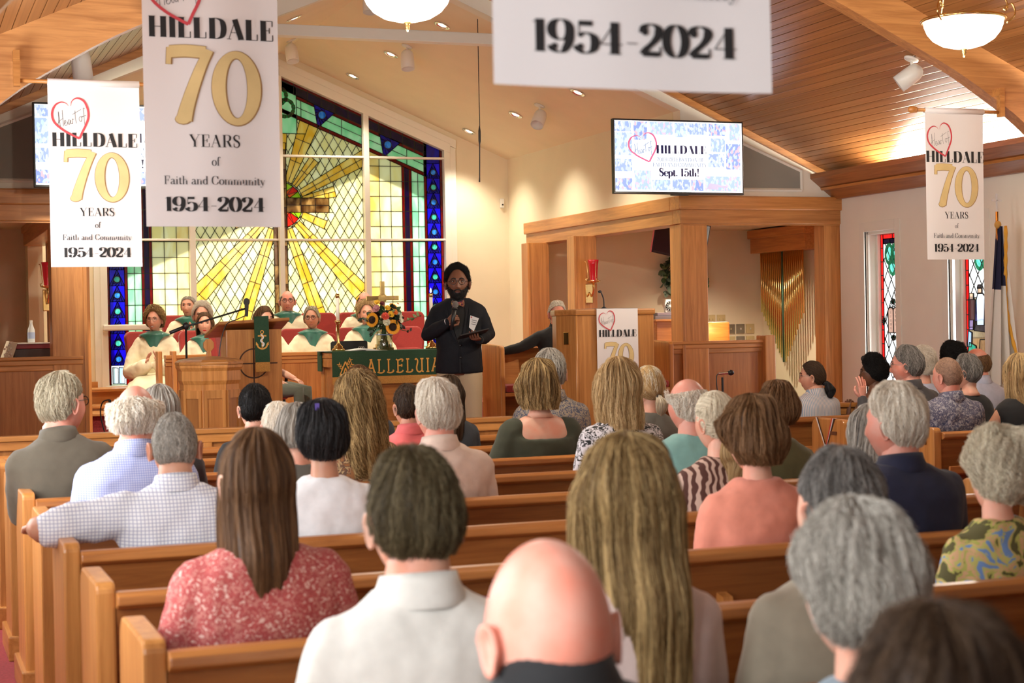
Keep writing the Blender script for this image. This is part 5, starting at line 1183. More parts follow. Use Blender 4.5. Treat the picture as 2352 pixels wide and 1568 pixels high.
for x,y,z,rz,lb in ((2.62,17.88,.52,.30,'red upholstered chair of the clapping choir woman at far left'),(3.16,19.05,.70,.15,'red chair of the elderly choir man at left rear'),(3.14,18.15,.52,.1,'red chair of the white-haired choir woman'),(3.02,17.05,.52,.1,'red chair of the dark bobbed choir woman'),(4.22,18.85,.70,0,'red chair of the bald choir man with glasses'),(4.22,17.75,.52,0,'red chair of the grey-blond choir woman with glasses'),(4.68,18.8,.70,0,'empty red chair seen right of the tall candle'),(4.86,17.75,.52,0,'red chair of the blond woman behind the flowers'),(5.15,18.8,.70,0,'red chair of the bearded choir man'),(5.43,17.8,.52,0,'empty red chair seen between flowers and speaker'),(5.74,18.8,.70,-.1,'taller red chair back behind the empty one near the speaker'),(3.10,15.22,.52,.96,'red chair of the woman in the sage dress by the lectern')):
    chair(x,y,z,rz,lb)
# ------------------------------------------------------------------ alcoves
t = thing('bar_chimes','brass bar chimes hanging from a wooden header in the right alcove','chimes',(10.8,18.75,2.77))
MB().box((10.60,17.95,2.47),(10.9,19.35,2.70)).build('header', W_Y, t, bev=.008); MB().box((10.57,17.92,2.66),(10.9,19.38,2.775)).build('cornice', W_Y, t, bev=.015)
for k in range(22):
    y = 18.22+.05*k; d = abs(k-9.5)/10.5; zb = 1.02+.72*d**1.0 if k < 10 else 1.02+.62*d
    MB().tube([(10.72,y,2.47),(10.72,y,zb)],.0165,10).build('tube', BRASS if k != 10 else plain('green_patina',(.10,.20,.14),.4,metal=.8), t, True)
t = thing('organ_console','warm-lit oak organ console in the right alcove','organ',(8.6,17.2,.52))
MB().box((8.02,16.8,.52),(9.1,17.5,1.33)).build('body', W_XD, t, bev=.01); MB().box((8.05,16.9,1.33),(8.26,17.5,1.60)).build('side_cabinet', W_XD, t, bev=.008); MB().box((8.26,17.05,1.33),(9.06,17.10,1.585)).build('music_desk', W_X, t, bev=.03); MB().box((8.03,16.88,1.60),(8.55,17.5,1.625)).build('lid', W_X, t, bev=.005)
lamp('console_lamp_bulb','AREA',(8.72,16.78,1.50),3.5,(1,.62,.28),target=(8.7,17.05,1.45),shape='RECTANGLE',size=.5,size_y=.03)
t = thing('console_lamp','slim brass music lamp over the organ console','lamp',(8.7,16.82,1.34)); MB().tube([(8.45,16.84,1.345),(9.0,16.84,1.345)],.012,10).build('shade', BRASS, t, True)
t = thing('book_stack','dark grey books lying on the organ console','books',(8.3,17.1,1.626)); MB().box((8.06,16.95,1.626),(8.50,17.25,1.665)).build('lower_book', plain('grey_cover',(.16,.14,.16),.5), t, bev=.004); MB().box((8.10,16.97,1.666),(8.48,17.23,1.70)).build('upper_book', plain('mauve_cover',(.22,.17,.20),.5), t, bev=.004)
for x,lb in ((8.295,'small white desk fan, left of two on the books'),(8.43,'small white desk fan, right of two on the books')):
    t = thing('desk_fan',lb,'fan',(x,17.05,1.70)); z = 1.775; y = 17.05
    MB().prism([(x-.055,1.70),(x+.055,1.70),(x+.075,z+.02),(x+.05,z+.075),(x-.05,z+.075),(x-.065,z+.02)],y,y+.045,'y').build('case', WHITEP, t, bev=.01)
    MB().lathe([(.055,-.004),(.055,.002)],(x,y-.003,z),20,'y',True).build('opening', BLACKP, t)
    for k in range(12): a = 2*pi*k/12; MB().tube([(x+.01*cos(a),y-.008,z+.01*sin(a)),(x+.055*cos(a),y-.008,z+.055*sin(a))],.0025,4).build('grille_wire', WHITEP, t)
    MB().lathe([(.013,-.012),(.013,-.004)],(x,y-.002,z),10,'y',True).build('hub', WHITEP, t)
t = thing('table_lamp','white shaded lamp partly behind the corner post','lamp',(8.53,17.3,1.626)); MB().lathe([(.10,.12),(.055,.30),(.053,.30),(.098,.12)],(8.53,17.3,1.626),20).build('shade', plain('lampshade',(.85,.78,.6),.8,emit=.5), t, True); MB().lathe([(.05,0),(.05,.015),(.015,.03),(.015,.14)],(8.53,17.3,1.626),14,cap=True).build('base', BRASS, t, True)
t = thing('wall_monitor','dark flat monitor tilted from the alcove ceiling beside the post','monitor',(8.5,17.0,2.55)); M = Matrix.Translation((8.42,17.0,2.555)) @ Matrix.Rotation(radians(-38),4,'Z') @ Matrix.Rotation(radians(14),4,'Y') @ Matrix.Rotation(radians(16),4,'X')
MB().box((-.32,-.02,-.24),(.32,.03,.20)).xf(M).build('case', BLACKP, t, bev=.008); MB().box((-.322,-.026,-.242),(-.305,.0,.202)).xf(M).build('edge', CHROME, t); MB().box((-.29,-.023,-.21),(.29,-.019,.17)).xf(M).build('screen', plain('dark_screen',(.015,.016,.018),.15), t); MB().tube([(8.46,17.06,2.6),(8.48,17.1,2.79)],.02,10).build('bracket', BLACKM, t)
t = thing('wreath','green eucalyptus wreath on the alcove wall','wreath',(9.69,19.52,2.19)); rn = random.Random(3)
MB().tube([(9.69+.24*cos(a),19.55,2.19+.26*sin(a)) for a in [2*pi*k/30 for k in range(31)]],.03,8).build('ring', plain('twig',(.06,.035,.02),.9), t, True)
el = [leaf_mesh('leaf',m,.085,.036,.3,4) for m in (LF[0],LF[1],LF[3],plain('leaf_silver',(.17,.24,.16),.5))]
for k in range(210):
    a = rn.uniform(0,2*pi); r = .25+rn.uniform(-.06,.07); p = Vector((9.69+r*cos(a),19.55-rn.uniform(.03,.10),2.19+r*1.08*sin(a))); d = Vector((cos(a)*rn.uniform(-.4,1)-sin(a)*.8,-rn.uniform(.1,.8),sin(a)*rn.uniform(-.4,1)+cos(a)*.8))
    M = Matrix.Translation(p) @ d.to_track_quat('Y','Z').to_matrix().to_4x4() @ Matrix.Rotation(rn.uniform(0,6.28),4,'Y'); place(el[rn.choice([0,0,1,2,2,3])],'leaf',t,M)
for i,(x,z,mt,lb) in enumerate(((10.13,1.615,IVORY,'ivory double light switch, left of the upper pair'),(10.28,1.615,IVORY,'ivory double light switch, right of the upper pair'),(10.42,1.485,STEEL,'steel dimmer plate, left of the lower row'),(10.565,1.485,STEEL,'steel socket plate in the middle of the lower row'),(10.71,1.485,IVORY,'ivory blank plate at the right of the lower row'),(10.42,1.325,IVORY,'ivory plate just above the rail, left'),(10.565,1.325,STEEL,'steel plate just above the rail, centre'),(10.71,1.325,IVORY,'ivory plate just above the rail, right'))):
    t = thing('wall_plate',lb,'switch plate',(x,19.59,z)); MB().box((x-.062,19.585,z-.062),(x+.062,19.6,z+.062)).build('plate', mt, t, bev=.005)
    for s in ((-1,1) if i < 2 else (0,)): MB().box((x+s*.025-.006,19.57,z-.012),(x+s*.025+.006,19.586,z+.012)).build('toggle', IVORY if i < 3 else WHITEP, t)
for x,y,nm,lb in ((9.05,16.05,'recessed_light','round downlight in the right alcove ceiling'),):
    t = thing(nm,lb,'downlight',(x,y,2.79)); MB().lathe([(.09,-.001),(.088,-.008),(.07,-.006),(.0,-.003)],(x,y,2.79),20).build('reflector', CHROME, t, True)
t = thing('ceiling_vent','square grey vent in the right alcove ceiling','vent',(9.65,16.9,2.79)); MB().box((9.55,16.8,2.775),(9.75,17.0,2.79)).box((9.59,16.84,2.765),(9.71,16.96,2.775)).build('grille', plain('vent_grey',(.3,.3,.28),.5), t, bev=.004)
# left alcove: organ keydesk, music, bottle
t = thing('keyboard_console','dark organ keydesk with pale stop jamb in the left alcove','organ',(.95,15.9,.52))
MB().box((.55,15.7,.52),(1.45,16.3,1.33)).build('body', plain('dark_walnut',(.045,.018,.01),.4), t, bev=.01); MB().prism([(.90,1.34),(.98,1.34),(1.04,1.52),(.97,1.535)],15.5,15.95,'y').build('stop_jamb', plain('pale_jamb',(.62,.55,.42),.5), t, bev=.004)
for k in range(12): MB().ball((.925+.018*(k//3),15.49,1.365+.05*(k % 3)+.018*(k//3)),.010,8,6).build('stop_knob', WHITEP, t, True)
MB().box((1.02,15.75,1.33),(1.36,16.0,1.46)).build('music_rack', plain('dark_walnut_rack',(.035,.013,.008),.4), t, bev=.006)
t = thing('music_book','red music book with loose sheets on the keydesk','book',(1.2,15.85,1.461)); MB().box((1.04,15.74,1.461),(1.34,15.98,1.505)).build('cover', plain('red_cover',(.20,.02,.03),.5), t, bev=.004); MB().box((1.03,15.72,1.506),(1.40,15.99,1.516)).build('sheets', PAPER, t)
t = thing('water_bottle','clear plastic water bottle on the music book','bottle',(1.19,15.92,1.517)); MB().lathe([(.0,0),(.031,0),(.033,.01),(.033,.10),(.031,.12),(.014,.165),(.013,.19)],(1.19,15.92,1.517),20).build('bottle', plain('clear_plastic',(.72,.74,.74),.1,spec=.8), t, True); MB().tube([(1.19,15.92,1.70),(1.19,15.92,1.722)],.015,12).build('cap', WHITEP, t); MB().lathe([(.0335,.035),(.0335,.095)],(1.19,15.92,1.517),20).build('paper_label', plain('bottle_label',(.35,.42,.62),.5), t, True)
t = thing('cable_stand','slim black stand on the steps at left','stand',(1.72,14.5,.52)); MB().tube([(1.72,14.5,.53),(1.72,14.5,1.02)],.012,8).build('post', BLACKM, t); MB().lathe([(.09,0),(.09,.015),(.015,.03)],(1.72,14.5,.52),16,cap=True).build('base', BLACKM, t); MB().tube(cr([(1.72,14.5,1.02),(1.66,14.5,1.0),(1.64,14.5,.9),(1.67,14.5,.75),(1.70,14.5,.7)],5),.006,6).build('cable_loop', BLACKP, t)
# small microphone on the right
t = thing('short_microphone_stand','black microphone on short stand before the right rail','microphone stand',(7.09,13.5,.35)); MB().tube([(7.09,13.5,.37),(7.085,13.5,1.08)],[.012,.010],8).build('pole', BLACKM, t); MB().lathe([(.10,0),(.10,.015),(.015,.03)],(7.09,13.5,.35),18,cap=True).build('base', BLACKM, t); MB().tube([(7.04,13.49,1.115),(7.13,13.46,1.12)],.013,10).build('body', CHROME, t); MB().ball((7.15,13.455,1.122),(.032,.026,.026)).build('foam', BLACKP, t, True); MB().tube(cr([(7.04,13.49,1.115),(7.02,13.49,1.08),(7.03,13.49,.95),(7.08,13.49,.8)],5),.005,6).build('cable', BLACKP, t)
# flag
t = thing('church_flag','white and navy church flag with gold fringe on a brass pole by the right wall','flag',(9.0,12.0,0)); ACR = plain('clear_acrylic',(.85,.86,.86),.15,spec=.8)
MB().tube([(9.0,12.0,.03),(9.0,12.0,2.50)],.013,12).build('pole', BRASS, t, True); MB().lathe([(.16,0),(.16,.03),(.05,.05),(.02,.10)],(9.0,12.0,0),24,cap=True).build('base', BRASS, t, True)
MB().box((8.992,11.995,2.50),(9.008,12.005,2.655)).box((8.95,11.995,2.59),(9.05,12.005,2.605)).build('clear_cross', ACR, t, bev=.002)
def fl(u, v):   # u along the gathered folds 0..1, v down 0..1
    sp = .03+.30*v; fold = sin(u*pi*5.5)*(.03+.035*v)
    return (9.0-.09*v+.35*sp*u*2.2-.12*sp, 11.985-u*.02+fold-.05*v*u, 2.37-1.35*v-.1*u*v)
vv=[];ff=[];cc_=[]
nu,nv=36,30
for j in range(nv+1):
    for i in range(nu+1): vv.append(fl(i/nu,j/nv))
can=MB();wh=MB()
for j in range(nv):
    for i in range(nu):
        a=j*(nu+1)+i; (can if (j/nv < .30+.10*(1-i/nu)) and i/nu < .62 else wh).f.append((a,a+1,a+nu+2,a+nu+1))
can.v=list(vv); wh.v=list(vv)
can.build('navy_canton', plain('navy_cloth',(.012,.014,.045),.9), t, True); wh.build('white_field', plain('flag_white',(.72,.67,.60),.9), t, True)
MB().tube([tuple(Vector(fl(.66+.34*v,v))+Vector((.0,-.045,0))) for v in [k/24 for k in range(25)]],[.012+.006*(k%2) for k in range(25)],6).build('gold_fringe', plain('flag_fringe',(.75,.38,.04),.8), t, True)
MB().ball((9.0,11.99,2.385),(.03,.03,.035)).build('gold_cord', plain('flag_cord',(.65,.36,.08),.8), t, True)
# ribbons on the pew ends
RIBN = [plain('ribbon_dark',(.05,.03,.03),.5),plain('ribbon_white',(.75,.70,.64),.5),plain('ribbon_red',(.6,.05,.04),.5)]; CARD = plain('red_card',(.30,.10,.11),.5); CARDR = plain('rose_card',(.6,.06,.06),.5)
def ribbons(x, y, sgn, label):
    t = thing('pew_ribbon', label, 'ribbon', (x,y,.9), 'ribbons with cards on the pew ends')
    xx = x+sgn*.006
    for i,(dy,mi) in enumerate(((.10,0),(.115,1),(.13,2),(.33,0),(.34,1))):
        MB().add([(x-sgn*.03,y+dy,.905),(x-sgn*.03,y+dy+.014,.905),(xx,y+dy+.014,.905),(xx,y+dy,.905),(xx+sgn*.002*i,y+.225,.70),(xx+sgn*.002*i,y+.212,.70)],[(0,1,2,3),(3,2,4,5)]).build('ribbon_strand', RIBN[mi], t)
    MB().add([(xx+sgn*.008,y+.21,.72),(xx+sgn*.008,y+.235,.72),(xx+sgn*.008,y+.245,.60),(xx+sgn*.008,y+.205,.60)],[(0,1,2,3)]).build('ribbon_tail', RIBN[1], t)
    MB().box((min(xx,xx+sgn*.004),y+.15,.56),(max(xx,xx+sgn*.004),y+.30,.66)).build('card', CARD, t); MB().box((min(xx,xx+sgn*.006),y+.26,.59),(max(xx,xx+sgn*.006),y+.295,.64)).build('card_rose', CARDR, t)
    MB().box((min(xx,xx+sgn*.003),y+.08,.79),(max(xx,xx+sgn*.003),y+.16,.815)).build('name_plate', plain('bronze_plate',(.25,.12,.06),.4,metal=.6), t)
for i,y in enumerate((9.86,8.80,7.92)): ribbons(6.1,y,-1,['ribbon and red card on the pew end just right of the ponytailed man','ribbon on the pew end hidden behind the white-haired man in navy','ribbon on the pew end above the curly blond hair'][i])
ribbons(4.39,6.60,1,'ribbon on the aisle end of the left pew beside the navy polo')
# outside ground
setting('ground_bounce', MB().add([(10.2,-30,-.24),(50,-30,-.24),(50,19,-.24),(10.2,19,-.24)],[(0,1,2,3)]), plain('pale_bounce_ground',(.55,.53,.50),.9,noise=.1,nscale=3))  # unseen pale ground, added to bounce sunlight into the right windows
setting('ground', MB().add([(-40,-40,-.25),(60,-40,-.25),(60,60,-.25),(-40,60,-.25)],[(0,1,2,3)]), plain('grass_ground',(.06,.09,.03),.95,noise=.3,nscale=2))
# ------------------------------------------------------------------ people
def hair_mat(name, c0, c1, c2=None):
    m, N, L, B = new_mat(name)
    hi = N.new('ShaderNodeHairInfo'); r = N.new('ShaderNodeValToRGB'); e = r.color_ramp.elements
    e[0].color = (*c0,1); e[1].color = (*(c2 or c1),1); q = e.new(.55); q.color = (*c1,1)
    L.new(hi.outputs['Random'], r.inputs['Fac']); L.new(r.outputs['Color'], B.inputs['Base Color'])
    B.inputs['Roughness'].default_value = .5; B.inputs['Specular IOR Level'].default_value = .16
    return m
def skin_mat(name, c, red=.12):
    m, N, L, B = new_mat(name); tc = N.new('ShaderNodeTexCoord'); n = N.new('ShaderNodeTexNoise'); n.inputs['Scale'].default_value = 14; n.inputs['Detail'].default_value = 3; L.new(tc.outputs['Object'], n.inputs['Vector'])
    r = N.new('ShaderNodeValToRGB'); r.color_ramp.elements[0].position = .38; r.color_ramp.elements[1].position = .68
    r.color_ramp.elements[0].color = (*c,1); r.color_ramp.elements[1].color = (min(1,c[0]*1.04),c[1]*(1-red*1.6),c[2]*(1-red*2),1); L.new(n.outputs['Fac'], r.inputs['Fac']); L.new(r.outputs['Color'], B.inputs['Base Color'])
    B.inputs['Roughness'].default_value = .48; B.inputs['Specular IOR Level'].default_value = .4
    return m
SK = dict(fair=skin_mat('skin_fair',(.68,.38,.27)), pink=skin_mat('skin_pink',(.68,.33,.25),.16), tan=skin_mat('skin_tan',(.55,.28,.18)), olive=skin_mat('skin_olive',(.50,.27,.17)), dark=skin_mat('skin_brown',(.105,.045,.026),.06), speaker=skin_mat('skin_warm_brown',(.185,.080,.046),.06), brown=skin_mat('skin_deep_brown',(.17,.075,.04),.06))
HR = dict(white=((.52,.44,.34),(.72,.64,.52),(.82,.76,.66)), grey=((.19,.165,.135),(.34,.31,.265),(.50,.46,.40)), ash=((.24,.20,.13),(.40,.35,.24),(.55,.49,.36)), dgrey=((.07,.062,.055),(.16,.145,.13),(.30,.275,.25)), black=((.010,.009,.009),(.02,.018,.018),(.05,.047,.047)), ink=((.005,.004,.004),(.009,.008,.008),(.018,.016,.015)),
  brown=((.040,.018,.008),(.085,.040,.017),(.16,.082,.036)), dbrown=((.022,.012,.007),(.045,.025,.014),(.085,.05,.028)), chest=((.09,.042,.018),(.17,.088,.038),(.26,.14,.066)), blond=((.26,.15,.06),(.46,.30,.13),(.62,.45,.24)), dblond=((.075,.042,.016),(.24,.145,.055),(.52,.36,.16)), silver=((.36,.30,.20),(.62,.54,.40),(.80,.72,.56)), olive=((.048,.034,.016),(.085,.062,.030),(.15,.115,.06)), buzz=((.30,.17,.11),(.40,.23,.15),(.48,.30,.2)))
HRM = {k: hair_mat('hair_'+k,*v) for k, v in HR.items()}; HRM.update({k+'_hi': hair_mat('hair_light_'+k,v[1],v[2],tuple(min(.9,a*1.25) for a in v[2])) for k, v in HR.items()}); HRB = {k: plain('hair_shaded_'+k, tuple(a*(.58 if v[1][0] < .5 else .8) for a in v[1]), .7, noise=.35, nscale=60) for k, v in HR.items()}  # HRB is darkened: shade between the strands put into the shell colour
def sstep(a, b, x): t = np.clip((x-a)/(b-a),0,1); return t*t*(3-2*t)
def head_surf(nx, ny, nz):
    x = .0770*nx; y = .098*ny; z = .120*nz
    t = np.clip(-nz,0,1); fr = ny > 0
    x = x*(1-.19*t**2.0); y = np.where(fr, y*(1-.10*t**2), y*(1-.45*sstep(.1,.85,t)))
    g = lambda a,c,s: np.exp(-((a-c)/s)**2); ax = np.abs(x)
    npf = np.where(z > -.031, sstep(.026,-.031,z), 1-sstep(-.031,-.044,z))
    d = .019*npf*g(x,0,.0115)+.008*g(ax,.013,.008)*g(z,-.034,.009)
    d = d-.011*g(ax,.031,.015)*g(z,.015,.012)+.004*g(ax,.026,.022)*g(z,.037,.009)+.004*g(ax,.040,.018)*g(z,-.024,.022)
    d = d+.0045*g(x,0,.020)*g(z,-.058,.007)+.0045*g(x,0,.018)*g(z,-.071,.007)-.004*g(x,0,.026)*g(z,-.0645,.0028)+.011*g(x,0,.022)*g(z,-.100,.017)
    return x, np.where(fr, y+d*sstep(.0,.35,ny), y), z
def face_y(x, z):
    nx, nz = x/.077, z/.12; ny = sqrt(max(.05,1-nx*nx-nz*nz)); return float(head_surf(np.array(nx),np.array(ny),np.array(nz))[1])
def head_mb(mb, MH, nr=44, nc=56):
    th = np.concatenate([np.linspace(.02,1.15,int(nr*.34)),np.linspace(1.18,2.62,int(nr*.58)),np.linspace(2.7,3.12,max(3,int(nr*.08)))])
    tt = np.linspace(-pi,pi,nc,endpoint=False); ph = pi/2+tt-.45*np.sin(tt)
    T, P = np.meshgrid(th, ph, indexing='ij'); x,y,z = head_surf(np.sin(T)*np.cos(P),np.sin(T)*np.sin(P),np.cos(T))
    rs = [[MH @ Vector((x[i,j],y[i,j],z[i,j])) for j in range(nc)] for i in range(len(th))]; mb.rings(rs)
    for s in (-1,1):    # ears: helix rim, bowl and lobe
        Me = MH @ Matrix.Translation((s*.0745,-.010,-.010)) @ Matrix.Rotation(s*-.38,4,'Z') @ Matrix.Rotation(-.15,4,'X')
        e = MB(); rim = [(.0,.017*cos(a)*(1 if sin(a) > 0 else .75),.033*sin(a)) for a in [2*pi*k/14 for k in range(14)]]
        o = [[(s*.000+s*r[0],r[1]*.8,r[2]*.85) for r in rim],[(s*.012,r[1],r[2]) for r in rim],[(s*.019,r[1]*1.08,r[2]*1.06) for r in rim],[(s*.021,r[1]*.92,r[2]*.92) for r in rim],[(s*.013,r[1]*.68,r[2]*.72) for r in rim],[(s*.010,r[1]*.2,r[2]*.25) for r in rim]]
        e.rings(o); e.xf(Me); mb.add(e.v,e.f)
def hairline(da, style='long'):
    if style == 'short': return np.interp(da,[0,.6,1.0,1.3,1.5,1.72,2.2,pi],[.80,.86,1.06,1.30,1.34,1.72,2.02,2.10])
    return np.interp(da,[0,.6,1.0,1.3,1.55,1.75,2.2,pi],[.80,.86,1.10,1.45,1.55,1.86,2.02,2.08])
class Hair:
    """shell over the skull, running from crown to hairline and, if long, on down over neck and back"""
    def __init__(s, style, t=.014, L=.0, flare=.0, seed=0, lump=.15, hl=0, part=0, low=0, lock=.10):
        s.style, s.t, s.L, s.fl, s.lump, s.low, s.hl, s.part, s.lock = style, t, L, flare, lump, low, hl, part, lock; r = random.Random(seed); s.o = [r.uniform(0,6.28) for _ in range(8)]
    def S(s, u, ph):
        u = np.asarray(u,float); ph = np.asarray(ph,float)
        da = np.abs((ph-pi/2+pi) % (2*pi)-pi); lo = (hairline(da,s.style if not s.part else 'long')+s.low*sstep(1.5,2.2,da))*(1-s.hl*(1-sstep(.5,1.3,da)))
        if s.style in ('fringe','thin'):
            t0 = (.50 if s.style == 'thin' else .98)*(.55+.45*sstep(0,2.6,da)) if s.style == 'thin' else np.interp(da,[1.0,1.5,2.2,pi],[1.2,1.08,.98,.90])
            th = t0+(lo-t0)*u; drop = 0*u; prof = (.12+.88*sstep(0,.5,u))*(1-.45*np.clip(u,0,1)**4)
        elif s.L > 0:
            k = sstep(.95,1.45,da); us = .50+.5*(1-k); uh = np.clip(u/us,0,1); lim = np.where(da > 1.3, np.minimum(lo,1.78), lo); th = uh*lim
            drop = np.clip((u-us)/np.maximum(1-us,1e-3),0,1)*s.L*k; prof = np.where(drop > 0,1-.55*(drop/s.L)**2,1-.35*(1-k)*uh**3)
        else: th = u*lo; drop = 0*u; prof = 1-.62*u**3
        nx,ny,nz = np.sin(th)*np.cos(ph),np.sin(th)*np.sin(ph),np.cos(th)
        x,y,z = head_surf(nx,ny,nz)
        prof = prof*(1-.6*(1-sstep(.35,1.25,da))*np.clip(u*1.3,0,1)**2)
        lump = 1+s.lump*sstep(.05,.7,th)*(np.sin(ph*3+s.o[0]+th*2)+np.sin(ph*5+s.o[1]-th*3)+np.sin(th*6+s.o[2]+ph*2))
        lump = lump+s.lock*sstep(.1,.8,th)*(np.sin(ph*23+s.o[4]+2.2*np.sin(u*6+s.o[5]))+.7*np.sin(ph*37+s.o[6]+2.5*np.sin(u*5+s.o[7])))
        tk = s.t*prof*lump
        nn = np.sqrt(nx**2+ny**2+(nz*.9)**2)
        x = x+nx/nn*tk; y = y+ny/nn*tk; z = z+nz/nn*tk
        f = 1+s.fl*(drop/max(s.L,1e-6)); fold = 1+.03*np.sin(ph*9+s.o[3])*sstep(0,.1,drop)
        return x*f*fold, np.where(drop > 0, y*(1+np.where(y < 0,.42,.0)*sstep(.02,.17,drop))*fold, y), z-drop
    def span(s): return (pi/2+.95, pi/2+2*pi-.95) if s.style == 'fringe' else (pi/2+.0, pi/2+2*pi)
    def mesh(s, MH, nu=22, nv=44):
        a, b = s.span(); closed = s.style != 'fringe'
        ph = np.linspace(a,b,nv,endpoint=not closed); u = np.linspace(.0 if s.style in ('fringe','thin') else .015,1,nu)
        U, P = np.meshgrid(u,ph,indexing='ij'); x,y,z = s.S(U,P)
        mb = MB(); mb.rings([[MH @ Vector((x[i,j],y[i,j],z[i,j])) for j in range(nv)] for i in range(nu)], cap=False, close=closed)
        if s.style not in ('fringe','thin'): mb.f.append(tuple(range(nv-1,-1,-1)))
        return mb
    def strands(s, n, seed, ln=(.25,.5), npt=8, wave=.02, curl=0.0, loose=.003, tips=.004, spread=0):
        r = np.random.RandomState(seed); a, b = s.span()
        ph0 = r.uniform(a,b,n); u0 = r.uniform(0,.96,n)**(.85); l = r.uniform(*ln,n); u1 = np.minimum(u0+l,1.0+(.03 if s.L else .01)*r.rand(n))
        k = np.linspace(0,1,npt)[None,:]; U = u0[:,None]+(u1-u0)[:,None]*k
        ph = ph0[:,None]+wave*np.sin(k*r.uniform(1,4,n)[:,None]+r.uniform(0,6.28,n)[:,None])+spread*(k-.5)*r.randn(n)[:,None]
        x,y,z = s.S(np.clip(U,0,1),ph); rad = np.stack([x,y,z+.02],-1); rad /= np.linalg.norm(rad,axis=-1,keepdims=True)
        off = (r.uniform(-.001 if s.t > .004 else .0004,loose,n)[:,None]+tips*k**2*r.uniform(-.2,1,n)[:,None])[...,None]
        p = np.stack([x,y,z],-1)+rad*off
        if s.L:
            p[...,2] -= np.clip(U-1,0,1)*s.L
        if curl:
            f = r.uniform(9,16,n)[:,None]; q = r.uniform(0,6.28,n)[:,None]; tang = np.stack([-np.sin(ph),np.cos(ph),0*ph],-1)
            p = p+curl*(np.sin(k*f+q)[...,None]*tang+np.cos(k*f+q)[...,None]*rad)
        s.hi = np.sin(ph0*11+s.o[1])+.8*np.sin(ph0*19+u0*4+s.o[2]) > .55
        return p
def hair_curves(name, P, MH, rad, m, parent):
    n, k = P.shape[:2]; A = np.array(MH); Q = P.reshape(-1,3) @ A[:3,:3].T + A[:3,3]
    d = bpy.data.hair_curves.new(name); d.add_curves([k]*n)
    d.attributes['position'].data.foreach_set('vector', np.ascontiguousarray(Q,np.float32).ravel())
    at_ = d.attributes.get('radius') or d.attributes.new('radius','FLOAT','POINT'); at_.data.foreach_set('value', np.tile(np.linspace(rad,rad*.55,k),n).astype(np.float32))
    d.materials.append(m); o = link(bpy.data.objects.new(name, d)); o.parent = parent; o['kind'] = 'stuff'
    o.matrix_parent_inverse = Matrix.Translation(-wloc(parent)); return o
def solid(o, vox, smooth=8, wr=0.0, ws=.12):
    m = o.modifiers.new('remesh','REMESH'); m.mode = 'VOXEL'; m.voxel_size = vox; m.use_smooth_shade = True
    m = o.modifiers.new('smooth','SMOOTH'); m.iterations = smooth; m.factor = .5
    if wr:
        key = 'fold_%d' % int(ws*1000); tx = bpy.data.textures.get(key)
        if not tx: tx = bpy.data.textures.new(key,'CLOUDS'); tx.noise_scale = ws; tx.noise_depth = 2
        m = o.modifiers.new('folds','DISPLACE'); m.texture = tx; m.strength = wr; m.mid_level = .5; m.texture_coords = 'LOCAL'
    return o
TZ = [-.03,.08,.20,.32,.44,.525,.575,.61,.64,.668]
TM = dict(rx=[.178,.176,.166,.180,.198,.208,.194,.152,.096,.066], ry=[.14,.135,.120,.124,.128,.118,.099,.083,.071,.060], yc=[0,0,0,-.004,-.010,-.014,-.016,-.014,-.010,-.006])
TF = dict(rx=[.186,.180,.152,.160,.174,.182,.168,.130,.080,.055], ry=[.145,.135,.112,.118,.124,.108,.088,.072,.060,.051], yc=[0,0,0,-.002,-.006,-.012,-.015,-.013,-.010,-.006])
def torso(mb, sex, w, grow, z0, z1, belly=0, n=28, hunch=0):
    T = TM if sex == 'm' else TF; zs = sorted({z0,z1,*[z for z in TZ if z0 < z < z1]}); rs = []
    for z in zs:
        f = lambda k: float(np.interp(z,TZ,T[k])); rx = f('rx')*w+grow; ry = f('ry')*(.5+.5*w)+grow; yc = f('yc')+hunch*sm(.25,.62,z)
        b = belly*exp(-((z-.2)/.16)**2)
        rs.append([(rx*abs(cos(a))**.86*(1 if cos(a) > 0 else -1), yc+ry*abs(sin(a))**.9*(1 if sin(a) > 0 else -1)+(b if sin(a) > 0 else b*.25)*abs(sin(a)), z) for a in [2*pi*k/n for k in range(n)]])
    return mb.rings(rs)
def hand_mb(mb, M, side, curl=(.35,.35,.35,.35), thumb=.5, spread=.06, sc=1.0, n=8):
    h = MB()
    pal = [(-.005,.024,.017),(.02,.030,.016),(.05,.039,.0145),(.078,.041,.012),(.092,.038,.009)]
    h.rings([[(rx*cos(a),y,rz*sin(a)) for a in [2*pi*k/12 for k in range(12)]] for y,rx,rz in pal])
    for i,(bx_,ln) in enumerate(((-.029,.074),(-.010,.083),(.010,.078),(.028,.060))):
        bx_ *= -side; c_ = curl[i]; p = Vector((bx_,.080,0)); ang = 0; pts = [p.copy()]; sp = -side*spread*(-1.5+i)*1.0
        for f in (.44,.31,.25):
            ang += c_*(1.0 if f > .4 else 1.15); d = Vector((sin(-sp)*-1*cos(ang)*1.0,cos(ang),-sin(ang))); p = p+d*ln*f; pts.append(p.copy())
        h.limb(pts,[.0095,.009,.008,.0068],n)
    a = thumb; tp = [Vector((side*.022,.012,-.004)),Vector((side*(.022+.036*cos(.5)),.040,-.010-.012*a)),Vector((side*(.052+.010*(1-a)),.066,-.016-.026*a)),Vector((side*(.050-.022*a),.088-.01*a,-.020-.032*a))]
    h.limb([tuple(p) for p in tp],[.0125,.0115,.0100,.0078],n)
    h.xf(M @ Matrix.Scale(sc,4)); mb.add(h.v,h.f)
def frame(p, fwd, up):
    """wrist frame: +y along the hand, -z palm side"""
    y = Vector(fwd).normalized(); z = Vector(up); z = (z-y*z.dot(y)).normalized(); x = y.cross(z)
    return Matrix(((x.x,y.x,z.x,p[0]),(x.y,y.y,z.y,p[1]),(x.z,y.z,z.z,p[2]),(0,0,0,1)))
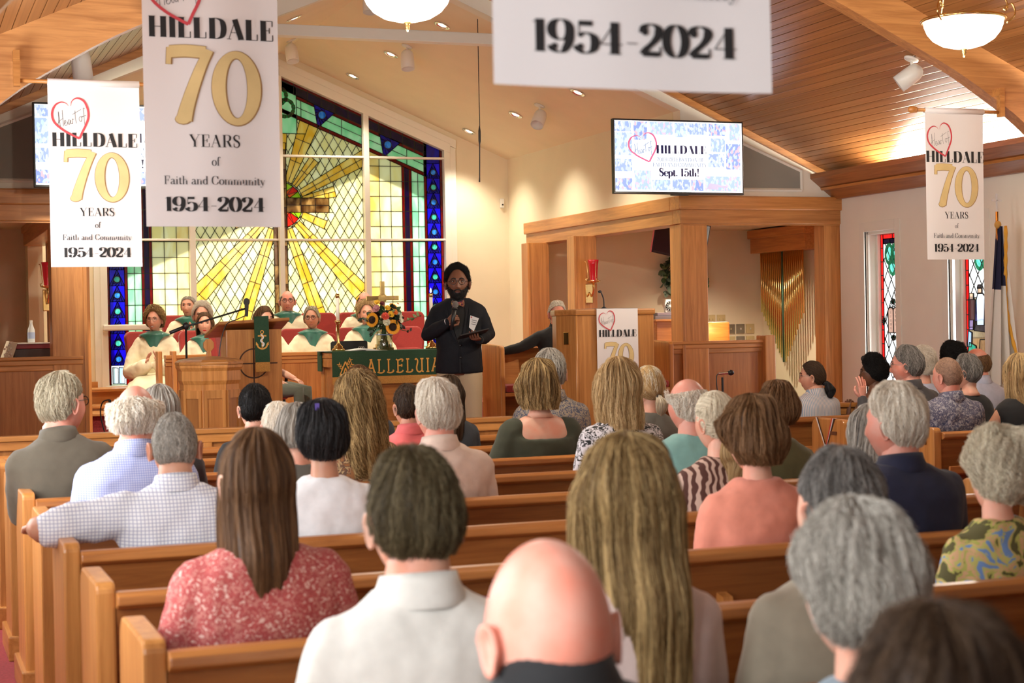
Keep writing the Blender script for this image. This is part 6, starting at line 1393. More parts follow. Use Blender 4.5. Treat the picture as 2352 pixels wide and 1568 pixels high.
EYEW = plain('eye_white',(.75,.72,.68),.2); LIP = plain('lip',(.45,.16,.13),.4); LIPR = plain('red_lipstick',(.55,.02,.03),.35); TEETH = plain('teeth',(.8,.76,.68),.3); IRIS = dict(b=plain('iris_brown',(.03,.015,.008),.1),g=plain('iris_blue',(.10,.14,.18),.1)); WIRE = plain('wire_frame',(.35,.30,.24),.3,metal=.8); DARKF = plain('dark_frame',(.02,.012,.010),.3)
def person(label, X, Y, ztop, yaw=0, sex='m', seat=.475, w=1.0, head=(0,0,0), skin='fair', hair=None, top=None, arms=(None,None), lower=None, face=None, stand=None, group=None, vox=.014, hunch=0, belly=0, lean=(0,0), nr=44, res=1.0, bare=False, tilt=0, hsc=None, hd=0):
    """hair: dict(style, col, t, L, ...); top: dict(mat, sleeve, z1, collar); arms: per side None or dict(e, w, hd, up, ...) in body units"""
    if stand is None: s = (ztop-seat)/(.925-hd); base = seat
    else: s = (ztop-stand)/1.80; base = stand+.885*s
    root = thing('person', label, 'person', (X,Y,base if stand is None else stand), group)
    M = Matrix.Translation((X,Y,base)) @ Matrix.Rotation(radians(yaw),4,'Z') @ Matrix.Rotation(radians(tilt),4,'Y') @ Matrix.Rotation(-hunch*1.2,4,'X') @ Matrix.Scale(s,4)
    hsc = hsc or (1.12 if sex == 'm' else 1.05)
    hy = .018+hunch*.5; hc = Vector((0,hy,.805))
    MH = M @ Matrix.Translation((0,0,.66-hd*0)) @ Matrix.Rotation(radians(head[0]),4,'Z') @ Matrix.Rotation(radians(head[1]),4,'X') @ Matrix.Rotation(radians(head[2]),4,'Y') @ Matrix.Translation((0,hy,.925-hd-.12*hsc-.66)) @ Matrix.Scale(hsc,4)
    nk = .067 if sex == 'm' else .052
    B_ = MB(); sw = (.170 if sex == 'm' else .150)*(.35+.65*w)
    body = MB()
    torso(body, sex, w, -.010 if bare else -.022, -.03, .635 if bare else .60, belly, hunch=hunch*.3)
    hands = []; sl = MB(); Tm = top or {}; sleeve = Tm.get('sleeve','short'); fat = 1+(Tm.get('fat',1.0)-1)*.6
    for side, A in ((-1,arms[0]),(1,arms[1])):
        A = A or {}
        sh = Vector((side*sw, -.012+hunch*.2, .543+A.get('sh',0))); el = Vector(A.get('e',(side*(sw+.045),.03,.265))); wr = Vector(A.get('w',(side*.10,.24,.155)))
        ru, rf = ((.056,.046,.044,.030) if sex == 'm' else (.048,.040,.038,.026)), None
        k = .5+.5*w
        mid = sh.lerp(el,.5)+Vector((side*.006,0,0)); body.limb([sh,mid,el,el.lerp(wr,.45),wr],[ru[0]*k,ru[0]*.92*k,ru[1]*k,ru[2]*k,ru[3]],12)
        fwd = Vector(A.get('hd', tuple(wr-el))); up = Vector(A.get('up',(0,0,1)))
        if A.get('hand',True) : hands.append((wr,fwd,up,side,A))
        if sleeve != 'none':
            g_ = Tm.get('grow',.012); r0 = (ru[0]*k+g_)*fat; 
            if sleeve == 'short': q = Tm.get('slen',.72); sl.limb([sh,mid+Vector((side*.004,0,0)),sh.lerp(el,q)],[r0*1.06,r0,r0*1.0],12)
            elif sleeve == 'elbow': sl.limb([sh,mid,el,el.lerp(wr,.12)],[r0*1.06,r0*.98,(ru[1]*k+g_)*fat,(ru[1]*k+g_)*fat],12)
            elif sleeve == 'long': sl.limb([sh,mid,el,el.lerp(wr,.5),el.lerp(wr,.97)],[r0*1.06,r0*.98,(ru[1]*k+g_)*fat,(ru[2]*k+g_*.9),ru[3]+g_*.8],12)
            elif sleeve == 'robe': sl.limb([sh,mid+Vector((side*.02,0,0)),el+Vector((0,0,-.015)),el.lerp(wr,.5)+Vector((0,0,-.035)),el.lerp(wr,.93)+Vector((0,0,-.02))],[.080,.090,.098,.100,.082],14)
    # skin: torso core with arms, then neck, head and hands as one mesh
    bare_o = None
    bmesh_all = MB(); bmesh_all.add([tuple(M @ Vector(p)) for p in body.v], body.f)
    if bare:
        o_ = bmesh_all.build('body', SK[skin], root, True); solid(o_, vox*s, 8)
        me = bpy.data.meshes.new_from_object(o_.evaluated_get(bpy.context.evaluated_depsgraph_get())); bmesh_all = MB(); bmesh_all.add([tuple(v.co) for v in me.vertices],[tuple(p.vertices) for p in me.polygons]); bpy.data.objects.remove(o_)
    neck = [MH @ Vector((0,-.020,-.02)), MH @ Vector((0,-.026,-.075)), M @ Vector((0,-.008+hunch*.3,.690)), M @ Vector((0,-.012+hunch*.3,.652)), M @ Vector((0,-.014+hunch*.3,.622))]
    bmesh_all.tube(neck,[nk*.90*s,nk*.98*s,nk*1.02*s,nk*(1.25 if bare else 1.1)*s,nk*(1.6 if bare else 1.15)*s],20)
    head_mb(bmesh_all, MH @ Matrix.Scale(s,4) if False else MH, nr, int(nr*1.27))
    for wr,fwd,up,side,A in hands:
        F = M @ frame(wr,fwd,up); hand_mb(bmesh_all, F, side, A.get('curl',(.35,.35,.35,.35)), A.get('thumb',.5), A.get('spread',.05), A.get('hs',1.0 if sex == 'm' else .9))
    bo = bmesh_all.build('body', SK[skin], root, True)
    # garment
    if top:
        g = MB(); z1 = Tm.get('z1',.655)+(.035 if 'z1' in Tm and Tm['z1'] > .59 else .02 if 'z1' in Tm else 0); torso(g, sex, w, Tm.get('grow',.012), -.03 if stand is None else Tm.get('z0',-.10), z1, belly, hunch=hunch*.3)
        if 'z0' in Tm and stand is not None: pass
        g.add(sl.v, sl.f); g.xf(M)
        go = g.build(Tm.get('name','shirt'), Tm['mat'], root, True); solid(go, vox*s, Tm.get('sm',7), Tm.get('wr',.014), Tm.get('ws',.11))
        if Tm.get('collar'):
            c_ = MB(); rc = (.072 if sex == 'm' else .058)*1.06; kind = Tm['collar']; n = 28
            def ring(dr,z,tilt_): return [((rc+dr)*sin(a),(rc+dr)*-cos(a)*1.0-.010+hunch*.3,z+tilt_*(1+cos(a))*.5+ (0 if abs(a-pi) > .35 or kind == 'band' else -.012)) for a in [2*pi*k/n for k in range(n)]]
            top_ = .690; c_.rings([ring(.012,.625,.0),ring(.003,.655,.02),ring(.001,top_-.022,.026),ring(.005,top_-.018,.028),ring(.011,top_-.035,.02),ring(.026,.634,.006),ring(.022,.626,.0)],cap=False); c_.xf(M)
            c_.build('collar', Tm.get('cmat',Tm['mat']), go, True)
        for bfn in Tm.get('extra',()): bfn(M, go, s)
    # legs
    lm = lower or DARKTROU
    lg = MB()
    if stand is None:
        for side in (-1,1): lg.limb([(side*.085,.02,.05),(side*.10,.25,.062),(side*.10,.44,.05),(side*.10,.45,-.18),(side*.10,.44,-.40)],[.092,.085,.066,.056,.045],12)
        if lower != 'none': lg.xf(M).build('trousers', lm, root, True)
    # hair
    if hair:
        H = dict(hair); col_ = H.pop('col'); n = int(H.pop('n',1600)*res); rd = H.pop('rad',.0011); kw = {k:H.pop(k) for k in ('ln','wave','curl','loose','tips','spread','npt') if k in H}; sd = int(X*100+Y*10); post = H.pop('post',None); base_ = H.pop('base',col_)
        shell = H.pop('shell',True); hs = Hair(seed=sd, **H)
        if hs.style != 'thin' and shell: ho = hs.mesh(MH).build('hair', HRB[base_], root, True)
        else: ho = root
        Pst = hs.strands(n, sd % 9973, **kw); hair_curves('hair_strands', Pst[~hs.hi], MH, rd*s, HRM[col_], ho)
        if hs.hi.any(): hair_curves('hair_highlights', Pst[hs.hi], MH, rd*s, HRM[col_+'_hi'], ho)
        if post: post(MH, ho, s, hs)
    if face is not None: add_face(MH, root, face, s)
    return root
DARKTROU = plain('dark_trousers',(.03,.03,.035),.85); KHAKI = plain('khaki_trousers',(.42,.31,.19),.85,bump=.2,bscale=300)
def add_face(MH, root, F, s):
    def obj(mb, nm, m, smooth=True): mb.xf(MH); return mb.build(nm, m, root, smooth)
    if F.get('eyes',True):
        for sd in (-1,1):
            x, z = sd*.0315, .014; y = face_y(x,z); e = MB(); e.ball((x,y-.0062,z),(.0122,.0105,.0064 if not F.get('smile') else .005),14,10)
            eo = obj(e,'eye',F.get('ew') or EYEW); i = MB(); i.ball((x+F.get('look',0),y+.0020,z-.0005),(.0055,.003,.0052),12,8); i.xf(MH); i.build('iris', IRIS[F.get('iris','b')], eo, True)
            l = MB(); l.tube(cr([(x-.015,y-.002,z+.001),(x-.007,y+.0045,z+.0075),(x+.006,y+.0045,z+.0075),(x+.015,y-.003,z+.000)],4),.0022,6); obj(l,'eyelid',F.get('lid') or HRB['brown'])
        for sd in (-1,1):
            b = MB(); pts = [(sd*a,face_y(sd*a,zz)+.0015,zz) for a,zz in ((.013,.033),(.026,.038),(.038,.037),(.048,.031))]; b.tube(cr(pts,4),[.0025]+[.0038]*6+[.003]*5+[.0015],6); obj(b,'eyebrow',HRB[F.get('brow','grey')])
    m = MB(); zz = -.0645; n = 13
    up_ = []; lo_ = []
    sm_ = F.get('smile',0)
    for k in range(n):
        x = -.024+.048*k/(n-1); q = (x/.024)**2; zc = zz+.006*sm_*q
        up_.append((x,face_y(x,zc+.004)+.0022,zc+.0068*(1-q)*(1-.25*exp(-(x/.004)**2)))); lo_.append((x,face_y(x,zc-.004)+.0022,zc-.0085*(1-q)-.004*sm_*(1-q)))
    mid = [(x[0],face_y(x[0],zz)+.0035,zz+.006*sm_*(x[0]/.024)**2) for x in up_]
    m.add(up_+mid+lo_,[(k,k+1,n+k+1,n+k) for k in range(n-1)]+[(n+k,n+k+1,2*n+k+1,2*n+k) for k in range(n-1)]); obj(m,'lips',F.get('lip',LIP))
    if sm_ > .8:
        t = MB(); t.add([(-.015,face_y(-.015,zz)+.005,zz+.004),(.015,face_y(.015,zz)+.005,zz+.004),(.014,face_y(.015,zz)+.005,zz-.004),(-.014,face_y(-.015,zz)+.005,zz-.004),(0,face_y(0,zz)+.0065,zz+.0035),(0,face_y(0,zz)+.0065,zz-.0045)],[(0,4,5,3),(4,1,2,5)]); obj(t,'teeth',TEETH)
    if F.get('glasses'): glasses(MH, root, F['glasses'], F.get('gshape','oval'))
    if F.get('beard'):
        bd = F['beard']; ph = np.linspace(pi/2-1.55,pi/2+1.55,25); th = np.linspace(0,1,10); U,P = np.meshgrid(th,ph,indexing='ij'); da = np.abs(P-pi/2)
        t0 = np.where(da < .36, 2.14, np.interp(da,[.36,.75,1.1,1.55],[2.02,1.90,1.78,1.72])); T = t0+(2.66-t0)*U
        x,y,z = head_surf(np.sin(T)*np.cos(P),np.sin(T)*np.sin(P),np.cos(T)); tk = bd.get('t',.012)*(.35+.65*np.sin(pi*np.clip(U*.8+.12,0,1)))*(1-.5*sstep(.8,1.5,da)); r = np.sqrt(x*x+y*y+z*z); 
        k = 1+tk/r; g = MB(); g.rings([[(x[i,j]*k[i,j],y[i,j]*k[i,j],z[i,j]*k[i,j]-bd.get('drop',.0)*U[i,j]) for j in range(25)] for i in range(10)],cap=False,close=False); bo = obj(g,'beard',HRB[bd['col']])
        R_ = np.random.RandomState(4); n = bd.get('n',900); Pn = R_.uniform(pi/2-1.5,pi/2+1.5,n); Un = R_.rand(n); dan = np.abs(Pn-pi/2); t0 = np.where(dan < .36,2.14,np.interp(dan,[.36,.75,1.2,1.55],[2.02,1.86,1.62,1.45])); Tn = t0+(2.66-t0)*Un
        x,y,z = head_surf(np.sin(Tn)*np.cos(Pn),np.sin(Tn)*np.sin(Pn),np.cos(Tn)); pt = np.stack([x,y,z],-1); d = pt/np.linalg.norm(pt,axis=-1,keepdims=True)+R_.randn(n,3)*.35; kk = np.linspace(0,1,4)[None,:,None]; Pp = pt[:,None,:]+d[:,None,:]*kk*bd.get('t',.012)*.95+np.array([0,0,-1])*kk**2*.004
        hair_curves('beard_strands',Pp,MH,.0009*s,HRM[bd['col']],bo)
        ms = MB(); ms.tube(cr([(-.030,face_y(-.03,-.056)-.001,-.060),(-.018,face_y(-.018,-.05)+.002,-.050),(0,face_y(0,-.05)+.0015,-.048),(.018,face_y(.018,-.05)+.002,-.050),(.030,face_y(.03,-.056)-.001,-.060)],4),.0048,8); obj(ms,'moustache',HRB[bd['col']])
def glasses(MH, root, m, shape='oval'):
    g = MB(); rw, rh = (.0235,.0185) if shape == 'oval' else (.0225,.0215) if shape == 'round' else (.026,.018)
    yy = face_y(.0,.016)-.002+.004
    for sd in (-1,1):
        c_ = (sd*.0325,face_y(.0325,.012)+.017,.012); g.tube([(c_[0]+rw*cos(a)*(1 if abs(cos(a)) < .95 else 1),c_[1]-sd*cos(a)*.004,c_[2]+rh*sin(a)) for a in [2*pi*k/18 for k in range(19)]],.0017 if m is not DARKF else .0024,6)
        g.tube([(sd*.0555,c_[1]-.004,.016),(sd*.070,.06,.016),(sd*.078,.0,.012),(sd*.078,-.018,.0)],.0015,6)
    g.tube(cr([(-.0095,face_y(.0325,.012)+.018,.014),(0,face_y(.0325,.012)+.021,.017),(.0095,face_y(.0325,.012)+.018,.014)],4),.0016,6)
    g.xf(MH); o = g.build('glasses', m, root, True); return o
# cloth patterns
def checks(name, base, line, scale, thin=.25):
    m, N, L, B = new_mat(name); tc = N.new('ShaderNodeTexCoord'); w = []
    for d in 'XZ':
        n = N.new('ShaderNodeTexWave'); n.bands_direction = d; n.inputs['Scale'].default_value = scale; n.inputs['Distortion'].default_value = .6; n.inputs['Detail'].default_value = 1; n.inputs['Detail Scale'].default_value = .3; L.new(tc.outputs['Object'], n.inputs['Vector'])
        r = N.new('ShaderNodeMapRange'); r.inputs['From Min'].default_value = 1-thin*2; r.inputs['From Max'].default_value = 1; L.new(n.outputs['Fac'], r.inputs['Value']); w.append(r)
    a = N.new('ShaderNodeMath'); a.operation = 'ADD'; a.use_clamp = True; L.new(w[0].outputs[0],a.inputs[0]); L.new(w[1].outputs[0],a.inputs[1])
    mx = N.new('ShaderNodeMix'); mx.data_type = 'RGBA'; mx.inputs['A'].default_value = (*base,1); mx.inputs['B'].default_value = (*line,1); L.new(a.outputs[0],mx.inputs['Factor']); L.new(mx.outputs['Result'],B.inputs['Base Color']); B.inputs['Roughness'].default_value = .85; return m
def stripes(name, base, line, scale, d='X', thin=.3, dist=.5):
    m, N, L, B = new_mat(name); tc = N.new('ShaderNodeTexCoord'); n = N.new('ShaderNodeTexWave'); n.bands_direction = d; n.inputs['Scale'].default_value = scale; n.inputs['Distortion'].default_value = dist; n.inputs['Detail'].default_value = 2; L.new(tc.outputs['Object'],n.inputs['Vector'])
    r = N.new('ShaderNodeValToRGB'); r.color_ramp.elements[0].position = 1-thin-.1; r.color_ramp.elements[1].position = 1-thin+.1; r.color_ramp.elements[0].color = (*base,1); r.color_ramp.elements[1].color = (*line,1); L.new(n.outputs['Fac'],r.inputs['Fac']); L.new(r.outputs['Color'],B.inputs['Base Color']); B.inputs['Roughness'].default_value = .85; return m
def floral(name, cols, scale, pos, feature='F1', dist=.0):
    m, N, L, B = new_mat(name); tc = N.new('ShaderNodeTexCoord'); v = N.new('ShaderNodeTexVoronoi'); v.inputs['Scale'].default_value = scale; v.feature = feature
    nz_ = N.new('ShaderNodeTexNoise'); nz_.inputs['Scale'].default_value = scale*1.3; nz_.inputs['Detail'].default_value = 3; L.new(tc.outputs['Object'],nz_.inputs['Vector'])
    ad = N.new('ShaderNodeVectorMath'); ad.operation = 'MULTIPLY_ADD'; ad.inputs[1].default_value = (dist,dist,dist); L.new(nz_.outputs['Color'],ad.inputs[0]); L.new(tc.outputs['Object'],ad.inputs[2]); L.new(ad.outputs[0],v.inputs['Vector'])
    r = N.new('ShaderNodeValToRGB'); r.color_ramp.interpolation = 'CONSTANT'; e = r.color_ramp.elements; e[0].color = (*cols[0],1); e[1].position = pos[0]; e[1].color = (*cols[1],1)
    for p,c_ in zip(pos[1:],cols[2:]): q = e.new(p); q.color = (*c_,1)
    src = v.outputs['Distance']
    if feature == 'C': src = None
    L.new(src,r.inputs['Fac']); L.new(r.outputs['Color'],B.inputs['Base Color']); B.inputs['Roughness'].default_value = .85; return m
def patches(name, cols, scale, dist=.1):
    m, N, L, B = new_mat(name); tc = N.new('ShaderNodeTexCoord'); n = N.new('ShaderNodeTexNoise'); n.inputs['Scale'].default_value = scale; n.inputs['Detail'].default_value = 4; n.inputs['Distortion'].default_value = dist*10; L.new(tc.outputs['Object'],n.inputs['Vector'])
    r = N.new('ShaderNodeValToRGB'); r.color_ramp.interpolation = 'CONSTANT'; e = r.color_ramp.elements; k = len(cols); e[0].color = (*cols[0],1); e[1].position = .40; e[1].color = (*cols[1],1)
    for i,c_ in enumerate(cols[2:]): q = e.new(.40+.20*(i+1)/(k-1)); q.color = (*c_,1)
    L.new(n.outputs['Fac'],r.inputs['Fac']); L.new(r.outputs['Color'],B.inputs['Base Color']); B.inputs['Roughness'].default_value = .85; return m
def cloth(name, c, rough=.88, noise=.06): return plain(name, c, rough, noise=noise, nscale=25, bump=.12, bscale=450, sheen=.1)
def tie_tail(L=.10, r=.028, tiecol=None, at_=(0,-.112,.0), droop=1.0, seed=1, col='blond', n=500, wave=.03, curl=0, side=0):
    """ponytail gathered at the back of the head"""
    def f(MH, ho, s, hs):
        p0 = Vector(at_); mb = MB(); pts = [p0+Vector((0,.02,.004)),p0+Vector((0,-.012,.0)),p0+Vector((side*.3,-.03,-L*.30)),p0+Vector((side*.7,-.032,-L*.65)),p0+Vector((side,-.022,-L))]
        mb.limb(pts,[r*.55,r*.6,r*1.05,r,r*.35],12); mb.xf(MH); o = mb.build('ponytail', HRB[col], ho, True)
        R_ = np.random.RandomState(seed); k = np.linspace(0,1,9); P = cr([tuple(p) for p in pts],4); P = np.array(P); idx = np.linspace(0,len(P)-1,9); base = np.stack([np.interp(idx,range(len(P)),P[:,j]) for j in range(3)],-1)
        a = R_.uniform(0,6.28,n)[:,None]; q = R_.uniform(.5,1.15,n)[:,None]; rad = r*np.interp(k,[0,.2,.5,.8,1],[.5,.6,1.1,1.1,.55])[None,:]*q
        ang = a+wave*20*k[None,:]*R_.randn(n)[:,None]*.1
        off = np.stack([np.cos(ang)*rad,np.sin(ang)*rad,0*rad],-1)
        if curl: off[...,0] += curl*np.sin(k*14+a); off[...,2] += curl*np.cos(k*11+a)
        hair_curves('ponytail_strands', base[None]+off, MH, .0010*s, HRM[col], o)
        if tiecol is not None: MB().lathe([(r*.62,-.008),(r*.75,0),(r*.62,.008)],(0,0,0),14,'z').xf(MH @ Matrix.Translation(p0+Vector((0,-.012,0))) @ Matrix.Rotation(1.2,4,'X')).build('hair_tie', tiecol, ho, True)
    return f
def slick(n=900, seed=2, col='blond', at_=(0,-.112,.0)):
    """hair combed from the hairline to the tie"""
    def f(MH, ho, s, hs):
        R_ = np.random.RandomState(seed); ph = R_.uniform(0,2*pi,n); a0 = hairline(np.abs((ph-pi/2+pi)%(2*pi)-pi))*R_.uniform(.55,1,n); d0 = np.stack([np.sin(a0)*np.cos(ph),np.sin(a0)*np.sin(ph),np.cos(a0)],-1); d1 = np.array(at_)/np.linalg.norm(at_)
        k = np.linspace(0,.97,8); om = np.arccos(np.clip(d0@d1,-.999,.999)); D = (np.sin((1-k)[None]*om[:,None])/np.sin(om)[:,None])[...,None]*d0[:,None]+(np.sin(k[None]*om[:,None])/np.sin(om)[:,None])[...,None]*d1
        x,y,z = head_surf(D[...,0],D[...,1],D[...,2]); P = np.stack([x,y,z],-1); P = P*(1+(hs.t+R_.uniform(-.001,.004,n)[:,None,None])/.1)
        hair_curves('combed_strands', P, MH, .0010*s, HRM[col], ho)
    return f
def both(*fs):
    def f(*a):
        for g in fs: g(*a)
    return f
# ------------------------------------------------------------------ who is there
SHORT = dict(style='short', t=.014, ln=(.16,.34), wave=.09, loose=.005, tips=.008, spread=.10)
def hr(col, **k): d = dict(SHORT); d.update(k); d['col'] = col; return d
def longh(col, L, **k): d = dict(style='long', L=L, t=.020, flare=.10, ln=(.35,.8), wave=.04, loose=.006, tips=.004, npt=12, col=col); d.update(k); return d
OLIVE = cloth('olive_jacket',(.105,.088,.062)); CORALT = cloth('coral_polo',(.78,.16,.16)); PALEPINK = cloth('pale_peach_shirt',(.74,.57,.47)); TEAL = cloth('teal_tee',(.23,.45,.41)); SALMON = cloth('salmon_knit',(.80,.29,.20)); NAVYP = cloth('navy_polo',(.010,.012,.038)); CREAMP = cloth('cream_polo',(.78,.76,.70)); WHITET = cloth('white_tee',(.80,.79,.80)); BLACKT = cloth('black_cloth',(.010,.010,.011)); OLIVED = cloth('olive_dress',(.045,.050,.028)); GREYT = cloth('grey_tee',(.12,.11,.09)); TAN = cloth('tan_jacket',(.30,.25,.18)); SUIT = cloth('charcoal_suit',(.055,.05,.052)); LBLUE = cloth('pale_blue_shirt',(.45,.47,.58)); PURP = cloth('purple_top',(.07,.012,.07)); OLCARD = cloth('olive_cardigan',(.10,.09,.035)); DKTOP = cloth('dark_slate_top',(.025,.028,.035)); SAGE = cloth('sage_dress',(.12,.13,.10)); ROBE = cloth('cream_robe',(.80,.71,.50),.7,.03); GREENS = plain('green_satin',(.015,.125,.085),.35,noise=.3,nscale=12,sheen=.3); MAROONT = cloth('maroon_top',(.20,.02,.03))
BLUECHK = checks('blue_microcheck',(.56,.60,.80),(.30,.35,.66),34,.3); WHITECHK = checks('white_blue_check',(.82,.83,.86),(.40,.42,.55),25,.14); REDFLO = floral('red_floral',((.66,.42,.36),(.44,.085,.075),(.36,.055,.055),(.50,.18,.15)),66,(.30,.50,.66),dist=.035); MONO = patches('black_white_animal',((.012,.012,.012),(.62,.58,.60),(.012,.012,.012),(.62,.58,.60)),20,.15); MONOS = floral('speckled_knit',((.03,.03,.03),(.60,.56,.54)),75,(.30,),dist=.02); ZEBRA = stripes('brown_zebra',(.085,.03,.02),(.55,.38,.30),11,'DIAGONAL' if False else 'X',.45,9); NAVFLO = patches('navy_paisley',((.035,.04,.09),(.16,.15,.19),(.055,.05,.10),(.30,.28,.30)),60,.1); HAWA = patches('navy_sand_floral',((.05,.065,.11),(.33,.27,.20),(.06,.07,.12),(.30,.24,.18)),34,.1); GARDEN = patches('garden_print',((.16,.28,.55),(.50,.48,.14),(.62,.38,.20),(.42,.42,.10),(.10,.09,.03)),16,.1); STRP = stripes('blue_peach_stripe',(.26,.32,.40),(.62,.50,.42),26,'X',.35,.4); BROWNFLO = patches('brown_floral',((.20,.07,.03),(.40,.26,.12),(.10,.05,.03),(.25,.10,.03)),22,.1)
AUD = 'seated congregation'
def T(mat, sleeve='short', **k): return dict(mat=mat, sleeve=sleeve, **k)
CLAP = lambda side, up=.45: dict(e=(side*.25,.10,.24), w=(side*.045,.30,up), hd=(-side*.15,.25,1), up=(side,-.1,.1), curl=(.12,.1,.12,.15), thumb=.2, spread=.1)
# --- left block, front to back of the picture
person('balding grey-blond man in olive jacket, glasses, clapping, far left',.745,7.83,1.40,sex='m',tilt=-4,w=1.0,head=(-52,0,0),skin='pink',hair=hr('ash',t=.020,n=2600,style='short',base='ash'),top=T(OLIVE,'long',collar='polo',grow=.018),arms=(dict(CLAP(-1,.40),e=(-.19,.13,.31)),CLAP(1,.42)),face=dict(eyes=True,brow='ash',glasses=DARKF),group=AUD,hunch=.05)
person('man with white fringe and bald crown in blue checked shirt, left',.914,6.83,1.385,sex='m',w=1.1,head=(-14,-3,0),skin='pink',hair=hr('white',style='fringe',t=.024,n=2600,loose=.010,tips=.012),top=T(BLUECHK,'long',collar='shirt'),group=AUD,hunch=.06)
person('person with straight grey-brown hair half hidden behind the bald crown at left',1.15,7.76,1.33,sex='f',hair=longh('grey',.04,n=1500,base='grey'),top=T(DKTOP,'long'),group=AUD)
person('man with cropped grey hair in white checked shirt, arm along the pew',.925,5.90,1.303,sex='m',w=1.12,head=(-8,0,0),skin='tan',hair=hr('grey',t=.006,n=3600,ln=(.04,.09),wave=.02,loose=.002,tips=.003,rad=.0008),top=T(WHITECHK,'short',slen=.84,collar='shirt',fat=1.3,wr=.03),arms=(dict(e=(-.53,-.02,.50),w=(-.51,.26,.50)),None),group=AUD,hunch=.03)
person('woman with long straight brown hair in red floral blouse, foreground left',.835,4.05,1.338,sex='f',w=1.12,skin='fair',hair=longh('brown',.235,t=.016,n=7000,rad=.0007,ln=(.45,.95),wave=.012,loose=.004,tips=.002,flare=.12),top=T(REDFLO,'elbow',fat=1.3,wr=.02,z1=.60),arms=(dict(e=(-.25,.02,.22),w=(-.16,.27,.14)),dict(e=(.25,.02,.22),w=(.16,.27,.14))),group=AUD,vox=.012)
person('young man with short dark brown hair in cream polo, foreground centre',.949,3.10,1.342,sex='m',w=1.02,skin='fair',hair=hr('olive',t=.017,n=8000,rad=.0007,ln=(.10,.2),wave=.03),top=T(CREAMP,'short',collar='polo',wr=.02),group=AUD,vox=.011,nr=56)
person('bald man in black jacket, foreground right of centre',.868,2.18,1.292,sex='m',w=1.05,hsc=1.18,hd=.075,head=(4,0,0),skin='pink',top=T(BLACKT,'long',collar='polo',z1=.60),group=AUD,vox=.011,nr=60)
person('woman with long layered blond-brown hair, foreground right of the bald man',1.42,3.12,1.335,sex='f',w=1.0,hair=longh('dblond',.56,lock=.11,t=.024,n=10000,rad=.0007,wave=.06,loose=.014,tips=.012,flare=.22,curl=.0025),top=T(cloth('blush_blouse',(.62,.48,.44)),'long'),group=AUD,vox=.013)
person('man with short grey-brown hair in tan jacket, foreground right',1.905,3.10,1.300,sex='m',w=1.05,head=(6,0,3),skin='fair',hair=hr('dgrey',t=.018,n=7500,rad=.0007,ln=(.12,.22)),top=T(TAN,'long',collar='polo',grow=.018),group=AUD,vox=.012,nr=52)
person('woman with tousled grey hair, nearest right foreground',1.39,2.20,1.285,sex='f',head=(4,0,0),skin='fair',hair=hr('grey',part=1,t=.028,n=9000,rad=.0007,ln=(.25,.45),wave=.16,loose=.012,tips=.012,curl=.003,lump=.22,spread=.3,low=.10),top=T(cloth('blue_grey_top',(.22,.30,.36)),'short'),group=AUD,vox=.012)
person('dark-haired person cut off at the bottom right corner',.895,1.27,1.310,sex='m',hair=hr('dbrown',t=.022,n=7000,rad=.0006,ln=(.12,.25)),top=T(GREYT,'short'),group=AUD,vox=.014)
person('woman with short layered brown hair in salmon knit, right of centre',2.735,4.98,1.305,sex='f',w=1.15,head=(10,0,0),skin='fair',hair=longh('chest',.05,t=.036,n=5200,rad=.0008,wave=.10,loose=.010,tips=.010,flare=-.25,lump=.2,base='brown'),top=T(SALMON,'elbow',fat=1.2,wr=.02,z1=.62),group=AUD,vox=.013)
person('woman with silver-blond hair tied back in brown zebra print',3.085,5.92,1.300,sex='f',w=1.05,head=(14,0,0),hair=hr('silver',t=.014,n=1200,ln=(.3,.6),post=both(slick(2200,3,'silver',(0,-.10,-.01)),tie_tail(.24,.055,BLACKT,(.0,-.108,-.01),col='blond',n=1600,curl=.012,seed=5))),top=T(ZEBRA,'elbow',fat=1.15),group=AUD)
person('white-haired balding man in teal T-shirt',3.44,6.87,1.332,sex='m',w=1.1,head=(20,0,0),skin='pink',hair=hr('white',style='fringe',t=.020,n=2600,loose=.010,tips=.012),top=T(TEAL,'short',wr=.02),group=AUD)
person('white-haired man in navy polo, right of centre',3.305,4.98,1.341,sex='m',w=1.18,head=(26,0,0),skin='pink',hair=hr('white',t=.026,n=6000,rad=.0008,wave=.12,loose=.008,tips=.008,lump=.2),top=T(NAVYP,'short',collar='polo',fat=1.1),group=AUD,vox=.012)
person('older woman with curly pale blond hair in garden print blouse, right edge',3.06,4.07,1.222,sex='f',w=1.15,head=(-4,-8,16),hair=hr('silver',part=1,t=.054,n=6500,rad=.0007,ln=(.2,.4),wave=.2,curl=.006,loose=.014,tips=.012,lump=.2,spread=.4,base='blond',low=.1),top=T(GARDEN,'short',fat=1.15,wr=.02),group=AUD,vox=.012,tilt=-3)
person('woman with short black hair and purple clip in white T-shirt',1.459,5.90,1.307,sex='f',w=1.12,head=(-8,0,0),skin='olive',hair=hr('black',part=1,t=.030,n=5000,rad=.0008,ln=(.25,.45),wave=.08,loose=.008,tips=.010,low=.08,post=lambda MH,ho,s,hs: MB().box((-.034,-.075,.115),(-.018,-.03,.142)).xf(MH).build('hair_clip', plain('purple_clip',(.12,.08,.35),.3), ho)),top=T(WHITET,'short',wr=.024,fat=1.15),group=AUD)
person('person with pinkish white hair, left of two half hidden behind black hair',1.71,7.78,1.235,sex='m',skin='pink',hair=hr('white',t=.016,n=1800),top=T(CORALT,'short'),group=AUD)
person('person with smooth grey hair, right of two half hidden behind black hair',1.588,6.85,1.262,sex='f',hair=longh('grey',.03,n=2200,t=.024,flare=-.1,wave=.05),top=T(GREYT,'short'),group=AUD)
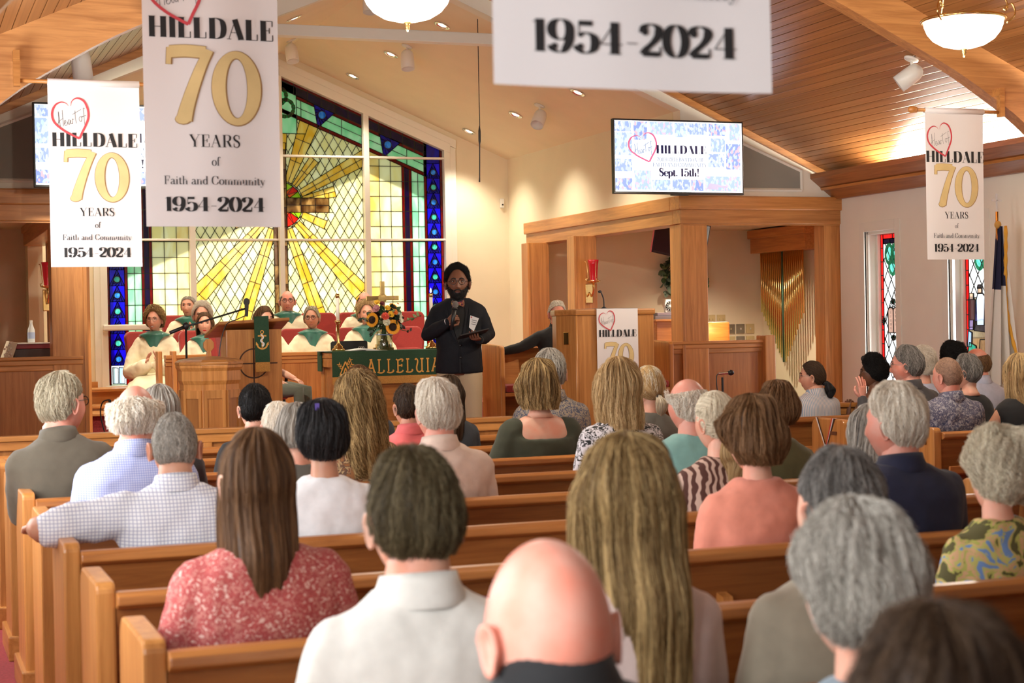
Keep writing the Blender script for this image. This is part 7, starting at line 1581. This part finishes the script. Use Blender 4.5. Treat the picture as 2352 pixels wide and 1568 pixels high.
person('woman with long curly blond-brown hair, centre left',2.103,7.78,1.345,sex='f',head=(-12,0,0),hair=longh('dblond',.30,t=.034,n=4500,rad=.0009,wave=.08,curl=.010,loose=.012,tips=.012,flare=.35),top=T(BROWNFLO,'elbow'),group=AUD)
person('girl with straight dark brown hair farther forward, before the table corner',2.617,9.63,1.352,sex='f',hair=longh('brown',.22,t=.018,n=2000,rad=.001,wave=.02),top=T(DKTOP,'short'),group=AUD)
person('young man with cropped black hair in black shirt, centre left',1.788,8.70,1.292,sex='m',w=.95,skin='fair',hair=hr('ink',t=.016,n=3000,ln=(.1,.2),rad=.0009),top=T(BLACKT,'short',z1=.60),group=AUD)
person('white-haired man in pale peach shirt, centre',2.208,6.85,1.346,sex='m',w=1.12,head=(8,0,0),skin='pink',hair=hr('white',t=.022,n=4500,rad=.0009,wave=.14,loose=.006,lump=.2),top=T(PALEPINK,'long',collar='shirt',fat=1.15,wr=.026),group=AUD)
person('boy with cropped dark hair in coral shirt behind the white-haired man',2.64,8.70,1.268,sex='m',w=.9,skin='tan',head=(8,0,0),hair=hr('dbrown',t=.014,n=2200,ln=(.1,.2)),top=T(CORALT,'short',collar='polo'),group=AUD)
person('woman with long dark brown hair just left of the speaker\'s legs',3.18,9.63,1.275,sex='f',hair=longh('dbrown',.26,t=.022,n=2600,rad=.001,wave=.04),top=T(DKTOP,'long'),group=AUD)
person('woman with wavy blond bob in olive wide-necked dress, back bare',3.402,8.70,1.363,sex='f',w=1.18,skin='fair',hair=longh('dblond',.085,t=.036,n=3600,rad=.0009,wave=.09,loose=.008,tips=.010,flare=.04,base='dblond'),top=T(OLIVED,'elbow',z1=.485,fat=1.4,wr=.02,grow=.016),arms=(dict(e=(-.29,.02,.24)),dict(e=(.29,.02,.24))),group=AUD,bare=True)
person('man with brushed-back grey hair in navy and sand floral shirt',3.846,9.63,1.425,sex='m',w=1.05,head=(-10,0,0),skin='tan',hair=hr('grey',t=.016,n=2200,base='dgrey'),top=T(HAWA,'short',collar='shirt'),group=AUD)
person('woman with strawberry blond shoulder hair in black and white print',3.489,7.78,1.381,sex='f',w=1.15,hair=longh('blond',.16,t=.032,n=3600,rad=.0009,wave=.09,loose=.010,tips=.010,flare=.18,base='dblond'),top=T(MONO,'elbow',fat=1.2),group=AUD)
person('woman with low blond ponytail and black tie in grey top',4.10,8.70,1.331,sex='f',w=.95,hair=hr('silver',t=.012,n=900,post=both(slick(1600,7,'blond',(0,-.095,-.05)),tie_tail(.10,.028,BLACKT,(0,-.100,-.052),col='silver',n=500,seed=8))),top=T(GREYT,'short'),group=AUD,head=(8,0,0))
person('woman with full auburn-brown hair in olive cardigan behind the salmon knit',3.90,6.87,1.276,sex='f',head=(-6,0,0),hair=hr('chest',part=1,t=.034,n=3600,rad=.0009,ln=(.25,.45),wave=.1,loose=.008,base='brown',low=.06),top=T(OLCARD,'long'),group=AUD)
person('person with grey-brown shoulder hair half hidden beside the navy polo',3.80,5.92,1.215,sex='f',hair=longh('grey',.12,t=.028,n=2200,wave=.06,base='dgrey'),top=T(MAROONT,'long'),group=AUD)
# --- right block
person('man with dark ponytail in blue striped shirt, seen from the side',6.571,11.02,1.267,yaw=6,sex='m',w=1.1,head=(42,0,0),skin='tan',hair=hr('dbrown',t=.009,n=500,post=both(slick(1500,11,'dbrown',(0,-.105,-.045)),tie_tail(.11,.034,BLACKT,(0,-.108,-.05),col='black',n=500,curl=.006))),top=T(STRP,'long',collar='shirt'),face=dict(eyes=True,brow='brown',glasses=WIRE),group=AUD)
person('woman with black afro puff and glasses in purple top, clapping',7.104,11.02,1.277,yaw=10,sex='f',head=(36,0,0),skin='brown',hair=hr('ink',part=1,t=.040,n=3200,ln=(.08,.16),wave=.3,curl=.007,loose=.012,tips=.012,spread=.5,post=lambda MH,ho,s,hs: MB().ball((.03,.075,.125),.028).xf(MH).build('hair_puff', HRB['ink'], ho, True)),top=T(PURP,'none',z1=.55),arms=(CLAP(-1,.42),CLAP(1,.42)),face=dict(glasses=WIRE,brow='black'),group=AUD,bare=True)
person('man with dark grey hair and glasses in charcoal suit, one hand raised',6.812,10.12,1.374,yaw=8,sex='m',w=1.12,head=(34,0,0),skin='pink',hair=hr('dgrey',t=.020,n=3000),top=T(SUIT,'long',collar='shirt',fat=1.12),arms=(dict(e=(-.33,.10,.30),w=(-.25,.23,.56),hd=(.05,.05,1),up=(.1,-1,.1),curl=(.15,.12,.12,.15),thumb=.1,spread=.12),None),face=dict(glasses=WIRE,brow='dgrey'),group=AUD)
person('person with fluffy white curls behind the charcoal suit',7.55,11.02,1.329,sex='f',hair=hr('white',part=1,t=.034,n=2200,wave=.2,curl=.006,loose=.012,spread=.4,rad=.001),top=T(LBLUE,'long'),group=AUD)
person('person with short black curls against the right wall window',7.83,11.02,1.355,sex='f',skin='brown',head=(30,0,0),hair=hr('ink',part=1,t=.036,n=2600,ln=(.08,.16),wave=.3,curl=.007,loose=.012,tips=.012,spread=.5),top=T(DKTOP,'short'),group=AUD)
person('man with shaved head in navy paisley shirt, hand at his ear',6.398,9.05,1.329,yaw=4,sex='m',w=1.22,head=(12,0,0),skin='pink',hair=hr('buzz',t=.0026,n=1500,ln=(.03,.06),loose=.002,tips=.002,rad=.0006),top=T(NAVFLO,'elbow',collar='shirt',fat=1.25,wr=.03),arms=(dict(e=(-.40,.16,.50),w=(-.27,.10,.66),hd=(1,-.25,-.35),up=(0,-1,.4),curl=(.5,.6,.8,.9),thumb=.4),None),group=AUD)
person('woman with short smooth dark grey hair in black sleeveless top',7.05,9.75,1.312,yaw=6,sex='f',w=1.08,head=(30,0,0),skin='fair',hair=hr('dgrey',part=1,t=.022,n=2600,base='dgrey',low=.05),top=T(BLACKT,'none',z1=.60),group=AUD,bare=True)
person('balding man in pale blue shirt at the far right',8.071,11.02,1.339,yaw=6,sex='m',w=1.1,head=(44,0,0),skin='pink',hair=hr('chest',style='fringe',t=.008,n=1200),top=T(LBLUE,'long',collar='shirt'),face=dict(brow='grey'),group=AUD)
person('blond woman in black sleeveless dress at the right edge',6.96,9.06,1.318,yaw=0,sex='f',w=1.15,skin='tan',head=(10,0,0),hair=longh('blond',.22,t=.026,n=2600,base='dblond'),top=T(BLACKT,'none',z1=.60,grow=.014),arms=(dict(e=(-.33,.05,.26),w=(-.20,.27,.14)),None),group=AUD,bare=True)
# --- choir robes
def stole(M, parent, s):
    n = 44; rs = []
    for t_ in np.linspace(0,1,9):
        ring = []
        for k in range(n):
            a = 2*pi*k/n; da = abs((a+pi) % (2*pi)-pi); l = .125+.165*exp(-(da/.50)**2); hm = float(np.interp(da,[0,.6,pi/2,2.5,pi],[.075,.085,.125,.085,.07])); d = t_*l; h = min(d,hm)
            r = .060+h; z = .672-.36*h-1.0*max(0,d-hm)-.03*h*sin(da)
            ring.append(M @ Vector((r*sin(a),r*cos(a)*.98-.006+.012*(1 if cos(a) > 0 else -1)*t_,z+.010)))
        rs.append(ring)
    MB().rings(rs,cap=False).build('green_stole', GREENS, parent, True)
def robe_skirt(M, parent, s):
    mb = MB(); pts = [((0,-.02,.06),.235,.17),((0,.16,.075),.245,.125),((0,.34,.07),.25,.115),((0,.46,.02),.255,.10),((0,.515,-.10),.26,.085),((0,.52,-.26),.265,.09),((0,.515,-.40),.27,.10)]
    rs = []
    for i,((x,y,z),a,b) in enumerate(pts):
        f = i/6; ax = (0,-sin(min(f*1.7,1.45)),cos(min(f*1.7,1.45)))  # swing the ring plane from upright to level
        t = min(max((i-1)/4,0),1); ang = t*pi/2; d2 = Vector((0,sin(ang),cos(ang)))
        rs.append([M @ (Vector((x,y,z))+Vector((a*cos(q)*(1+.05*sin(q*9)),0,0))+d2*(b*sin(q)*(1+.06*sin(q*7+1)))) for q in [2*pi*k/36 for k in range(36)]])
    mb.rings(rs); o = mb.build('robe_skirt', ROBE, parent, True); 
CH = 'robed choir'
def chorister(label, x, y, zt, yaw, floor, sex, hair, face, arms=None, skin='fair', head=(0,0,0), w=1.0, **k):
    lap = lambda sd: dict(e=(sd*.28,.06,.24), w=(sd*.10,.27,.165), up=(0,0,1))
    return person(label, x, y, zt, yaw=yaw, sex=sex, seat=floor+.465, w=w*1.06, skin=skin, hair=hair, face=face, head=head, arms=arms or (lap(-1),lap(1)), lower='none', group=CH, vox=.012, nr=56,
        top=dict(mat=ROBE, sleeve='robe', grow=.026, wr=.020, ws=.09, name='robe', extra=(stole,robe_skirt)), **k)
chorister('choir woman with curly light brown hair and glasses, clapping, far left',2.57,17.62,1.826,163,.52,'f',hr('dblond',part=1,hl=.28,t=.034,n=3200,ln=(.15,.3),wave=.25,curl=.009,loose=.018,tips=.012,spread=.3,low=.08,base='dblond'),dict(smile=1,glasses=WIRE,brow='chest',iris='g'),arms=(dict(e=(-.27,.10,.22),w=(-.07,.34,.32),hd=(.15,.25,1),up=(-1,-.3,.1),curl=(.1,.1,.1,.15),thumb=.15,spread=.12),dict(e=(.27,.10,.22),w=(.05,.36,.31),hd=(-.35,.25,1),up=(1,-.3,.1),curl=(.1,.1,.1,.15),thumb=.15,spread=.12)),head=(-8,0,0),w=1.05)
chorister('elderly choir man with thin grey hair, clapping, behind at left',3.13,18.80,1.988,166,.70,'m',hr('grey',style='thin',t=.010,n=1600),dict(brow='grey'),skin='fair',head=(-12,0,0),arms=(dict(e=(-.27,.10,.25),w=(-.06,.31,.44),hd=(.1,.25,1),up=(-1,-.3,.1),curl=(.1,.1,.1,.12),thumb=.15,spread=.1),dict(e=(.27,.10,.25),w=(.05,.33,.42),hd=(-.1,.25,1),up=(1,-.3,.1),curl=(.1,.1,.1,.12),thumb=.15)))
chorister('choir woman with fluffy white hair and glasses behind the bobbed woman',3.12,17.92,1.875,167,.52,'f',hr('white',part=1,hl=.28,t=.034,n=2000,wave=.2,curl=.006,loose=.012,spread=.3,low=.05),dict(brow='white',glasses=WIRE))
chorister('young choir woman with dark bob and red lipstick',2.965,16.88,1.762,169,.52,'f',longh('brown',.115,hl=.25,t=.022,n=2600,wave=.05,flare=.05,base='dbrown'),dict(lip=LIPR,brow='dbrown'),head=(0,0,0))
person('woman in sage dress with brown hair, face behind the lectern top',3.19,15.1,1.792,yaw=-128,head=(-30,0,0),sex='f',seat=.985,w=1.05,skin='fair',hair=longh('brown',.16,t=.020,n=2000),face=dict(brow='brown',smile=.5),top=T(SAGE,'short',wr=.02,name='dress'),arms=(dict(e=(-.27,.03,.26),w=(-.20,.26,.17)),None),lower=SAGE,nr=52)
chorister('choir person with blond hair almost hidden behind the lectern',3.72,17.55,1.812,168,.52,'f',hr('blond',part=1,hl=.28,t=.028,n=1200,base='blond'),dict(brow='chest'))
chorister('bald choir man with glasses in the back row',4.19,18.5,2.028,170,.72,'m',hr('grey',style='fringe',t=.006,n=900),dict(brow='grey',glasses=DARKF,iris='g'),skin='pink',head=(0,0,0),w=1.12)
chorister('choir woman with grey-blond short hair and dark glasses',4.235,17.5,1.815,168,.52,'f',hr('ash',part=1,hl=.28,t=.022,n=2400,low=.10,wave=.06,base='silver'),dict(brow='chest',glasses=DARKF,smile=.6),skin='tan',head=(-10,0,2))
chorister('choir woman with layered blond hair behind the flowers',4.86,17.55,1.86,166,.52,'f',hr('blond',part=1,hl=.28,t=.034,n=3200,ln=(.2,.4),wave=.16,loose=.018,tips=.018,lock=.2,low=.12,lump=.22,base='dblond'),dict(brow='chest',smile=.3,iris='g'))
chorister('bald bearded choir man behind the brass cross',5.11,18.55,2.006,167,.70,'m',hr('dbrown',style='fringe',t=.003,n=500,ln=(.03,.06)),dict(brow='dbrown',beard=dict(col='brown',t=.012,n=700)),skin='pink',w=1.1)
# --- the speaker
def speaker():
    X,Y,zt,st = 4.55,13.5,2.085,.35
    yaw = 161.3; jk = plain('navy_blazer',(.011,.0115,.015),.8,noise=.1,nscale=60,bump=.1,bscale=500,spec=.2)
    arms = (dict(sh=-.012,e=(-.265,.06,.325),w=(-.175,.275,.285),hd=(.25,.7,.08),up=(0,.2,-1),curl=(.45,.5,.5,.55),thumb=.5,hs=1.08),
            dict(sh=-.012,e=(.275,.09,.33),w=(.100,.255,.435),hd=(-.62,.28,.52),up=(.60,.62,.25),curl=(1.05,1.1,1.15,1.2),thumb=.95,spread=.0,hs=1.08))
    p = person('man in navy blazer, bow tie and khakis speaking into a microphone',X,Y,zt,yaw=yaw,sex='m',w=1.07,stand=st,skin='speaker',head=(0,2,0),hsc=1.2,hair=hr('ink',t=.020,n=4200,ln=(.06,.12),wave=.3,curl=.008,loose=.010,tips=.012,spread=.5,rad=.0009,low=-.30,hl=.36,lump=.25),
        top=dict(mat=jk,sleeve='long',grow=.022,z0=-.015,name='blazer',wr=.012,fat=.85,sm=6),arms=arms,belly=.075,vox=.011,nr=60,
        face=dict(brow='ink',glasses=DARKF,gshape='round',lip=plain('brown_lip',(.14,.05,.04),.4),lid=HRB['dbrown'],ew=plain('dim_eye_white',(.40,.36,.32),.3),beard=dict(col='ink',t=.013,drop=.010,n=1500)))
    s = (zt-st)/1.80; base = st+.885*s
    M = Matrix.Translation((X,Y,base)) @ Matrix.Rotation(radians(yaw),4,'Z') @ Matrix.Scale(s,4)
    for side in (-1,1):
        t = MB(); rs = []
        for z,rx,ry,cx,cy in ((.06,.115,.115,.075,.01),(-.05,.118,.135,.090,.012),(-.20,.104,.125,.100,.005),(-.42,.088,.098,.110,.0),(-.62,.080,.090,.122,-.005),(-.83,.078,.092,.125,.0)):
            rs.append([(side*cx+rx*cos(a)*(1+.02*sin(5*a)),cy+ry*sin(a),z) for a in [2*pi*k/22 for k in range(22)]])
        t.rings(rs).xf(M); t.build('trouser_leg', KHAKI, p, True)
        MB().rings([[(side*.125+.045*cos(a)*w_,.05+.135*sin(a)*l_,z) for a in [2*pi*k/18 for k in range(18)]] for z,w_,l_ in ((-.885,1,1),(-.865,1.04,1.02),(-.835,.85,.85),(-.80,.6,.45))]).xf(M).build('shoe', BLACKP, p, True)
    fy = lambda z: float(np.interp(z,[0,.2,.32,.45,.575,.655],[.205,.225,.195,.172,.125,.09]))
    # black shirt front, lapels, buttons, pocket line
    mb = MB(); pts = [(.0,.24),(.035,.36),(.060,.50),(.062,.60)]
    for q in ((1,),(-1,)):
        pass
    L_ = [(-x,fy(z)+.006,z) for x,z in pts]; R_ = [(x,fy(z)+.006,z) for x,z in pts]; C_ = [(0,fy(z)+.010,z) for x,z in pts]
    mb.add(L_+C_+R_,[(i,4+i,5+i,1+i) for i in range(3)]+[(4+i,8+i,9+i,5+i) for i in range(3)]); mb.xf(M); mb.build('shirt_front', BLACKT, p, True)
    for sd in (-1,1):
        mb = MB(); o = [(sd*.002,.235),(sd*.040,.36),(sd*.064,.50),(sd*.058,.615),(sd*.098,.60),(sd*.118,.52),(sd*.092,.495),(sd*.100,.47),(sd*.060,.34)]
        mb.add([(x,fy(z)+.012-.25*max(0,abs(x)-.06),z) for x,z in o]+[(x,fy(z)+.003-.25*max(0,abs(x)-.06),z) for x,z in o],[tuple(range(9)),tuple(range(17,8,-1))]+[(i,i+9,(i+1)%9+9,(i+1)%9) for i in range(9)]); mb.xf(M); mb.build('lapel', jk, p)
        bt = MB(); zz = .605
        bt.add([(0,.125,zz),(sd*.052,.135,zz+.034),(sd*.060,.140,zz),(sd*.050,.135,zz-.036),(0,.150,zz+.010),(sd*.05,.152,zz+.030),(sd*.054,.156,zz),(sd*.05,.152,zz-.032),(0,.150,zz-.010)],[(4,5,6,7,8),(0,1,5,4),(0,8,7,3),(1,2,6,5),(2,3,7,6)]); bt.xf(M); bt.build('bow_tie', patches('bow_tie_print',((.02,.02,.05),(.50,.06,.03),(.02,.03,.12),(.65,.34,.05),(.02,.02,.04)),55,.02), p)
    MB().ball((0,.150,.605),(.013,.010,.016)).xf(M).build('bow_knot', patches('bow_knot_print',((.02,.02,.05),(.50,.06,.03),(.02,.03,.12)),60,.02), p, True)
    for z in (.235,.13): MB().ball((-.012,fy(z)+.012,z),(.010,.005,.010)).xf(M).build('button', BLACKP, p, True)
    mb = MB(); mb.add([(-.002,fy(z)+.008,z) for z in (.24,.15,.05,-.005)]+[(-.016,fy(z)+.001,z) for z in (.24,.15,.05,-.005)],[(i,i+1,i+5,i+4) for i in range(3)]); mb.xf(M); mb.build('front_edge', jk, p)
    for k in range(3): MB().ball((.185-.012*k,.215+.004*k,.385-.004*k),(.006,.006,.006)).xf(M).build('cuff_button', CHROME, p, True)
    for q,(wr,el) in enumerate((((.105,.255,.435),(.315,.11,.345)),((-.185,.285,.285),(-.30,.09,.335)))):
        w_,e_ = Vector(wr),Vector(el); MB().tube([w_.lerp(e_,.02),w_.lerp(e_,-.05)],.037,14).xf(M).build('shirt_cuff', WHITET if q == 0 else BLACKT, p, True)
    b = Matrix.Translation((-.135,fy(.42)+.022,.43)) @ Matrix.Rotation(radians(-10),4,'Y') @ Matrix.Rotation(radians(-14),4,'X')
    MB().add([(-.040,0,.05),(.040,0,.065),(.035,0,-.045),(-.012,0,-.075)],[(0,1,2,3)]).xf(M @ b).build('name_badge', PAPER, p); MB().add([(.022,.001,.055),(.034,.001,.055),(.034,.001,.043),(.022,.001,.043)],[(0,1,2,3)]).xf(M @ b).build('badge_heart', PINKRED, p)
    for k in range(3): MB().add([(-.025,.001,.025-.018*k),(.022,.001,.028-.018*k),(.022,.001,.024-.018*k),(-.025,.001,.021-.018*k)],[(0,1,2,3)]).xf(M @ b).build('badge_line', INKG, p)
    # things he holds
    def W(x,y,z): return M @ Vector((x,y,z))
    t = thing('handheld_microphone','black handheld microphone in the speaker\'s raised hand','microphone',tuple(W(.04,.30,.47)))
    MB().tube([W(.062,.300,.375),W(.045,.300,.47),W(.030,.302,.560)],[.014,.018,.020],14).build('handle', BLACKP, t, True); MB().ball(tuple(W(.022,.303,.595)),(.027,.027,.031),16,10).build('grille', plain('silver_grille',(.30,.29,.28),.35,metal=.7,bump=.8,bscale=900), t, True); MB().tube([W(.031,.302,.553),W(.029,.302,.566)],.025,16).build('collar_ring', BLACKM, t, True)
    Mt = M @ Matrix.Translation((-.125,.385,.335)) @ Matrix.Rotation(radians(14),4,'Y') @ Matrix.Rotation(radians(9),4,'X') @ Matrix.Rotation(radians(12),4,'Z')
    t = thing('tablet','black tablet lying on the speaker\'s open hand','tablet',tuple(Mt.translation)); MB().box((-.13,-.09,-.006),(.13,.09,.006)).xf(Mt).build('case', BLACKP, t, bev=.003); MB().box((-.12,-.08,.006),(.12,.08,.007)).xf(Mt).build('screen', plain('tablet_screen',(.02,.022,.026),.1), t)
speaker()
# clergyman behind the pulpit, one arm along the bench
person('white-haired man in black suit seated behind the pulpit, arm along the bench',5.92,14.62,1.80,yaw=168,sex='m',seat=1.03,w=1.08,skin='pink',hair=hr('white',t=.018,n=1600),top=T(BLACKT,'long',collar='shirt'),
    arms=(None,dict(sh=.0,e=(.42,-.02,.42),w=(.655,-.05,.375),hd=(.75,.15,-.25),up=(.2,.3,1),curl=(.35,.4,.4,.45),thumb=.4,spread=.1)),face=dict(brow='white'),nr=40)
